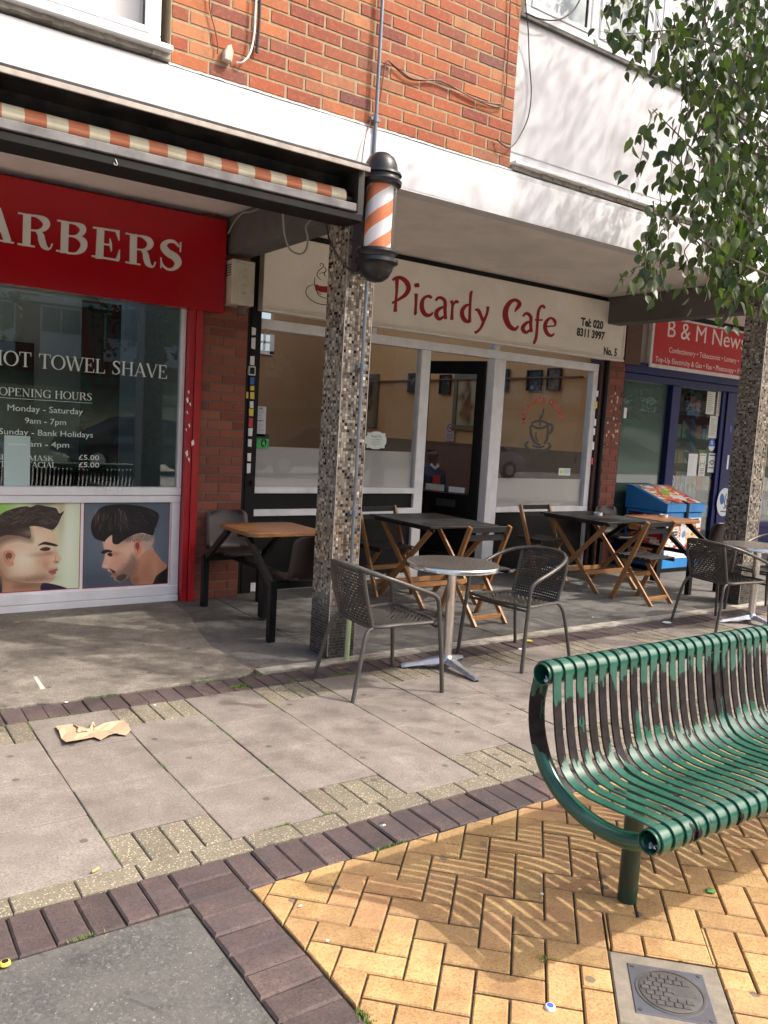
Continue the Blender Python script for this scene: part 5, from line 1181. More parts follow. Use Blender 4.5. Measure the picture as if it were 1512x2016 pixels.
for (px, py, rx, rz_, kind) in ((1403, 876, .075, .085, 0), (1420, 988, .17, .20, 1), (1325, 947, .05, .075, 2)):
    x, z = xz(px, py, 6.72); cv = Canvas(100, 100, (200, 206, 212) if kind else (30, 84, 170))
    if kind == 0: cv.rect(0, 62, 100, 100, (205, 210, 214)); cv.line([(38,20),(38,48)], 9, (220,225,230)); cv.line([(60,20),(60,48)], 9, (220,225,230))
    elif kind == 1: cv.poly([(25,20),(45,28),(48,50),(30,58),(18,40)], (40, 80, 150), 2, True); cv.line([(60,22),(52,50),(62,70)], 6, (60,64,80)); cv.line([(66,40),(70,60),(50,72)], 5, (60,64,80)); cv.line([(32,82),(70,84)], 4, (60,64,80))
    else: cv.poly([(50,10),(85,40),(75,80),(30,85),(14,45)], (60, 80, 130), 2, True); cv.poly([(50,22),(72,45),(66,70),(36,74),(28,48)], (180,186,196), 2, True)
    m = MB(); pts = [(x+rx*math.cos(a/24*2*PI), z+rz_*math.sin(a/24*2*PI)) for a in range(24)]
    m.add([(p[0], 6.733-.0005*kind, p[1]) for p in pts], [tuple(range(24))]); m.uv[0] = tuple(((.5+.5*math.cos(a/24*2*PI)), .5+.5*math.sin(a/24*2*PI)) for a in range(24))
    if kind == 1: m.v = [(a, 6.676, b) for a, b, b in [(p[0], p[2], p[2]) for p in m.v]]
    obj('round_sticker', m, printmat('round sticker %d' % kind, cv), nf)
for (px, py, w_, h_, mt) in ((1232, 813, 9, 22, 'paper'), (1236, 818, 5, 14, 'black'), (1220, 838, 7, 12, 'yellow'), (1219, 852, 6, 14, 'pinkred'), (1217, 868, 5, 14, 'paper'), (1440, 845, 6, 16, 'blue_label'), (1434, 910, 7, 34, 'paper')):
    x, z = xz(px, py, 6.67); a, b = w_*.0058/2, h_*.0058/2
    m = MB(); m.prism([(x-a, z-b), (x+a, z-b), (x+a, z+b), (x-a, z+b)], 6.677, 6.679, 'xz'); obj('sticker', m, MT[mt], nf)
# stock behind the glass
m = MB(); m.box(8.1, 15, 7.9, 8.0, 0, 2.9); m.box(8.08, 8.1, 6.82, 7.9, 0, 2.9); m.box(8.1, 15, 6.82, 8, 2.6, 2.7); m.box(8.1, 15, 6.82, 8, -.01, .004); obj('dark_interior', m, MT['dark_room'], nf)
m = MB()
for z in (.45, .85, 1.25, 1.62, 2.0): m.box(9.0, 14, 7.45, 7.85, z, z+.025)
obj('shelf', m, MT['dark_room'], nf)
rr = random.Random(31); cols = [(.05,.22,.5), (.5,.16,.03), (.45,.35,.06), (.1,.1,.12), (.4,.05,.05), (.08,.25,.10), (.35,.3,.25)]
SM = [simple('packet colour %d' % i, c, .45, var=.25, scale=30) for i, c in enumerate(cols)]
for z in (.475, .875, 1.275, 1.645, 2.025):
    x = 9.2
    while x < 13.2:
        w_ = rr.uniform(.08, .2); m = MB(); m.bbox(x, x+w_*.92, 7.42, 7.6, z, z+rr.uniform(.14, .28), .004); obj('packet', m, rr.choice(SM), nf); x += w_
m = MB()
for k in range(5):
    x, z = at(1356-k*1.2, 815+k*22, 7.1).x, at(1356, 815+k*22, 7.1).z; m.prism([(x-.09, z+.06), (x-.05, z+.09), (x+.09, z-.03), (x+.06, z-.07)], 7.0, 7.1, 'xz')
obj('blue_pouch', m, SM[0], nf)
BG = simple('clear plastic bottle', (.42, .42, .40), .12, spec=.9)
for k in range(7):
    for r_ in range(3):
        m = MB(); z = .03+r_*.34; x = 9.55+k*.1
        m.lathe([(0, z), (.038, z), (.04, z+.05), (.04, z+.2), (.015, z+.27), (.015, z+.3), (0, z+.3)], (x, 6.95, 0), 10); obj('bottle', m, BG, nf)
# sign
ns = thing('newsagent_sign', 'red newsagent sign board with white border and white lettering', 'sign', (9.8, 6.6, 2.48))
xl, zb_ = xz(1279, 722, 6.6); 
m = MB(); m.bbox(xl, 14.6, 6.605, 6.7, zb_, 3.13, .004); obj('sign_board', m, simple('white sign edge', (.72, .70, .68), .4), ns)
m = MB(); m.box(xl+.045, 14.5, 6.600, 6.6045, zb_+.045, 3.10); obj('red_face', m, simple('red sign face', (.48, .018, .025), .35, var=.05), ns)
WL = simple('white sign lettering', (.76, .72, .70), .4)
txt_fit('sign_lettering', 'B & M News', (1314, 662), (1466, 690), 6.5995, .215, WL, ns, bold=.0)
a_, b_ = xz(1317, 694, 6.5995), xz(1448, 713, 6.5995)
txt_fit('sign_lettering', 'Confectionery \u2022 Tobacconist \u2022 Lottery \u2022', (1317, 694), (1454, 715), 6.5995, .068, WL, ns)
txt_fit('sign_lettering', 'Top-Up Electricity & Gas \u2022 Fax \u2022 Photocopy \u2022 P', (1290, 710), (1455, 737), 6.5995, .068, WL, ns)
m = MB(); m.box(8.08, xl-.002, 6.66, 6.70, 2.50, 3.18); obj('grey_side_board', m, simple('grey side board', (.24, .22, .20), .6), ns)
m = MB(); m.box(8.02, 8.3, 6.58, 6.655, 2.48, 3.18); obj('rusty_flashing', m, simple('rust brown board', (.10, .05, .035), .7), ns)

# ------------------------------------------------------------------ blue freezer with adverts
fz = thing('newspaper_cabinet', 'bright blue slope topped cabinet covered in adverts, strapped shut beside the newsagent door', 'cabinet', (8.7, 6.3, 0))
FX0, FX1, FY0, FY1 = 8.33, 9.05, 6.03, 6.62
m = MB(); m.bbox(FX0, FX1, FY0, FY1, .05, .735, .01); obj('cabinet_body', m, MT['fr_blue'], fz)
m = MB(); m.prism([(FY0-.02, .74), (FY1+.01, .74), (FY1+.01, 1.02), (FY1-.07, 1.02), (FY0-.02, .832)], FX0-.012, FX1+.012, 'yz'); obj('sloping_lid', m, MT['fr_blue'], fz)
m = MB(); m.box(FX0+.02, FX1-.02, FY0+.03, FY1-.02, .0, .05); obj('plinth', m, MT['black'], fz)
def ads(seed, n, w_, h_, bg):
    r = random.Random(seed); cv = Canvas(w_, h_, bg)
    for _ in range(n):
        x, y = r.uniform(0, w_), r.uniform(0, h_); a, b = r.uniform(14, 50), r.uniform(8, 26); c = r.choice([(206,60,52),(228,150,96),(236,196,150),(240,230,210),(190,34,44),(232,110,70),(60,60,66),(245,240,232),(220,190,60)])
        t_ = r.uniform(-.15, .15); cv.poly([(x-a, y-b-a*t_), (x+a, y-b+a*t_), (x+a, y+b+a*t_), (x-a, y+b-a*t_)], c, 1.5)
    for _ in range(n*2):
        x, y = r.uniform(0, w_-30), r.uniform(0, h_); l = r.uniform(10, 34); cv.rect(x, y, x+l, y+r.uniform(2, 6), r.choice([(250,246,240),(170,20,30),(30,30,34)]))
    return cv
cv = ads(3, 60, 360, 300, (240, 236, 226)); cv.rect(150, 0, 205, 300, (232, 238, 242)); cv.poly([(40,230),(320,230),(300,290),(180,318),(60,290)], (244,246,248), 2, True)
cv.poly([(170,110),(195,95),(205,130),(180,150),(165,135)], (110,160,210), 2, True)
sheet('advert', FX0+.03, FX1-.02, .175, .665, FY0-.0022, printmat('bright food adverts', cv), fz)
cv = ads(5, 60, 300, 300, (60, 24, 28)); cv.rect(40, 150, 260, 166, (215,180,170)); [cv.rect(80, 190+q*16, 230, 194+q*16, (180,60,60)) for q in range(4)]; cv.rect(90, 20, 180, 50, (228,200,40)); cv.rect(180,110,250,140,(190,40,50))
m = MB(); m.quad((FX0-.002, FY1-.04, .14), (FX0-.002, FY0+.03, .14), (FX0-.002, FY0+.03, .70), (FX0-.002, FY1-.04, .70), uv=True); obj('advert', m, printmat('dark side adverts', cv), fz)
cv = ads(8, 90, 380, 260, (208, 90, 70)); cv.poly([(120,100),(220,60),(260,90),(160,150)], (150,190,70), 2); cv.poly([(190,130),(300,170),(280,220),(170,180)], (214,218,232), 2); cv.poly([(60,14),(160,20),(150,50),(70,44)], (226,226,234), 2)
m = MB(); zl, zh = .832+.0025, 1.02+.0025; m.quad((FX0+.03, FY0+.01, zl+.012), (FX1-.03, FY0+.01, zl+.012), (FX1-.03, FY1-.09, zh-.004), (FX0+.03, FY1-.09, zh-.004), uv=True); obj('advert', m, printmat('torn lid adverts', cv), fz)
m = MB(); sx0 = FX0+.36; m.add([(sx0, FY0-.026, .60), (sx0+.045, FY0-.026, .60), (sx0+.045, FY0-.026, .845), (sx0, FY0-.026, .845), (sx0, FY0-.006, .60), (sx0+.045, FY0-.006, .60), (sx0+.045, FY0+.06, .872), (sx0, FY0+.06, .872)], [(0,1,2,3), (3,2,6,7), (0,3,7,4), (1,5,6,2), (0,4,5,1)])
obj('strap', m, MT['black_matt'], fz)

# ================================================================== furniture
def wood_mat(name, a, b, rough=.5, sc=(3, 40, 40)):
    m, n, p, o = newmat(name); v = scaled(n, objco(n), sc)
    x = N(n, 'ShaderNodeTexNoise'); x.inputs['Scale'].default_value = 3; x.inputs['Detail'].default_value = 7; x.inputs['Distortion'].default_value = 1.2; n.links.new(v, x.inputs['Vector'])
    c = ramp(n, x.outputs['Fac'], [(.3, a), (.7, b)]); oi = N(n, 'ShaderNodeObjectInfo'); va = mth(n, 'MULTIPLY_ADD', oi.outputs['Random'], .3); va.node.inputs[2].default_value = .85
    hs = N(n, 'ShaderNodeHueSaturation'); n.links.new(va, hs.inputs['Value']); n.links.new(c, hs.inputs['Color']); n.links.new(hs.outputs[0], p.inputs['Base Color'])
    p.inputs['Roughness'].default_value = rough; bump(n, p, x.outputs['Fac'], .15, .002); return m
MT['pine'] = wood_mat('varnished golden timber', (.25, .11, .036), (.42, .21, .08), .42)
MT['tabletop_wood'] = wood_mat('orange brown worn table top', (.15, .058, .019), (.30, .13, .048), .38, (2.5, 22, 22))
MT['black_slat'] = wood_mat('black stained slats', (.004, .004, .0045), (.011, .0105, .011), .45)

def wicker_chair(name, label):
    t = thing(name, label, 'chair', group='wicker armchairs at the round tables')
    m = MB()
    half = [(.285, .285, .0), (.265, .278, .25), (.245, .272, .42), (.235, .27, .53), (.215, .272, .575), (.165, .278, .605), (.05, .282, .645), (-.08, .272, .69), (-.18, .232, .722), (-.255, .15, .742), (-.287, .05, .75)]
    pts = half+[(x, -y, z) for x, y, z in half[::-1]]
    P = catmull(pts, 4); m.tube(P, .0135, 9)
    obj('arm_and_front_leg_tube', m, MT['wicker_tube'], t)
    for s_ in (1, -1):
        m = MB(); m.tube(catmull([(-.30, s_*.245, 0), (-.262, s_*.232, .18), (-.228, s_*.215, .33), (-.20, s_*.20, .385), (-.165, s_*.195, .405)], 4), .0125, 9); obj('rear_leg', m, MT['wicker_tube'], t)
        m = MB(); m.tube(catmull([(-.165, s_*.195, .405), (-.195, s_*.20, .50), (-.228, s_*.205, .62), (-.243, s_*.195, .728)], 4), .0115, 8); obj('back_upright', m, MT['wicker_tube'], t)
    m = MB()
    ring = [(-.165, -.195), (-.175, 0), (-.165, .195), (0, .225), (.16, .252), (.225, .24), (.25, .13), (.256, 0), (.25, -.13), (.225, -.24), (.16, -.252), (0, -.225)]
    R3 = [(x, y, .405+.018*max(0, (x+.17)/.42)+(.006 if abs(y) > .1 else 0)) for x, y in ring]
    m.tube(catmull(R3, 4, True), .012, 8, closed=True)
    m.tube([(.235, .255, .40), (.235, -.255, .40)], .009, 8)
    obj('seat_ring', m, MT['wicker_tube'], t)
    # seat weave
    def zs(x, y): return .412+.016*max(0, (x+.17)/.42)-.020*(1-(y/.25)**2)*math.cos(max(-1, min(1, (x-.03)/.22))*PI/2)
    def hw(x):
        if x < -.16: return .19
        if x < .16: return .197+.055*(x+.16)/.32
        return .252-.03*((x-.16)/.09)**2-.10*max(0, (x-.22)/.03)
    m = MB(); n1, n2 = 22, 25; wd = .0068
    xs_ = [-.165+.41*i/(n1-1) for i in range(n1)]; ys_ = [-.24+.48*i/(n2-1) for i in range(n2)]
    for i, x in enumerate(xs_):                      # across strands
        L_ = hw(x); k = max(2, int(2*L_/.0195)); vs = []
        for q in range(k+1):
            y = -L_+2*L_*q/k; z = zs(x, y)+.0034*(1 if (q+i) % 2 else -1); vs += [(x-wd, y, z), (x+wd, y, z)]
        m.add(vs, [(2*q, 2*q+1, 2*q+3, 2*q+2) for q in range(k)], True)
    for j, y in enumerate(ys_):
        xa = -.165; xb = .248 if abs(y) < .13 else .235 if abs(y) < .2 else .20
        if abs(y) > .195: xa = -.165+(abs(y)-.195)*5.5
        k = max(2, int((xb-xa)/.0193)); vs = []
        for q in range(k+1):
            x = xa+(xb-xa)*q/k; z = zs(x, y)+.0034*(-1 if (q+j) % 2 else 1); vs += [(x, y-wd*.85, z), (x, y+wd*.85, z)]
        m.add(vs, [(2*q, 2*q+1, 2*q+3, 2*q+2) for q in range(k)], True)
    obj('woven_seat', m, MT['wicker'], t)['kind'] = 'stuff'
    m = MB()
    def bp_(u, v):                                    # u across -1..1, v up 0..1
        y = u*(.195+.008*v); z = .405+.333*v+.012*(1-u*u)*v; x = -.167-.082*v-.045*(1-u*u)*(.35+.65*v)
        return x, y, z
    n1, n2 = 19, 21
    for i in range(n1):
        v = i/(n1-1); vs = []; k = 21
        for q in range(k+1):
            x, y, z = bp_(-1+2*q/k, v); o_ = .0034*(1 if (q+i) % 2 else -1); vs += [(x+o_, y, z-.0062), (x+o_, y, z+.0062)]
        m.add(vs, [(2*q, 2*q+1, 2*q+3, 2*q+2) for q in range(k)], True)
    for j in range(n2):
        u = -1+2*j/(n2-1); vs = []; k = 19
        for q in range(k+1):
            x, y, z = bp_(u, q/k); o_ = .0034*(-1 if (q+j) % 2 else 1); vs += [(x+o_, y-.0058, z), (x+o_, y+.0058, z)]
        m.add(vs, [(2*q, 2*q+1, 2*q+3, 2*q+2) for q in range(k)], True)
    obj('woven_back', m, MT['wicker'], t)['kind'] = 'stuff'
    return t
ch = wicker_chair('wicker_armchair', 'grey woven armchair between the barber pole column and the nearer round table')
ch.location = (2.80, 3.96, 0); ch.rotation_euler = (0, 0, R_(-4))
for (x, y, a, lb) in ((4.05, 4.06, 187, 'grey woven armchair right of the nearer round table, its back to the forecourt tables'), (6.48, 4.06, -9, 'grey woven armchair left of the far round table, half behind the green bench'), (7.45, 4.15, 176, 'grey woven armchair at the right edge of the photo behind the far round table')):
    c = copy_tree(ch); c.location = (x, y, 0); c.rotation_euler = (0, 0, R_(a)); c['label'] = lb

def round_table(label):
    t = thing('round_table', label, 'table', group='round metal bistro tables')
    m_, n_, p_, o_ = newmat('swirled steel table top') if 'swirled steel table top' not in bpy.data.materials else (bpy.data.materials['swirled steel table top'], None, None, None)
    if n_:
        v = N(n_, 'ShaderNodeTexVoronoi'); v.feature = 'F1'; v.inputs['Scale'].default_value = 34; v.inputs['Randomness'].default_value = .25; n_.links.new(objco(n_), v.inputs['Vector'])
        wv = mth(n_, 'SINE', mth(n_, 'MULTIPLY', v.outputs['Distance'], 14)); 
        c = ramp(n_, wv, [(.2, (.30, .265, .235)), (.9, (.62, .58, .53))]); n_.links.new(c, p_.inputs['Base Color']); p_.inputs['Metallic'].default_value = .85; p_.inputs['Roughness'].default_value = .28
        bump(n_, p_, wv, .35, .002)
    m = MB(); m.lathe([(0, .705), (.292, .705)], (0, 0, 0), 48); obj('tabletop', m, m_, t)
    m = MB(); m.lathe([(.292, .7052), (.299, .7055), (.303, .700), (.303, .678), (.298, .674), (.285, .674), (.283, .69), (0, .69)], (0, 0, 0), 48); obj('rim', m, MT['chrome'], t)
    m = MB(); m.lathe([(.0305, .06), (.0305, .69)], (0, 0, 0), 24); m.lathe([(.05, .686), (.11, .688)], (0, 0, 0), 24); obj('pedestal', m, MT['chrome'], t)
    m = MB(); m.lathe([(.0, .052), (.05, .052), (.046, .075), (.034, .088), (.031, .10)], (0, 0, 0), 24); obj('collar', m, MT['cast_alu'], t)
    for a in (151, 271, 31):
        a = R_(a); m = MB(); d = (math.cos(a), math.sin(a)); s_ = (-d[1], d[0]); vs = []
        for (r, w_, zt, zb) in ((.0, .05, .085, .05), (.06, .042, .08, .045), (.13, .032, .06, .034), (.21, .026, .042, .022), (.275, .025, .03, .010), (.30, .020, .022, .006)):
            vs += [(d[0]*r-s_[0]*w_, d[1]*r-s_[1]*w_, zb), (d[0]*r-s_[0]*w_*.55, d[1]*r-s_[1]*w_*.55, zt), (d[0]*r+s_[0]*w_*.55, d[1]*r+s_[1]*w_*.55, zt), (d[0]*r+s_[0]*w_, d[1]*r+s_[1]*w_, zb)]
        m.add(vs, [(4*i+k, 4*i+(k+1) % 4, 4*i+4+(k+1) % 4, 4*i+4+k) for i in range(5) for k in range(4)]+[(20, 21, 22, 23)])
        lg = obj('leg', m, MT['cast_alu'], t)
        f_ = MB(); f_.lathe([(0, .0), (.021, 0), (.022, .008), (.018, .012), (0, .012)], (d[0]*.285, d[1]*.285, 0), 12); obj('rubber_foot', f_, MT['black'], lg)
    return t
rt = round_table('round steel topped pedestal table between two grey woven armchairs')
rt.location = (3.40, 4.03, 0)
c = copy_tree(rt); c.location = (6.85, 3.98, 0); c['label'] = 'round steel topped pedestal table at the right edge, behind the green bench'

def folding_chair(label):
    t = thing('folding_chair', label, 'chair', group='wooden folding chairs with black slats')      # faces +y
    for s_ in (-1, 1):
        m = MB(); m.rbar((s_*.215, .205, 0), (s_*.215, -.135, .80), .022, .042, (0, 1, 0)); obj('stile', m, MT['pine'], t)
        m = MB(); m.rbar((s_*.165, -.215, 0), (s_*.165, .165, .44), .020, .038, (0, 1, 0)); obj('rear_leg', m, MT['pine'], t)
        m = MB(); m.rbar((s_*.188, -.19, .428), (s_*.188, .185, .428), .018, .028); obj('seat_rail', m, MT['black_slat'], t)
    for k in range(7):
        m = MB(); y = -.185+k*.058; m.bbox(-.205, .205, y, y+.046, .443, .457, .002); obj('seat_slat', m, MT['black_slat'], t)
    for z in (.775, .705):
        f = (z/.80); y = .205-.34*f; m = MB(); m.bbox(-.205, .205, y-.008, y+.008, z-.024, z+.024, .002); obj('back_slat', m, MT['black_slat'], t)
    m = MB(); m.rbar((-.165, -.165, .065), (.165, -.165, .065), .016, .034, (0, 0, 1)); obj('rear_rung', m, MT['pine'], t)
    m = MB(); m.rbar((-.24, .085, .255), (.24, .085, .255), .020, .040, (0, 0, 1)); obj('front_rung', m, MT['pine'], t)
    return t
fcx = folding_chair('wooden folding chair on the street side of the left black table')
fcx.location = (4.50, 5.03, 0)
for (x, y, a, lb) in ((6.68, 5.02, 3, 'wooden folding chair on the street side of the right black table'), (4.42, 6.27, 184, 'wooden folding chair behind the left black table, nearest the tiled column'), (6.52, 6.28, 180, 'wooden folding chair behind the right black table, before the right cafe window')):
    c = copy_tree(fcx); c.location = (x, y, 0); c.rotation_euler = (0, 0, R_(a)); c['label'] = lb

def folding_table(label):
    t = thing('folding_table', label, 'table', group='folding tables with black slatted tops')
    for k in range(9):
        m = MB(); y = -.46+k*.1025; m.bbox(-.385, .385, y, y+.0985, .727, .745, .002); obj('top_slat', m, MT['black_slat'], t)
    for s_ in (-1, 1):
        m = MB(); m.rbar((s_*.33, -.44, .712), (s_*.33, .44, .712), .02, .03); obj('top_rail', m, MT['black_slat'], t)
        m = MB(); m.rbar((s_*.335, -.40, .70), (s_*.335, .33, 0), .02, .045, (0, 1, 0)); obj('leg', m, MT['pine'], t)
        m = MB(); m.rbar((s_*.302, .36, .70), (s_*.302, -.33, 0), .02, .045, (0, 1, 0)); obj('leg', m, MT['pine'], t)
    m = MB(); m.rbar((-.33, -.165, .19), (.33, -.165, .19), .018, .042); obj('cross_rail', m, MT['pine'], t)
    m = MB(); m.rbar((-.33, .17, .165), (.33, .17, .165), .018, .042); obj('cross_rail', m, MT['pine'], t)
    return t
ft = folding_table('black topped folding table with crossed wooden legs in front of the open cafe door')
ft.location = (4.62, 5.80, 0)
c = copy_tree(ft); c.location = (6.80, 5.76, 0); c['label'] = 'black topped folding table with crossed wooden legs in front of the right cafe window'

# fixed seat units
def seat_unit(label):
    t = thing('seating_unit', label, 'table with seats', group='fixed tables with moulded seats')
    top = [(-.315+.06*(1-math.cos(a)) , 0) for a in (0,)]
    rc = []
    for cx, cy, a0 in ((.24, -.22, -PI/2), (.24, .22, 0), (-.24, .22, PI/2), (-.24, -.22, PI)):
        for q in range(6): a = a0+q*PI/10; rc.append((cx+.08*math.cos(a), cy+.08*math.sin(a)))
    m = MB(); m.prism(rc, .70, .728, 'xy', .004); obj('tabletop', m, MT['tabletop_wood'], t)
    for sx_ in (-.28, .22):
        for s_ in (-1, 1):
            m = MB(); m.rbar((sx_, s_*.60, 0), (sx_, s_*.60, .41), .05, .05, (0, 1, 0)); obj('leg', m, MT['black'], t)
            m = MB(); m.rbar((sx_, s_*.585, .40), (sx_, s_*.17, .69), .035, .045, (0, 0, 1)); obj('strut', m, MT['black'], t)
    for s_ in (-1, 1):
        m = MB(); m.rbar((-.305, s_*.60, .405), (.245, s_*.60, .405), .045, .05); obj('seat_beam', m, MT['black'], t)
    m = MB(); m.rbar((-.03, -.6, .40), (-.03, .6, .40), .04, .04); m.rbar((-.28, 0, .68), (.22, 0, .68), .04, .03); m.bbox(-.07, .01, -.04, .04, .02, .38, .003); obj('centre_rail', m, MT['black'], t)
    for s_ in (-1, 1):
        # moulded shell: profile swept across, back outwards
        prof = [(-.16, .425), (-.17, .448), (-.10, .445), (.02, .432), (.10, .440), (.145, .475), (.165, .55), (.185, .65), (.205, .74), (.212, .775)]
        rows = []; nx = 10
        for i, (d, z) in enumerate(catmull(prof, 3)):
            back = max(0, (z-.47)/.3); hw_ = .20-.012*back-(.05*max(0, (z-.73)/.045)**2 if z > .73 else 0)-(.03 if d < -.15 else 0)
            row = []
            for k in range(nx+1):
                u = -1+2*k/nx; cur = .028*u*u*(1 if back <= 0 else 1)
                dd = d-(cur*1.3 if back > 0 else 0); zz = z+(cur*.6 if back <= 0 else 0)
                row.append((u*hw_-.03, s_*(.60+dd), zz))
            rows.append(row)
        m = MB(); vs = [p for r_ in rows for p in r_]; L_ = nx+1
        m.add(vs, [(i*L_+k, i*L_+k+1, (i+1)*L_+k+1, (i+1)*L_+k) for i in range(len(rows)-1) for k in range(nx)], True)
        o = obj('moulded_seat', m, MT['brown_plastic'], t)
        md = o.modifiers.new('thickness', 'SOLIDIFY'); md.thickness = .008
    return t
su = seat_unit('orange topped fixed table with brown moulded seats left of the barber pole column')
su.location = (2.92, 5.66, 0)
c = copy_tree(su); c.location = (7.75, 5.66, 0); c['label'] = 'wooden topped fixed table with brown moulded seats beside the blue cabinet'
MT['ash'] = glass('ashtray glass', (.8, .84, .84), 1.6)
for (x, y, z, lb) in ((6.92, 5.86, .745, 'small clear glass on the right black folding table'), (7.86, 5.72, .728, 'small clear glass ashtray on the wooden topped table by the blue cabinet')):
    t = thing('glass_ashtray', lb, 'ashtray', (x, y, z)); m = MB(); m.lathe([(0, z+.004), (.036, z+.004), (.042, z+.03), (.046, z+.03), (.045, z), (0, z)], (x, y, 0), 20); obj('bowl', m, MT['silver'], t)

# ------------------------------------------------------------------ green slatted bench
def bench_paint():
    m, n, p, o = newmat('flaking green bench paint')
    sx = N(n, 'ShaderNodeSeparateXYZ'); n.links.new(geo(n), sx.inputs[0]); X, Y, Z = sx.outputs
    green = ramp(n, noise(n, 14, 5), [(.3, (.008, .058, .037)), (.7, (.016, .092, .060))])
    # chips: per slat vertical drips, threshold depends on height of the back and on noise
    v = scaled(n, geo(n), (19, 5, 5.)); a = noise(n, 1.0, 4, .6, v); v2 = scaled(n, geo(n), (55, 20, 9)); b = noise(n, 1., 3, .6, v2)
    lo = ramp(n, mth(n, 'SUBTRACT', Z, .5), [(0, (0,)*3), (.09, (1,)*3)]) ; hi = ramp(n, Z, [(.695, (1,)*3), (.80, (0,)*3)])
    band = mth(n, 'MULTIPLY', lo, hi); isb = ramp(n, mth(n, 'DIVIDE', Y, 3.), [(.535, (0,)*3), (.548, (1,)*3)])
    band = mth(n, 'MULTIPLY', band, isb)
    s_ = mth(n, 'ADD', mth(n, 'MULTIPLY', band, .46), mth(n, 'ADD', mth(n, 'MULTIPLY', a, 1.6), mth(n, 'MULTIPLY', b, .45)))
    worn = ramp(n, mth(n, 'MULTIPLY', s_, .5), [(.632, (0,)*3), (.637, (1,)*3)])
    base = ramp(n, noise(n, 30, 5), [(.3, (.010, .008, .008)), (.7, (.028, .021, .021))])
    c = mix(n, worn, green, base); dust = noise(n, 60, 3)
    n.links.new(c, p.inputs['Base Color']); r_ = N(n, 'ShaderNodeMapRange'); n.links.new(worn, r_.inputs[0]); r_.inputs[3].default_value = .24; r_.inputs[4].default_value = .65; n.links.new(r_.outputs[0], p.inputs['Roughness'])
    h = mth(n, 'MULTIPLY', worn, -1.); bump(n, p, h, .7, .0015); r2 = N(n, 'ShaderNodeMapRange'); n.links.new(worn, r2.inputs[0]); r2.inputs[3].default_value = .6; r2.inputs[4].default_value = .12; n.links.new(r2.outputs[0], p.inputs['Specular IOR Level']); return m
MT['bench'] = bench_paint()
MT['bench_post'] = simple('chipped green tube', (.008, .045, .028), .35, var=.2, scale=9, dirt=(.03, .022, .02), dscale=11, damt=1.)
bn = thing('slatted_bench', 'green painted metal bench with curved slats and paint worn off its back', 'bench', (2.9, 1.6, 0))
BX0, BX1 = 1.905, 3.93
yb, zb2 = 1.775, .800; yf, zf = 1.330, .448; rr_ = .036
prof = []
for a in range(-60, 181, 15): prof.append((yb+rr_*math.cos(R_(a))*1., zb2+rr_*math.sin(R_(a))))
prof = [(yb+.037*math.cos(R_(a)), zb2+.037*math.sin(R_(a))) for a in range(-40, 186, 15)]     # over the top rail, down its front
prof += [(1.735, .76), (1.727, .70), (1.712, .62), (1.700, .575)]
prof += [(1.690, .545), (1.672, .515), (1.645, .492), (1.610, .479), (1.56, .474), (1.48, .4775), (1.40, .4835)]
prof += [(yf+.037*math.cos(R_(a)), zf+.037*math.sin(R_(a))) for a in range(90, 236, 15)]
SW, ST = .0355, .0055
def slat_mesh():
    m = MB(); L = len(prof); vs = []
    for i, (y, z) in enumerate(prof):
        a = prof[max(0, i-1)]; b = prof[min(L-1, i+1)]; dy, dz = b[0]-a[0], b[1]-a[1]; q = math.hypot(dy, dz); ny, nz = dz/q, -dy/q
        oy, oz = ny*ST, nz*ST
        e = .0012
        vs += [(0, y, z), (SW, y, z), (SW, y+oy*.75, z+oz*.75), (SW-e, y+oy, z+oz), (e, y+oy, z+oz), (0, y+oy*.75, z+oz*.75)]
    fs = [(6*i+k, 6*i+(k+1) % 6, 6*i+6+(k+1) % 6, 6*i+6+k) for i in range(L-1) for k in range(6)]+[(0,1,2,3,4,5), tuple(6*(L-1)+k for k in range(6))]
    m.add(vs, fs, True); return m
sm_ = make_mesh('slat', slat_mesh(), MT['bench'])
x = BX0
while x < BX1:
    inst('slat', sm_, bn, (x, 0, 0)); x += .0533
m = MB()
for (cy, cz) in ((yb, zb2), (yf, zf)):
    m.lathe([(.0355, BX0-.012), (.0355, BX1+.02), (.0315, BX1+.02), (.0315, BX0-.012), (.0355, BX0-.012)], (0, cy, cz), 28, 'x')
obj('rail_tube', m, MT['bench'], bn)
for (cy, cz) in ((yb, zb2), (yf, zf)): m = MB(); m.lathe([(0, BX0+.06), (.031, BX0+.06)], (0, cy, cz), 20, 'x'); obj('tube_inside_shade', m, MT['black'], bn)  # black disc painted in for the shade inside the open tube ends
arc = catmull([(1.802, .772), (1.812, .70), (1.806, .62), (1.780, .545), (1.735, .482), (1.675, .437), (1.60, .410), (1.52, .398), (1.44, .402), (1.38, .418), (1.345, .434)], 5)
for xx in (BX0+.018, BX0+1.0, BX1-.03):
    m = MB(); m.tube([(xx, a, b) for a, b in arc], .0265, 14); obj('curved_end_tube', m, MT['bench'], bn)
for xx in (2.262, 3.55):
    m = MB(); m.tube([(xx, 1.65, 0), (xx, 1.65, .43)], .0325, 20); obj('post', m, MT['bench_post'], bn)
    m = MB(); m.tube([(xx, 1.70, .448), (xx, 1.64, .42), (xx, 1.38, .405)], .02, 10); obj('support_arm', m, MT['bench_post'], bn)
m = MB(); m.tube([(2.25, 1.56, .425), (BX1-.1, 1.56, .425)], .018, 10); obj('under_seat_tube', m, MT['bench_post'], bn)
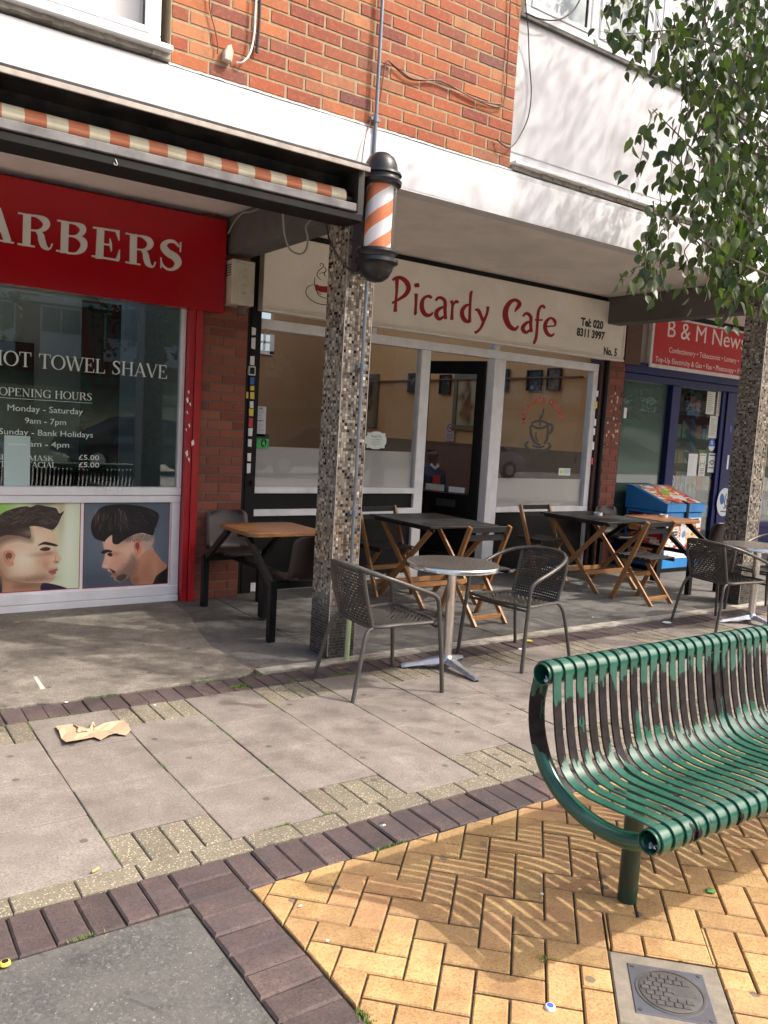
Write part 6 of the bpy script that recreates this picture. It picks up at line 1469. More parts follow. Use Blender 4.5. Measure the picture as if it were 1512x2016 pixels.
for (cy, cz) in ((yb-.004, zb2-.012), (yf, zf-.012)):
    m = MB()
    for q in range(7): a_ = Vector((BX0+.012+rn(.006), cy+rn(.016), cz-.012+rn(.008))); m.add([a_, a_+Vector((.004, .009+rn(.004), .003+rn(.005))), a_+Vector((.002, rn(.004), .008)), a_+Vector((.003, -.007, rn(.004)))], [(0,1,2), (0,2,3)])
    obj('crumpled_foil', m, MT['cast_alu'], bn, kind='stuff')

# ------------------------------------------------------------------ person sitting in the cafe
def person():
    t = thing('person', 'person in a dark blue jumper with white collar seated inside the cafe doorway', 'person', (6.55, 8.35, 0))
    def skin(name, verts, edges, radii, mat, sub=2):
        me = bpy.data.meshes.new(name); me.from_pydata([tuple(Vector(v)-wloc(t)) for v in verts], edges, [])
        o = bpy.data.objects.new(name, me); COL.objects.link(o); o.parent = t
        sk = o.modifiers.new('skin', 'SKIN'); 
        for v, r in zip(me.skin_vertices[0].data, radii): v.radius = (r, r) if not isinstance(r, tuple) else r
        me.skin_vertices[0].data[0].use_root = True; sk.use_smooth_shade = True
        sb = o.modifiers.new('sub', 'SUBSURF'); sb.levels = sb.render_levels = sub; me.materials.append(mat); return o
    bx, by = 6.55, 8.35
    V = [(bx, by, .50), (bx, by, .72), (bx, by-.01, .93), (bx, by-.015, 1.03), (bx, by-.02, 1.10),
         (bx-.17, by-.02, 1.0), (bx-.21, by-.05, .80), (bx-.16, by-.26, .77), (bx+.17, by-.02, 1.0), (bx+.21, by-.05, .80), (bx+.12, by-.27, .77),
         (bx-.10, by-.25, .50), (bx-.12, by-.42, .49), (bx-.12, by-.44, .08), (bx+.10, by-.25, .50), (bx+.12, by-.42, .49), (bx+.12, by-.44, .08), (bx-.12, by-.56, .05), (bx+.12, by-.56, .05)]
    E = [(0,1),(1,2),(2,3),(3,4),(3,5),(5,6),(6,7),(3,8),(8,9),(9,10),(0,11),(11,12),(12,13),(0,14),(14,15),(15,16),(13,17),(16,18)]
    Rr = [.15, .145, .16, .11, .05, .065, .05, .038, .065, .05, .038, .09, .07, .045, .09, .07, .045, .035, .035]
    skin('body', V, E, Rr, MT['cloth_navy'])
    V = [(bx, by-.02, 1.10), (bx, by-.03, 1.155), (bx, by-.035, 1.22), (bx, by-.03, 1.285)]; skin('head', V, [(0,1),(1,2),(2,3)], [.045, .05, (.072, .086), (.068, .085)], MT['skin_dk'])
    V = [(bx, by+.005, 1.26), (bx, by-.01, 1.325)]; skin('hair', V, [(0,1)], [(.083, .088), (.06, .07)], MT['hair'])
    m = MB(); m.prism([(bx-.012, 1.19), (bx+.012, 1.19), (bx+.008, 1.215), (bx-.008, 1.215)], by-.145, by-.11, 'xz'); obj('nose', m, MT['skin_dk'], t)
    m = MB()
    for s_ in (-1, 1): m.lathe([(0, -.006), (.009, -.003), (.010, .004)], (bx+s_*.03, by-.112, 1.228), 8, 'y')
    obj('eyes', m, MT['ink'], t)
    m = MB()
    for s_ in (-1, 1): m.prism([(bx, 1.045), (bx+s_*.075, 1.10), (bx+s_*.055, 1.13), (bx+s_*.0, 1.075)], by-.105, by-.085, 'xz')
    obj('collar', m, MT['paper'], t)
    m = MB(); m.bbox(bx-.075, bx+.045, by-.175, by-.15, .70, .98, .01); obj('red_apron', m, MT['cloth_red'], t)
    for s_, hx, hy in ((-1, bx-.15, by-.29), (1, bx+.11, by-.30)):
        V = [(hx, hy, .77), (hx, hy-.05, .775)]; skin('hand', V, [(0,1)], [(.026, .016), (.038, .014)], MT['skin_dk'], 1)
        for k in range(4):
            fx = hx-.027+k*.018; L_ = (.055, .068, .064, .050)[k]; V = [(fx, hy-.06, .775), (fx, hy-.06-L_*.6, .775), (fx, hy-.06-L_, .762)]; skin('finger', V, [(0,1),(1,2)], [.0085]*3, MT['skin_dk'], 1)
        V = [(hx-s_*.03, hy-.01, .775), (hx-s_*.05, hy-.04, .772), (hx-s_*.052, hy-.065, .768)]; skin('thumb', V, [(0,1),(1,2)], [.0095]*3, MT['skin_dk'], 1)
    return t
person()
t = thing('cafe_counter', 'dark cafe counter top just inside the open door', 'counter', (6.5, 7.9, 0))
m = MB(); m.bbox(5.6, 7.6, 7.62, 8.12, .72, .755, .004); m.box(5.65, 7.55, 7.7, 8.0, 0, .72); obj('counter', m, MT['black_matt'], t)
# barber room
t = thing('barber_interior', 'dim grey barber room seen behind the window lettering', 'room', (1.5, 8, 0))
m = MB(); m.box(-3.6, 2.6, 9.2, 9.3, .98, 3.0); m.box(2.55, 2.64, 6.64, 9.2, .0, 3.0); obj('grey_wall', m, MT['wall_grey'], t)
m = MB(); m.box(-3.6, 2.6, 9.15, 9.3, 0, .979); m.box(-3.6, -3.5, 6.64, 9.2, 0, 3); m.box(-3.6, 2.6, 6.64, 9.2, -.01, .004); obj('dark_wall', m, MT['dark_room'], t)
m = MB(); m.box(-3.6, 2.6, 6.64, 7.9, 2.9, 2.95); obj('ceiling', m, MT['wall_grey'], t)
cv = Canvas(180, 480, (44, 60, 56)); 
for q in range(22):
    a0 = q*2*PI/22; cv.poly([(90, 300), (90+500*math.cos(a0), 300+500*math.sin(a0)), (90+500*math.cos(a0+.143), 300+500*math.sin(a0+.143))], (92, 20, 20) if q % 2 else (36, 74, 70))
cv.poly([(60,280),(90,200),(130,190),(140,260),(130,480),(50,480)], (60, 50, 40), 6, True)
xa_, xb_ = at(160, 700, 7.7).x, at(237, 700, 7.7).x
sheet('sunburst_print', xa_, xb_, .9, at(237, 600, 7.7).z, 7.7, printmat('dark sunburst print', cv, .6, .8), t, .02)
m = MB(); m.box(-3.4, 1.9, 9.14, 9.148, 1.2, 2.2); obj('mirror', m, simple('dull mirror', (.12, .13, .13), .15, 1.), t)
m = MB(); m.box(.3, 2.3, 8.7, 9.1, .6, .95); m.box(.9, 1.5, 7.3, 7.9, .4, .9); obj('dark_furniture', m, MT['black_matt'], t)
# ================================================================== cables on the upper wall
def cable(label, pts, mat, r=.004, n=5):
    P = catmull([tuple(p) for p in pts], n); c = P[0]
    m = MB(); m.tube(P, r, 6); return obj('cable', m, mat, None, loc=c, label=label, cat='cable')
def ap(l, Y): return [at(a, b, Y if not isinstance(Y, (list, tuple)) else Y[i]) for i, (a, b) in enumerate(l)]
cable('thin brown cable sagging across the bricks right of the conduit', ap([(748, 200), (758, 130), (765, 119), (775, 130), (800, 152), (820, 158), (862, 157), (880, 165), (930, 192), (960, 202), (990, 206)], 4.515), MT['cable_rust'], .0045)
cable('second thin brown cable sagging just below the first on the bricks', ap([(764, 119), (790, 140), (815, 156), (868, 160), (910, 182), (945, 200), (975, 211), (992, 208)], 4.51), MT['cable_dk'], .0035)
cable('dark cable dropping down the bricks near their right hand end', ap([(1006, -40), (1003, 60), (1000, 110), (996, 180), (990, 206)], 4.515), MT['cable_rust'], .0045)
cable('black cable hanging in a long curve down the white cladding beside the bricks', ap([(1030, -60), (1036, 20), (1040, 60), (1042, 120), (1046, 180), (1040, 230), (1022, 270), (1005, 290), (990, 285), (978, 274)], [4.5, 4.5, 4.55, 4.58, 4.58, 4.57, 4.55, 4.5, 4.5, 4.515]), MT['cable_dk'], .0045)
cable('black cable drooping from the bricks to the first upper window', ap([(1035, 25), (1060, 36), (1090, 40), (1115, 32), (1135, 12), (1150, -20)], 4.54), MT['cable_dk'], .006)
cable('brown cable running down the bricks to the junction on the left', ap([(411, -30), (414, 20), (424, 60), (429, 90), (428, 106)], 4.515), MT['cable_rust'], .004)
cable('white cable curling out of the bricks beside the grey junction box', ap([(507, -40), (503, 20), (500, 70), (492, 105), (478, 122), (466, 123)], [4.5, 4.5, 4.5, 4.495, 4.5, 4.52]), MT['paper'], .0055)
cable('straight black cable running down the left part of the brick wall', ap([(512, -40), (510, 40), (505, 104)], 4.51), MT['cable_dk'], .009)
cable('brown wire dropping over the white fascia to the barber pole bracket', ap([(735, 225), (722, 260), (716, 290), (712, 320), (705, 345), (712, 352)], [4.51, 4.49, 4.48, 4.47, 4.46, 4.45]), MT['cable_rust'], .003)
cable('grey cable looping down under the awning in front of the cafe sign', ap([(557, 405), (558, 440), (562, 470), (572, 492), (590, 500), (602, 492), (606, 470), (602, 448), (610, 435), (620, 425)], [4.9]*10), MT['cable'], .0065)
cable('black cable hanging from the beam to the bottom of the barber pole bracket', ap([(642, 436), (648, 470), (660, 495), (675, 518), (690, 532), (702, 530), (712, 512)], [4.7, 4.6, 4.5, 4.46, 4.44, 4.42, 4.42]), MT['cable_dk'], .0065)
cable('pale cable running from the red sign along the canopy to the beam', ap([(449, 460), (462, 436), (477, 420), (490, 418), (505, 413), (517, 405)], [6.38, 6.2, 6.1, 5.9, 5.7, 5.55]), MT['cable'], .006)
p = at(450, 105, 4.5)
t = thing('junction_box', 'broken pale grey junction box hanging on the bricks above the awning', 'junction box', (p.x, 4.52, p.z))
m = MB(); m.prism([(p.x-.03, p.z-.04), (p.x+.018, p.z-.045), (p.x+.028, p.z+.01), (p.x+.012, p.z+.05), (p.x-.012, p.z+.035), (p.x-.028, p.z)], 4.528, 4.49, 'xz', .006); obj('box', m, MT['grey_plastic'], t)

# ================================================================== litter
def litter(name, label, cat, pts, th, mat, z=.002, smooth=False, group=None):
    c = (sum(p[0] for p in pts)/len(pts), sum(p[1] for p in pts)/len(pts))
    m = MB(); m.prism(pts, z, z+th); o = obj(name, m, mat, None, loc=(*c, 0), label=label, cat=cat, group=group); return o
# torn cardboard: a crumpled sheet
g = [(108,1435),(145,1431),(153,1443),(150,1449),(165,1442),(177,1440),(182,1428),(187,1432),(186,1439),(205,1434),(226,1427),(245,1424),(250,1434),(258,1445),(250,1452),(232,1450),(215,1455),(198,1461),(185,1457),(160,1464),(130,1470),(122,1458),(115,1446)]
G_ = [gz(a, b) for a, b in g]; c = sum((Vector(p) for p in G_), Vector())/len(G_)
m = MB(); k = len(G_); rings = []
for f_ in (1., .78, .5, .22): rings.append([(c.x+(p.x-c.x)*f_+rn(.004), c.y+(p.y-c.y)*f_+rn(.004), .008+.016*f_*abs(math.sin(i*.9+f_*3))+rn(.004)) for i, p in enumerate(G_)])
m.add([v_ for r_ in rings for v_ in r_]+[(c.x, c.y, .012)], [(q*k+i, q*k+(i+1) % k, (q+1)*k+(i+1) % k, (q+1)*k+i) for q in range(3) for i in range(k)]+[(3*k+i, 3*k+(i+1) % k, 4*k) for i in range(k)])
o = obj('cardboard_scrap', m, MT['card'], None, loc=(c.x, c.y, 0), label='torn piece of pale brown cardboard lying on the grey paving slabs', cat='cardboard'); md = o.modifiers.new('t', 'SOLIDIFY'); md.thickness = .002
def cap(px, py, label, col, top):
    p = gz(px, py); t = thing('bottle_cap', label, 'bottle cap', (p.x, p.y, 0)); m = MB(); n = 42
    m.lathe([(0, .009), (.011, .009), (.0135, .007), (.0150, .001), (.0155, .001)], (p.x, p.y, 0), n)
    obj('rim', m, col, t); m = MB(); m.lathe([(0, .0096), (.0095, .0096)], (p.x, p.y, 0), 16); obj('print', m, top, t); return t
cap(753, 1625, 'silver bottle cap on the dark paver course', MT['chrome'], MT['chrome'])
cap(10, 1898, 'yellow bottle cap on the asphalt at the left edge', MT['yellow'], MT['ink'])
cp = cap(1083, 1985, 'white bottle cap with dark blue print on the yellow paving', MT['paper'], MT['blue_label'])
for (px, py, a, lb) in ((188, 1716, .45, 'orange cigarette end by the big grey slab'), (1005, 1712, 0, 'white scrap'), (1073, 1762, 0, 'x')):
    p = gz(px, py)
    if lb.startswith('orange'):
        t = thing('cigarette_end', lb+' near the flecked blocks', 'cigarette end', (p.x, p.y, 0)); m = MB(); m.tube([(p.x-.014, p.y-.007, .006), (p.x+.014, p.y+.007, .006)], .0045, 8); obj('filter', m, simple('cork filter paper', (.62, .36, .12), .7), t)
def scrap(px, py, s_, label, mat, n=5, cat='litter scrap', name='paper_scrap'):
    p = gz(px, py); r = random.Random(int(px)); pts = [(p.x+s_*r.uniform(.5, 1)*math.cos(a*2*PI/n), p.y+s_*r.uniform(.3, .9)*math.sin(a*2*PI/n)) for a in range(n)]
    return litter(name, label, cat, pts, .0025, mat, .004)
scrap(1312, 1226, .055, 'crumpled white paper scrap on the dark course left of the far armchair', MT['paper'])
scrap(1040, 1262, .045, 'small yellow leaf behind the second woven armchair', simple('yellow leaf', (.55, .42, .04), .7), 6, 'fallen leaf', 'fallen_leaf')
scrap(1024, 1279, .022, 'tiny white paper ball under the second woven armchair', MT['paper'])
scrap(1165+2, 1176+40+0, .012, 'tiny white chip on the paving behind the bench', MT['paper'])
scrap(592, 1786, .011, 'white paper chip on the yellow paving near the dark corner', MT['paper'], 4)
scrap(645, 1855, .010, 'white paper chip on the yellow paving beside the dark course', MT['paper'], 4)
scrap(1026, 1712, .018, 'orange and white wrapper scrap under the shadow of the bench', simple('orange wrapper', (.8, .45, .15), .6), 4)
scrap(1067, 1763, .010, 'white cigarette stub wedged in a joint left of the bench post', MT['paper'], 6)
scrap(1400, 1756, .024, 'small green leaf right of the bench post', simple('green fallen leaf', (.08, .25, .06), .7), 6, 'fallen leaf', 'fallen_leaf')
scrap(33, 1226, .022, 'small yellow leaf on the concrete before the barber window', simple('ochre leaf', (.5, .36, .10), .7), 5, 'fallen leaf', 'fallen_leaf')
scrap(131, 1384, .014, 'flattened white cigarette stub on the dark course left', MT['paper'], 5)
scrap(305, 1390, .012, 'flattened white cigarette stub by the flecked blocks', MT['paper'], 5)
p = gz(150, 1347); 
litter('paint_mark', 'short white paint mark on the stained concrete', 'paint mark', [(gz(a, b).x, gz(a, b).y) for a, b in ((66, 1334), (72, 1333), (89, 1357), (80, 1359))], .001, simple('worn white paint mark', (.48, .46, .42), .8), .0045)
# weeds and moss in the joints
def tufts(name, label, pts, mat, n, hgt, spread, rs):
    m = MB()
    for (px, py) in pts:
        c = gz(px, py)
        for _ in range(n):
            x = c.x+rs.gauss(0, spread); y = c.y+rs.gauss(0, spread*.3); a = rs.uniform(0, 2*PI); h_ = hgt*rs.uniform(.4, 1.2); w_ = .0018; l = h_*rs.uniform(.2, .9)
            m.add([(x-w_*math.sin(a), y+w_*math.cos(a), 0), (x+w_*math.sin(a), y-w_*math.cos(a), 0), (x+l*math.cos(a), y+l*math.sin(a), h_)], [(0, 1, 2)])
    o = obj(name, m, mat, None, kind='stuff', label=label, cat='weeds')
rs_ = random.Random(2)
m = MB()
def moss(x, y, sx_, sy_, n, h_):
    for _ in range(n):
        px, py = x+rs_.gauss(0, sx_), y+rs_.gauss(0, sy_); a = rs_.uniform(0, 2*PI); hh = h_*rs_.uniform(.4, 1.2); w_ = .0016; l = hh*rs_.uniform(.3, 1.1)
        m.add([(px-w_*math.sin(a), py+w_*math.cos(a), -.004), (px+w_*math.sin(a), py-w_*math.cos(a), -.004), (px+l*math.cos(a), py+l*math.sin(a), hh)], [(0, 1, 2)])
for xj in (.86, 1.265, 1.67, 2.075, 2.48, 2.885):
    for _ in range(5): moss(xj, rs_.uniform(2.7, 4.15), .0022, rs_.uniform(.012, .05), 30, .008)
for (yj, n_) in ((4.19, 9), (4.41, 8), (2.335, 3), (2.66, 3)):
    for _ in range(n_): moss(rs_.uniform(.3, 3.3), yj, rs_.uniform(.015, .05), .003, 46, .010)
for (px, py) in ((395, 1340), (408, 1337), (470, 1352), (480, 1350), (676, 1328), (690, 1327), (575, 1341)): g_ = gz(px, py); moss(g_.x, g_.y, .03, .008, 130, .013)
for (px, py) in ((712, 1996), (722, 2010), (1072, 1888)): g_ = gz(px, py); moss(g_.x, g_.y, .012, .012, 60, .009)
obj('green_weeds', m, MT['moss'], None, kind='stuff', label='green grass and moss growing along the dark course and slab joints', cat='weeds')
tufts('dry_weeds', 'dry brown weeds around the foot of the tiled column', [(640, 1302), (660, 1309), (672, 1315), (715, 1293), (722, 1298), (730, 1292), (700, 1303), (495, 1318), (505, 1315)], MT['dry_weed'], 120, .010, .026, rs_)

# ================================================================== tree
TX, TY = 8.3, 1.3
tr = thing('street_tree', 'leafy green tree hanging its branches over the right of the cafe canopy', 'tree', (TX, TY, 0))
bark = simple('brown bark', (.11, .085, .065), .85, var=.35, scale=20, bmp=.5)
m = MB(); m.tube(catmull([(TX, TY, -.02), (TX-.02, TY+.02, 1.2), (TX-.1, TY+.08, 2.8), (TX-.25, TY+.15, 4.4), (TX-.4, TY+.2, 6.2), (TX-.45, TY+.25, 8.2)], 4), [.15-.12*i/20 for i in range(21)], 12); obj('trunk', m, bark, tr)
rs = random.Random(21)
def leaf_mesh():
    m = MB(); o_ = [(0, 0), (.17, .10), (.30, .28), (.31, .46), (.22, .68), (.10, .86), (0, 1.02)]
    L = len(o_); vs = []
    for (x, y) in o_: vs += [(x, y, .10*x/.3*1.0-.10*y*y), (0, y, -.10*y*y), (-x, y, .10*x/.3-.10*y*y)]
    fs = []
    for i in range(L-1): a = 3*i; fs += [(a, a+1, a+4, a+3), (a+1, a+2, a+5, a+4)]
    m.add(vs, fs, True); return m
def leafmat(name, cols, trans):
    m, n, p, o = newmat(name); oi = N(n, 'ShaderNodeObjectInfo'); at_ = N(n, 'ShaderNodeAttribute', attribute_name='lv')
    f = mth(n, 'FRACT', mth(n, 'ADD', mth(n, 'MULTIPLY', oi.outputs['Random'], 7.3), at_.outputs['Fac']))
    c = ramp(n, f, cols); n.links.new(c, p.inputs['Base Color']); p.inputs['Roughness'].default_value = .42
    t = N(n, 'ShaderNodeBsdfTranslucent'); tc = mix(n, 1., c, (1.3, 1.6, .5), 'MULTIPLY'); n.links.new(tc, t.inputs[0])
    x = N(n, 'ShaderNodeMixShader'); x.inputs[0].default_value = trans; n.links.new(p.outputs[0], x.inputs[1]); n.links.new(t.outputs[0], x.inputs[2]); n.links.new(x.outputs[0], o.inputs[0]); return m
LM = leafmat('birch green leaf', [(0, (.034, .058, .018)), (.3, (.054, .086, .025)), (.6, (.028, .050, .017)), (.85, (.10, .135, .040)), (1, (.042, .072, .022))], .32)
lmesh = make_mesh('leaf', leaf_mesh(), LM, fixn=False)
LB = [Vector(v.co) for v in lmesh.vertices]; LF = [tuple(p.vertices) for p in lmesh.polygons]
leaves = []      # (matrix, keyscore)
def add_leaf(p, size, down=.68):
    a = rs.uniform(0, 2*PI); tip = Vector((math.cos(a)*(1-down)*1.2, math.sin(a)*(1-down)*1.2, -down-rs.uniform(-.3, .2))).normalized()
    n_ = Vector((rs.gauss(0, 1), rs.gauss(-.4, 1), rs.gauss(.5, .8))); n_ = (n_-tip*n_.dot(tip)).normalized(); x = tip.cross(n_)
    M_ = Matrix(((x.x*size, tip.x*size, n_.x*size, p.x), (x.y*size, tip.y*size, n_.y*size, p.y), (x.z*size, tip.z*size, n_.z*size, p.z), (0, 0, 0, 1)))
    leaves.append((M_, p.copy(), size))
twigs = []
def twig(pts, r0=.009, step=.035, size=.062, r1=.0015, side=True):
    P = [Vector(q) for q in catmull([tuple(q) for q in pts], 5)]
    twigs.append((P, r0, r1)); acc = 0
    for a, b in zip(P[:-1], P[1:]):
        L_ = (b-a).length; acc += L_
        while acc > step:
            acc -= step*rs.uniform(.7, 1.3); q = a.lerp(b, rs.random()); off = Vector((rs.gauss(0, .034), rs.gauss(0, .04), rs.gauss(-.01, .02))); add_leaf(q+off, size*rs.uniform(.7, 1.25))
# fringe in world space: drooping branchlets hang from limbs reaching out over the paving
limbs = []
def limb(a, b, c, r): limbs.append((catmull([a, b, c], 6), r)); return limbs[-1][0]
L1 = limb((TX-.2, TY+.12, 3.6), (7.2, 2.3, 4.15), (5.35, 3.25, 3.75), .035)
L2 = limb((TX-.22, TY+.14, 4.4), (7.3, 2.1, 5.0), (5.3, 2.9, 4.75), .035)
L3 = limb((TX-.15, TY+.1, 3.0), (7.4, 2.4, 3.5), (6.1, 3.2, 3.25), .03)
L4 = limb((TX-.4, TY+.2, 6.0), (7.4, 1.8, 6.9), (6.2, 2.3, 7.2), .03)
L5 = limb((TX-.35, TY+.2, 5.4), (7.2, 1.0, 6.0), (6.0, .6, 5.8), .03)
for a_, b_, c_ in ((at(1560, 330, 3.1), at(1440, 220, 3.1), at(1330, 60, 3.15)), (at(1560, 150, 3.2), at(1420, 90, 3.1), at(1290, 66, 3.1)), (at(1560, 480, 3.0), at(1430, 400, 3.0), at(1300, 300, 3.0)), (at(1560, 560, 3.1), at(1420, 500, 3.0), at(1290, 400, 3.0)), (at(1500, 420, 3.0), at(1400, 330, 3.05), at(1285, 215, 3.1))): limbs.append((catmull([tuple(a_), tuple(b_), tuple(c_)], 6), .010))
L6 = limb((TX-.3, TY+.15, 4.8), (8.6, 2.6, 5.4), (7.6, 3.4, 5.3), .03)
def hang(px, py, Y, drop, lean=-.12, n=5, dens=.035, size=.062):
    p = at(px, py, Y); pts = []
    for i in range(n+1):
        t_ = i/n; pts.append(p+Vector((lean*t_+rs.gauss(0, .012), rs.gauss(0, .012)-.05*t_, -drop*t_**1.1)))
    twig(pts, step=dens, size=size)
# measured hanging sprays of the photograph (start, depth, length)
sprays = [(1262,118,3.3,.10),(1300,60,3.2,.30),(1330,20,3.3,.42),(1290,215,3.1,.24),(1272,250,3.1,.32),(1300,300,3.0,.50),(1285,395,3.0,.38),(1275,480,2.9,.22),(1262,520,2.9,.12),
          (1345,110,3.4,.45),(1365,40,3.2,.45),(1340,240,3.0,.40),(1330,330,3.1,.42),(1320,440,3.0,.30),(1305,520,2.8,.20),(1350,480,3.1,.28),(1380,380,3.2,.45),(1390,250,3.3,.50),(1400,100,3.1,.55),
          (1420,20,3.4,.5),(1430,180,3.0,.6),(1440,330,3.2,.55),(1425,450,3.1,.35),(1400,520,3.0,.24),(1460,430,3.3,.40),(1470,250,3.1,.6),(1475,90,3.3,.6),(1490,360,3.0,.5),(1500,480,3.2,.30),(1505,180,3.0,.6),(1450,540,3.0,.2),(1495,560,3.1,.15),
          (1360,170,2.9,.5),(1412,310,2.9,.5),(1375,-20,3.2,.5),(1460,-20,3.0,.6),(1500,20,3.2,.6),(1525,250,3.0,.7),(1530,420,3.2,.5),(1540,80,3.1,.7),(1415,230,3.4,.5),(1455,110,3.5,.5),(1340,-40,3.3,.35),(1290,-30,3.3,.2),(1480,300,3.5,.5),(1436,400,3.5,.4),(1503,300,3.5,.5)]
for (a, b, Y, d) in sprays: hang(a, b, Y, d, lean=rs.uniform(-.2, .02), dens=.024, size=.074)
for (a, b, Y, d) in sprays:
    if a > 1345 and rs.random() < .7: hang(a+rs.uniform(-25, 40), b+rs.uniform(-50, 50), Y+rs.uniform(-.4, .5), d*.8, lean=rs.uniform(-.2, .1), dens=.022, size=.073)
    if a > 1405 and rs.random() < .8: hang(a+rs.uniform(-30, 50), b+rs.uniform(-60, 60), Y+rs.uniform(-.3, .7), d*.7, lean=rs.uniform(-.25, .1), dens=.022, size=.073)
    if a > 1430: hang(a+rs.uniform(-30, 50), b+rs.uniform(-60, 60), Y+rs.uniform(-.3, .7), d*.7, lean=rs.uniform(-.25, .1), dens=.022, size=.073)
for _ in range(48):
    a = rs.uniform(1400, 1570); b = rs.uniform(-60, 520); hang(a, b, rs.uniform(2.7, 3.9), rs.uniform(.2, .5), lean=rs.uniform(-.2, .1), dens=.022, size=.073)
for _ in range(5):
    a = rs.uniform(1330, 1420); b = rs.uniform(20, 470); hang(a, b, rs.uniform(2.9, 3.6), rs.uniform(.2, .4), lean=rs.uniform(-.15, .05), dens=.023, size=.070)
for dy_ in (0, 14): twig([at(1360, 55+dy_, 3.2), at(1290, 62+dy_, 3.2), at(1230, 66+dy_, 3.25), at(1180, 62+dy_, 3.25)], step=.028, size=.068)
for a, b in ((1215, 20), (1240, -10), (1280, 10), (1262, 40)): hang(a, b-40, 3.2, .18, dens=.024, size=.066)
twig([at(1512, 330, 3.1), at(1450, 260, 3.1), at(1385, 180, 3.1), at(1320, 100, 3.1), at(1290, 20, 3.1)], r0=.02, step=.04)
twig([at(1540, 240, 3.0), at(1470, 190, 3.0), at(1400, 80, 3.0), at(1372, -60, 3.0)], r0=.024, step=.05)
# upper crown, out of the picture: throws the dappled shade
def ok(p):
    px, py, z = proj(p)
    if z > .1 and -20 < px < 1560 and -60 < py < 2050: return False
    t_ = p.z/SUN.z; g_ = p-SUN*t_
    if g_.y < 2.72 and g_.x < 5: return False
    if g_.x < -.2: return rs.random() < .25
    tw = (4.5-p.y)/(-SUN.y); h_ = p-SUN*tw
    if tw > 0 and h_.z > 3.1 and h_.x < 4.15: return rs.random() < (.02 if h_.z > 3.42 else .2)
    return True
cl = []
for _ in range(2600):
    c = Vector((rs.gauss(6.9, 1.25), rs.gauss(1.55, .95), rs.gauss(6.1, 1.3)))
    if c.z < 3.2 or c.x > 9.6: continue
    if ok(c): cl.append(c)
xt = []
while len(xt) < 75:
    c = Vector((rs.gauss(7.1, .55), rs.gauss(2.35, .35), rs.gauss(7.5, .45)))
    if ok(c): xt.append(c)
while len(xt) < 235:
    c = Vector((rs.gauss(7.7, .9), rs.gauss(1.9, .65), rs.gauss(4.5, .8)))
    if c.z > 2.7 and ok(c): xt.append(c)
for c in cl[:560]+xt:
    for _ in range(rs.randint(7, 16)):
        p = c+Vector((rs.gauss(0, .12), rs.gauss(0, .12), rs.gauss(0, .14)))
        if ok(p): add_leaf(p, rs.uniform(.055, .075), .5)
m = MB()
for P, r in limbs: m.tube(P, [r*(1-.8*i/(len(P)-1)) for i in range(len(P))], 8)
obj('branch', m, bark, tr)
m = MB()
for P, r0, r1 in twigs: m.tube(P, [r0*.5+(r1-r0*.5)*i/(len(P)-1) for i in range(len(P))], 4, caps=False)
o = obj('twigs', m, bark, tr); o['kind'] = 'stuff'
def score(e):
    px, py, z = proj(e[1]); return z if (z > 0 and 0 <= px < 1512 and 0 <= py < 2016) else 1e3+z
leaves.sort(key=score)
for M_, p, s_ in leaves[:298]:
    o = bpy.data.objects.new('leaf', lmesh); COL.objects.link(o); o.parent = tr; o.matrix_local = Matrix.Translation(-wloc(tr)) @ M_
V = []; F = []; A = []
for M_, p, s_ in leaves[298:]:
    b_ = len(V); V += [tuple(M_ @ v - wloc(tr)) for v in LB]; F += [tuple(b_+i for i in f) for f in LF]; r_ = rs.random(); A += [r_]*len(LB)
me = bpy.data.meshes.new('foliage'); me.from_pydata(V, [], F); a_ = me.attributes.new('lv', 'FLOAT', 'POINT'); a_.data.foreach_set('value', A); me.materials.append(LM); me.polygons.foreach_set('use_smooth', [True]*len(F)); me.update()
o = bpy.data.objects.new('foliage', me); COL.objects.link(o); o.parent = tr; o['kind'] = 'stuff'
print('leaves', len(leaves))

# ================================================================== the far side of the street (seen mirrored in the shop windows)
m = MB(); m.add([(-60,-12.5,-.03),(90,-12.5,-.03),(90,-14.5,.1),(-60,-14.5,.1),(90,-20,1.7),(-60,-20,1.7),(90,-26,3.1),(-60,-26,3.1),(90,-60,3.3),(-60,-60,3.3)], [(0,1,2,3),(3,2,4,5),(5,4,6,7),(7,6,8,9)], True)
obj('grass_bank', m, MT['grass'], kind='structure')
ob = thing('opposite_flats', 'brick block of flats with white panels across the street, mirrored in the shop windows', 'building', (20, -29, 3))
m = MB(); m.box(-10, 75, -36, -29, 3, 12); obj('brick_body', m, simple('dull red brick flats', (.20, .07, .045), .85, var=.2, scale=3), ob)
wm = MB(); gm = MB()
for k in range(28):
    x = -9+k*3.0
    for f_ in range(3):
        z = 4.1+f_*2.75; wm.box(x, x+1.9, -28.98, -28.9, z-.1, z+.95); wm.box(x, x+1.9, -28.98, -28.93, z+.95, z+2.3); gm.box(x+.08, x+.9, -28.92, -28.89, z+1.05, z+2.2); gm.box(x+.98, x+1.82, -28.92, -28.89, z+1.05, z+2.2)
for f_ in range(3): wm.box(-10, 75, -28.97, -28.7, 6.5+f_*2.75, 6.72+f_*2.75)
obj('white_panels', wm, MT['white_panel'], ob, kind='stuff'); obj('panes', gm, simple('dark far glass', (.10, .12, .14), .15), ob, kind='stuff')
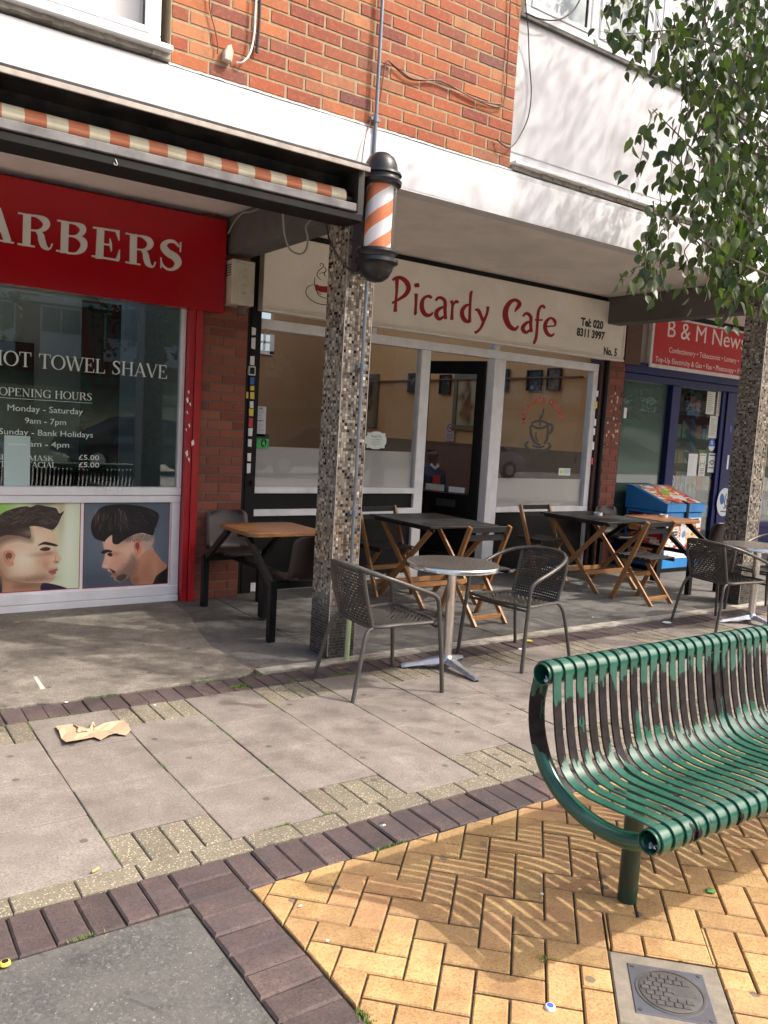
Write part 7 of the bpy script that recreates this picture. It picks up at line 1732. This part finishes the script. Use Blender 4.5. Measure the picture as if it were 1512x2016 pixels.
def car(x, y, label, mat, rz=0):
    t = thing('parked_car', label, 'car', (x, y, 0), 'cars parked across the road')
    L = [(-2.1, .45, .62, .80), (-2.0, .35, .82, .86), (-1.6, .28, .95, .88), (-1.3, .26, 1.0, .88), (-.55, .25, 1.42, .66), (.1, .25, 1.48, .66), (.75, .25, 1.40, .66), (1.35, .26, .98, .86), (1.9, .30, .86, .86), (2.12, .42, .66, .78)]
    m = MB(); vs = []
    for (cx, z0, z1, hw_) in L:
        tw = .68 if z1 > 1.2 else hw_*.96; sh = .92 if z1 > 1.2 else z1*.8
        vs += [(x+cx, y-.86, z0), (x+cx, y-.89, min(.6, z1*.7)), (x+cx, y-.86, sh), (x+cx, y-tw, z1*.985), (x+cx, y, z1), (x+cx, y+tw, z1*.985), (x+cx, y+.86, sh), (x+cx, y+.89, min(.6, z1*.7)), (x+cx, y+.86, z0)]
    m.add(vs, [(9*i+k, 9*i+(k+1) % 9, 9*i+9+(k+1) % 9, 9*i+9+k) for i in range(len(L)-1) for k in range(9)]+[tuple(range(9)), tuple(9*(len(L)-1)+k for k in range(9))], True); obj('body', m, mat, t)
    for s_ in (-1, 1):
        m = MB(); yy = y+s_*.845
        m.add([(x-1.15, yy+s_*.02, .95), (x+1.2, yy+s_*.02, .95), (x+.7, y+s_*.70, 1.36), (x-.5, y+s_*.70, 1.37)], [(0, 1, 2, 3)]); obj('side_window', m, MT['black'], t)
        for cx in (-1.35, 1.3):
            m = MB(); m.lathe([(0, -.11), (.26, -.11), (.31, -.09), (.31, .09), (.26, .11), (0, .11)], (x+cx, y+s_*.80, .31), 20, 'y'); w_ = obj('wheel', m, MT['black'], t)
            m = MB(); m.lathe([(0, s_*.115), (.19, s_*.112), (.2, s_*.10)], (x+cx, y+s_*.80, .31), 14, 'y'); obj('hub_cap', m, MT['cast_alu'], w_)
    return t
cw = [simple('car paint %d' % i, c, .15, .3, var=.02, spec=.8) for i, c in enumerate([(.03, .035, .045), (.42, .43, .45), (.10, .10, .11), (.5, .5, .5)])]
car(7.2, -8.6, 'dark hatchback parked across the road, mirrored in the barber window', cw[0]); car(1.6, -8.6, 'silver hatchback parked across the road, left of the dark hatchback', cw[1])
car(12.6, -8.7, 'grey hatchback parked across the road, right of the dark hatchback', cw[2]); car(18.8, -8.6, 'pale silver hatchback parked across the road furthest right', cw[3])

bush = simple('far dark foliage', (.035, .06, .02), .8, var=.4, scale=2)
rt_ = random.Random(77)
OR_ = ['first', 'second', 'third', 'fourth', 'fifth', 'sixth']
for i, (x, y, z0, hh) in enumerate([(4, -21, 1.9, 5), (13, -24, 2.7, 6), (20, -22, 2.1, 4.5), (30, -22, 2.1, 6.5), (42, -21, 1.9, 5.5), (52, -24, 2.7, 6.5)]):
    t = thing('bank_tree', OR_[i]+' dark tree along the grass bank across the street, counted from the barber end', 'tree', (x, y, z0), 'trees on the bank across the street')
    m = MB(); m.tube([(x, y, z0-.3), (x+.1, y, z0+hh*.7)], [.16, .06], 8); obj('trunk', m, bark, t)
    m = MB()
    for _ in range(420):
        c = Vector((x+rt_.gauss(0, hh*.2), y+rt_.gauss(0, hh*.2), z0+hh*.62+rt_.gauss(0, hh*.18)))
        for _ in range(4):
            p = c+Vector((rt_.gauss(0, .2), rt_.gauss(0, .2), rt_.gauss(0, .2))); u = Vector((rt_.gauss(0, 1), rt_.gauss(0, 1), rt_.gauss(0, 1))).normalized()*.14; v = u.cross(Vector((rt_.gauss(0, 1), rt_.gauss(0, 1), 1))).normalized()*.12
            m.add([p-u, p-v, p+u, p+v], [(0, 1, 2, 3)])
    obj('crown', m, bush, t)
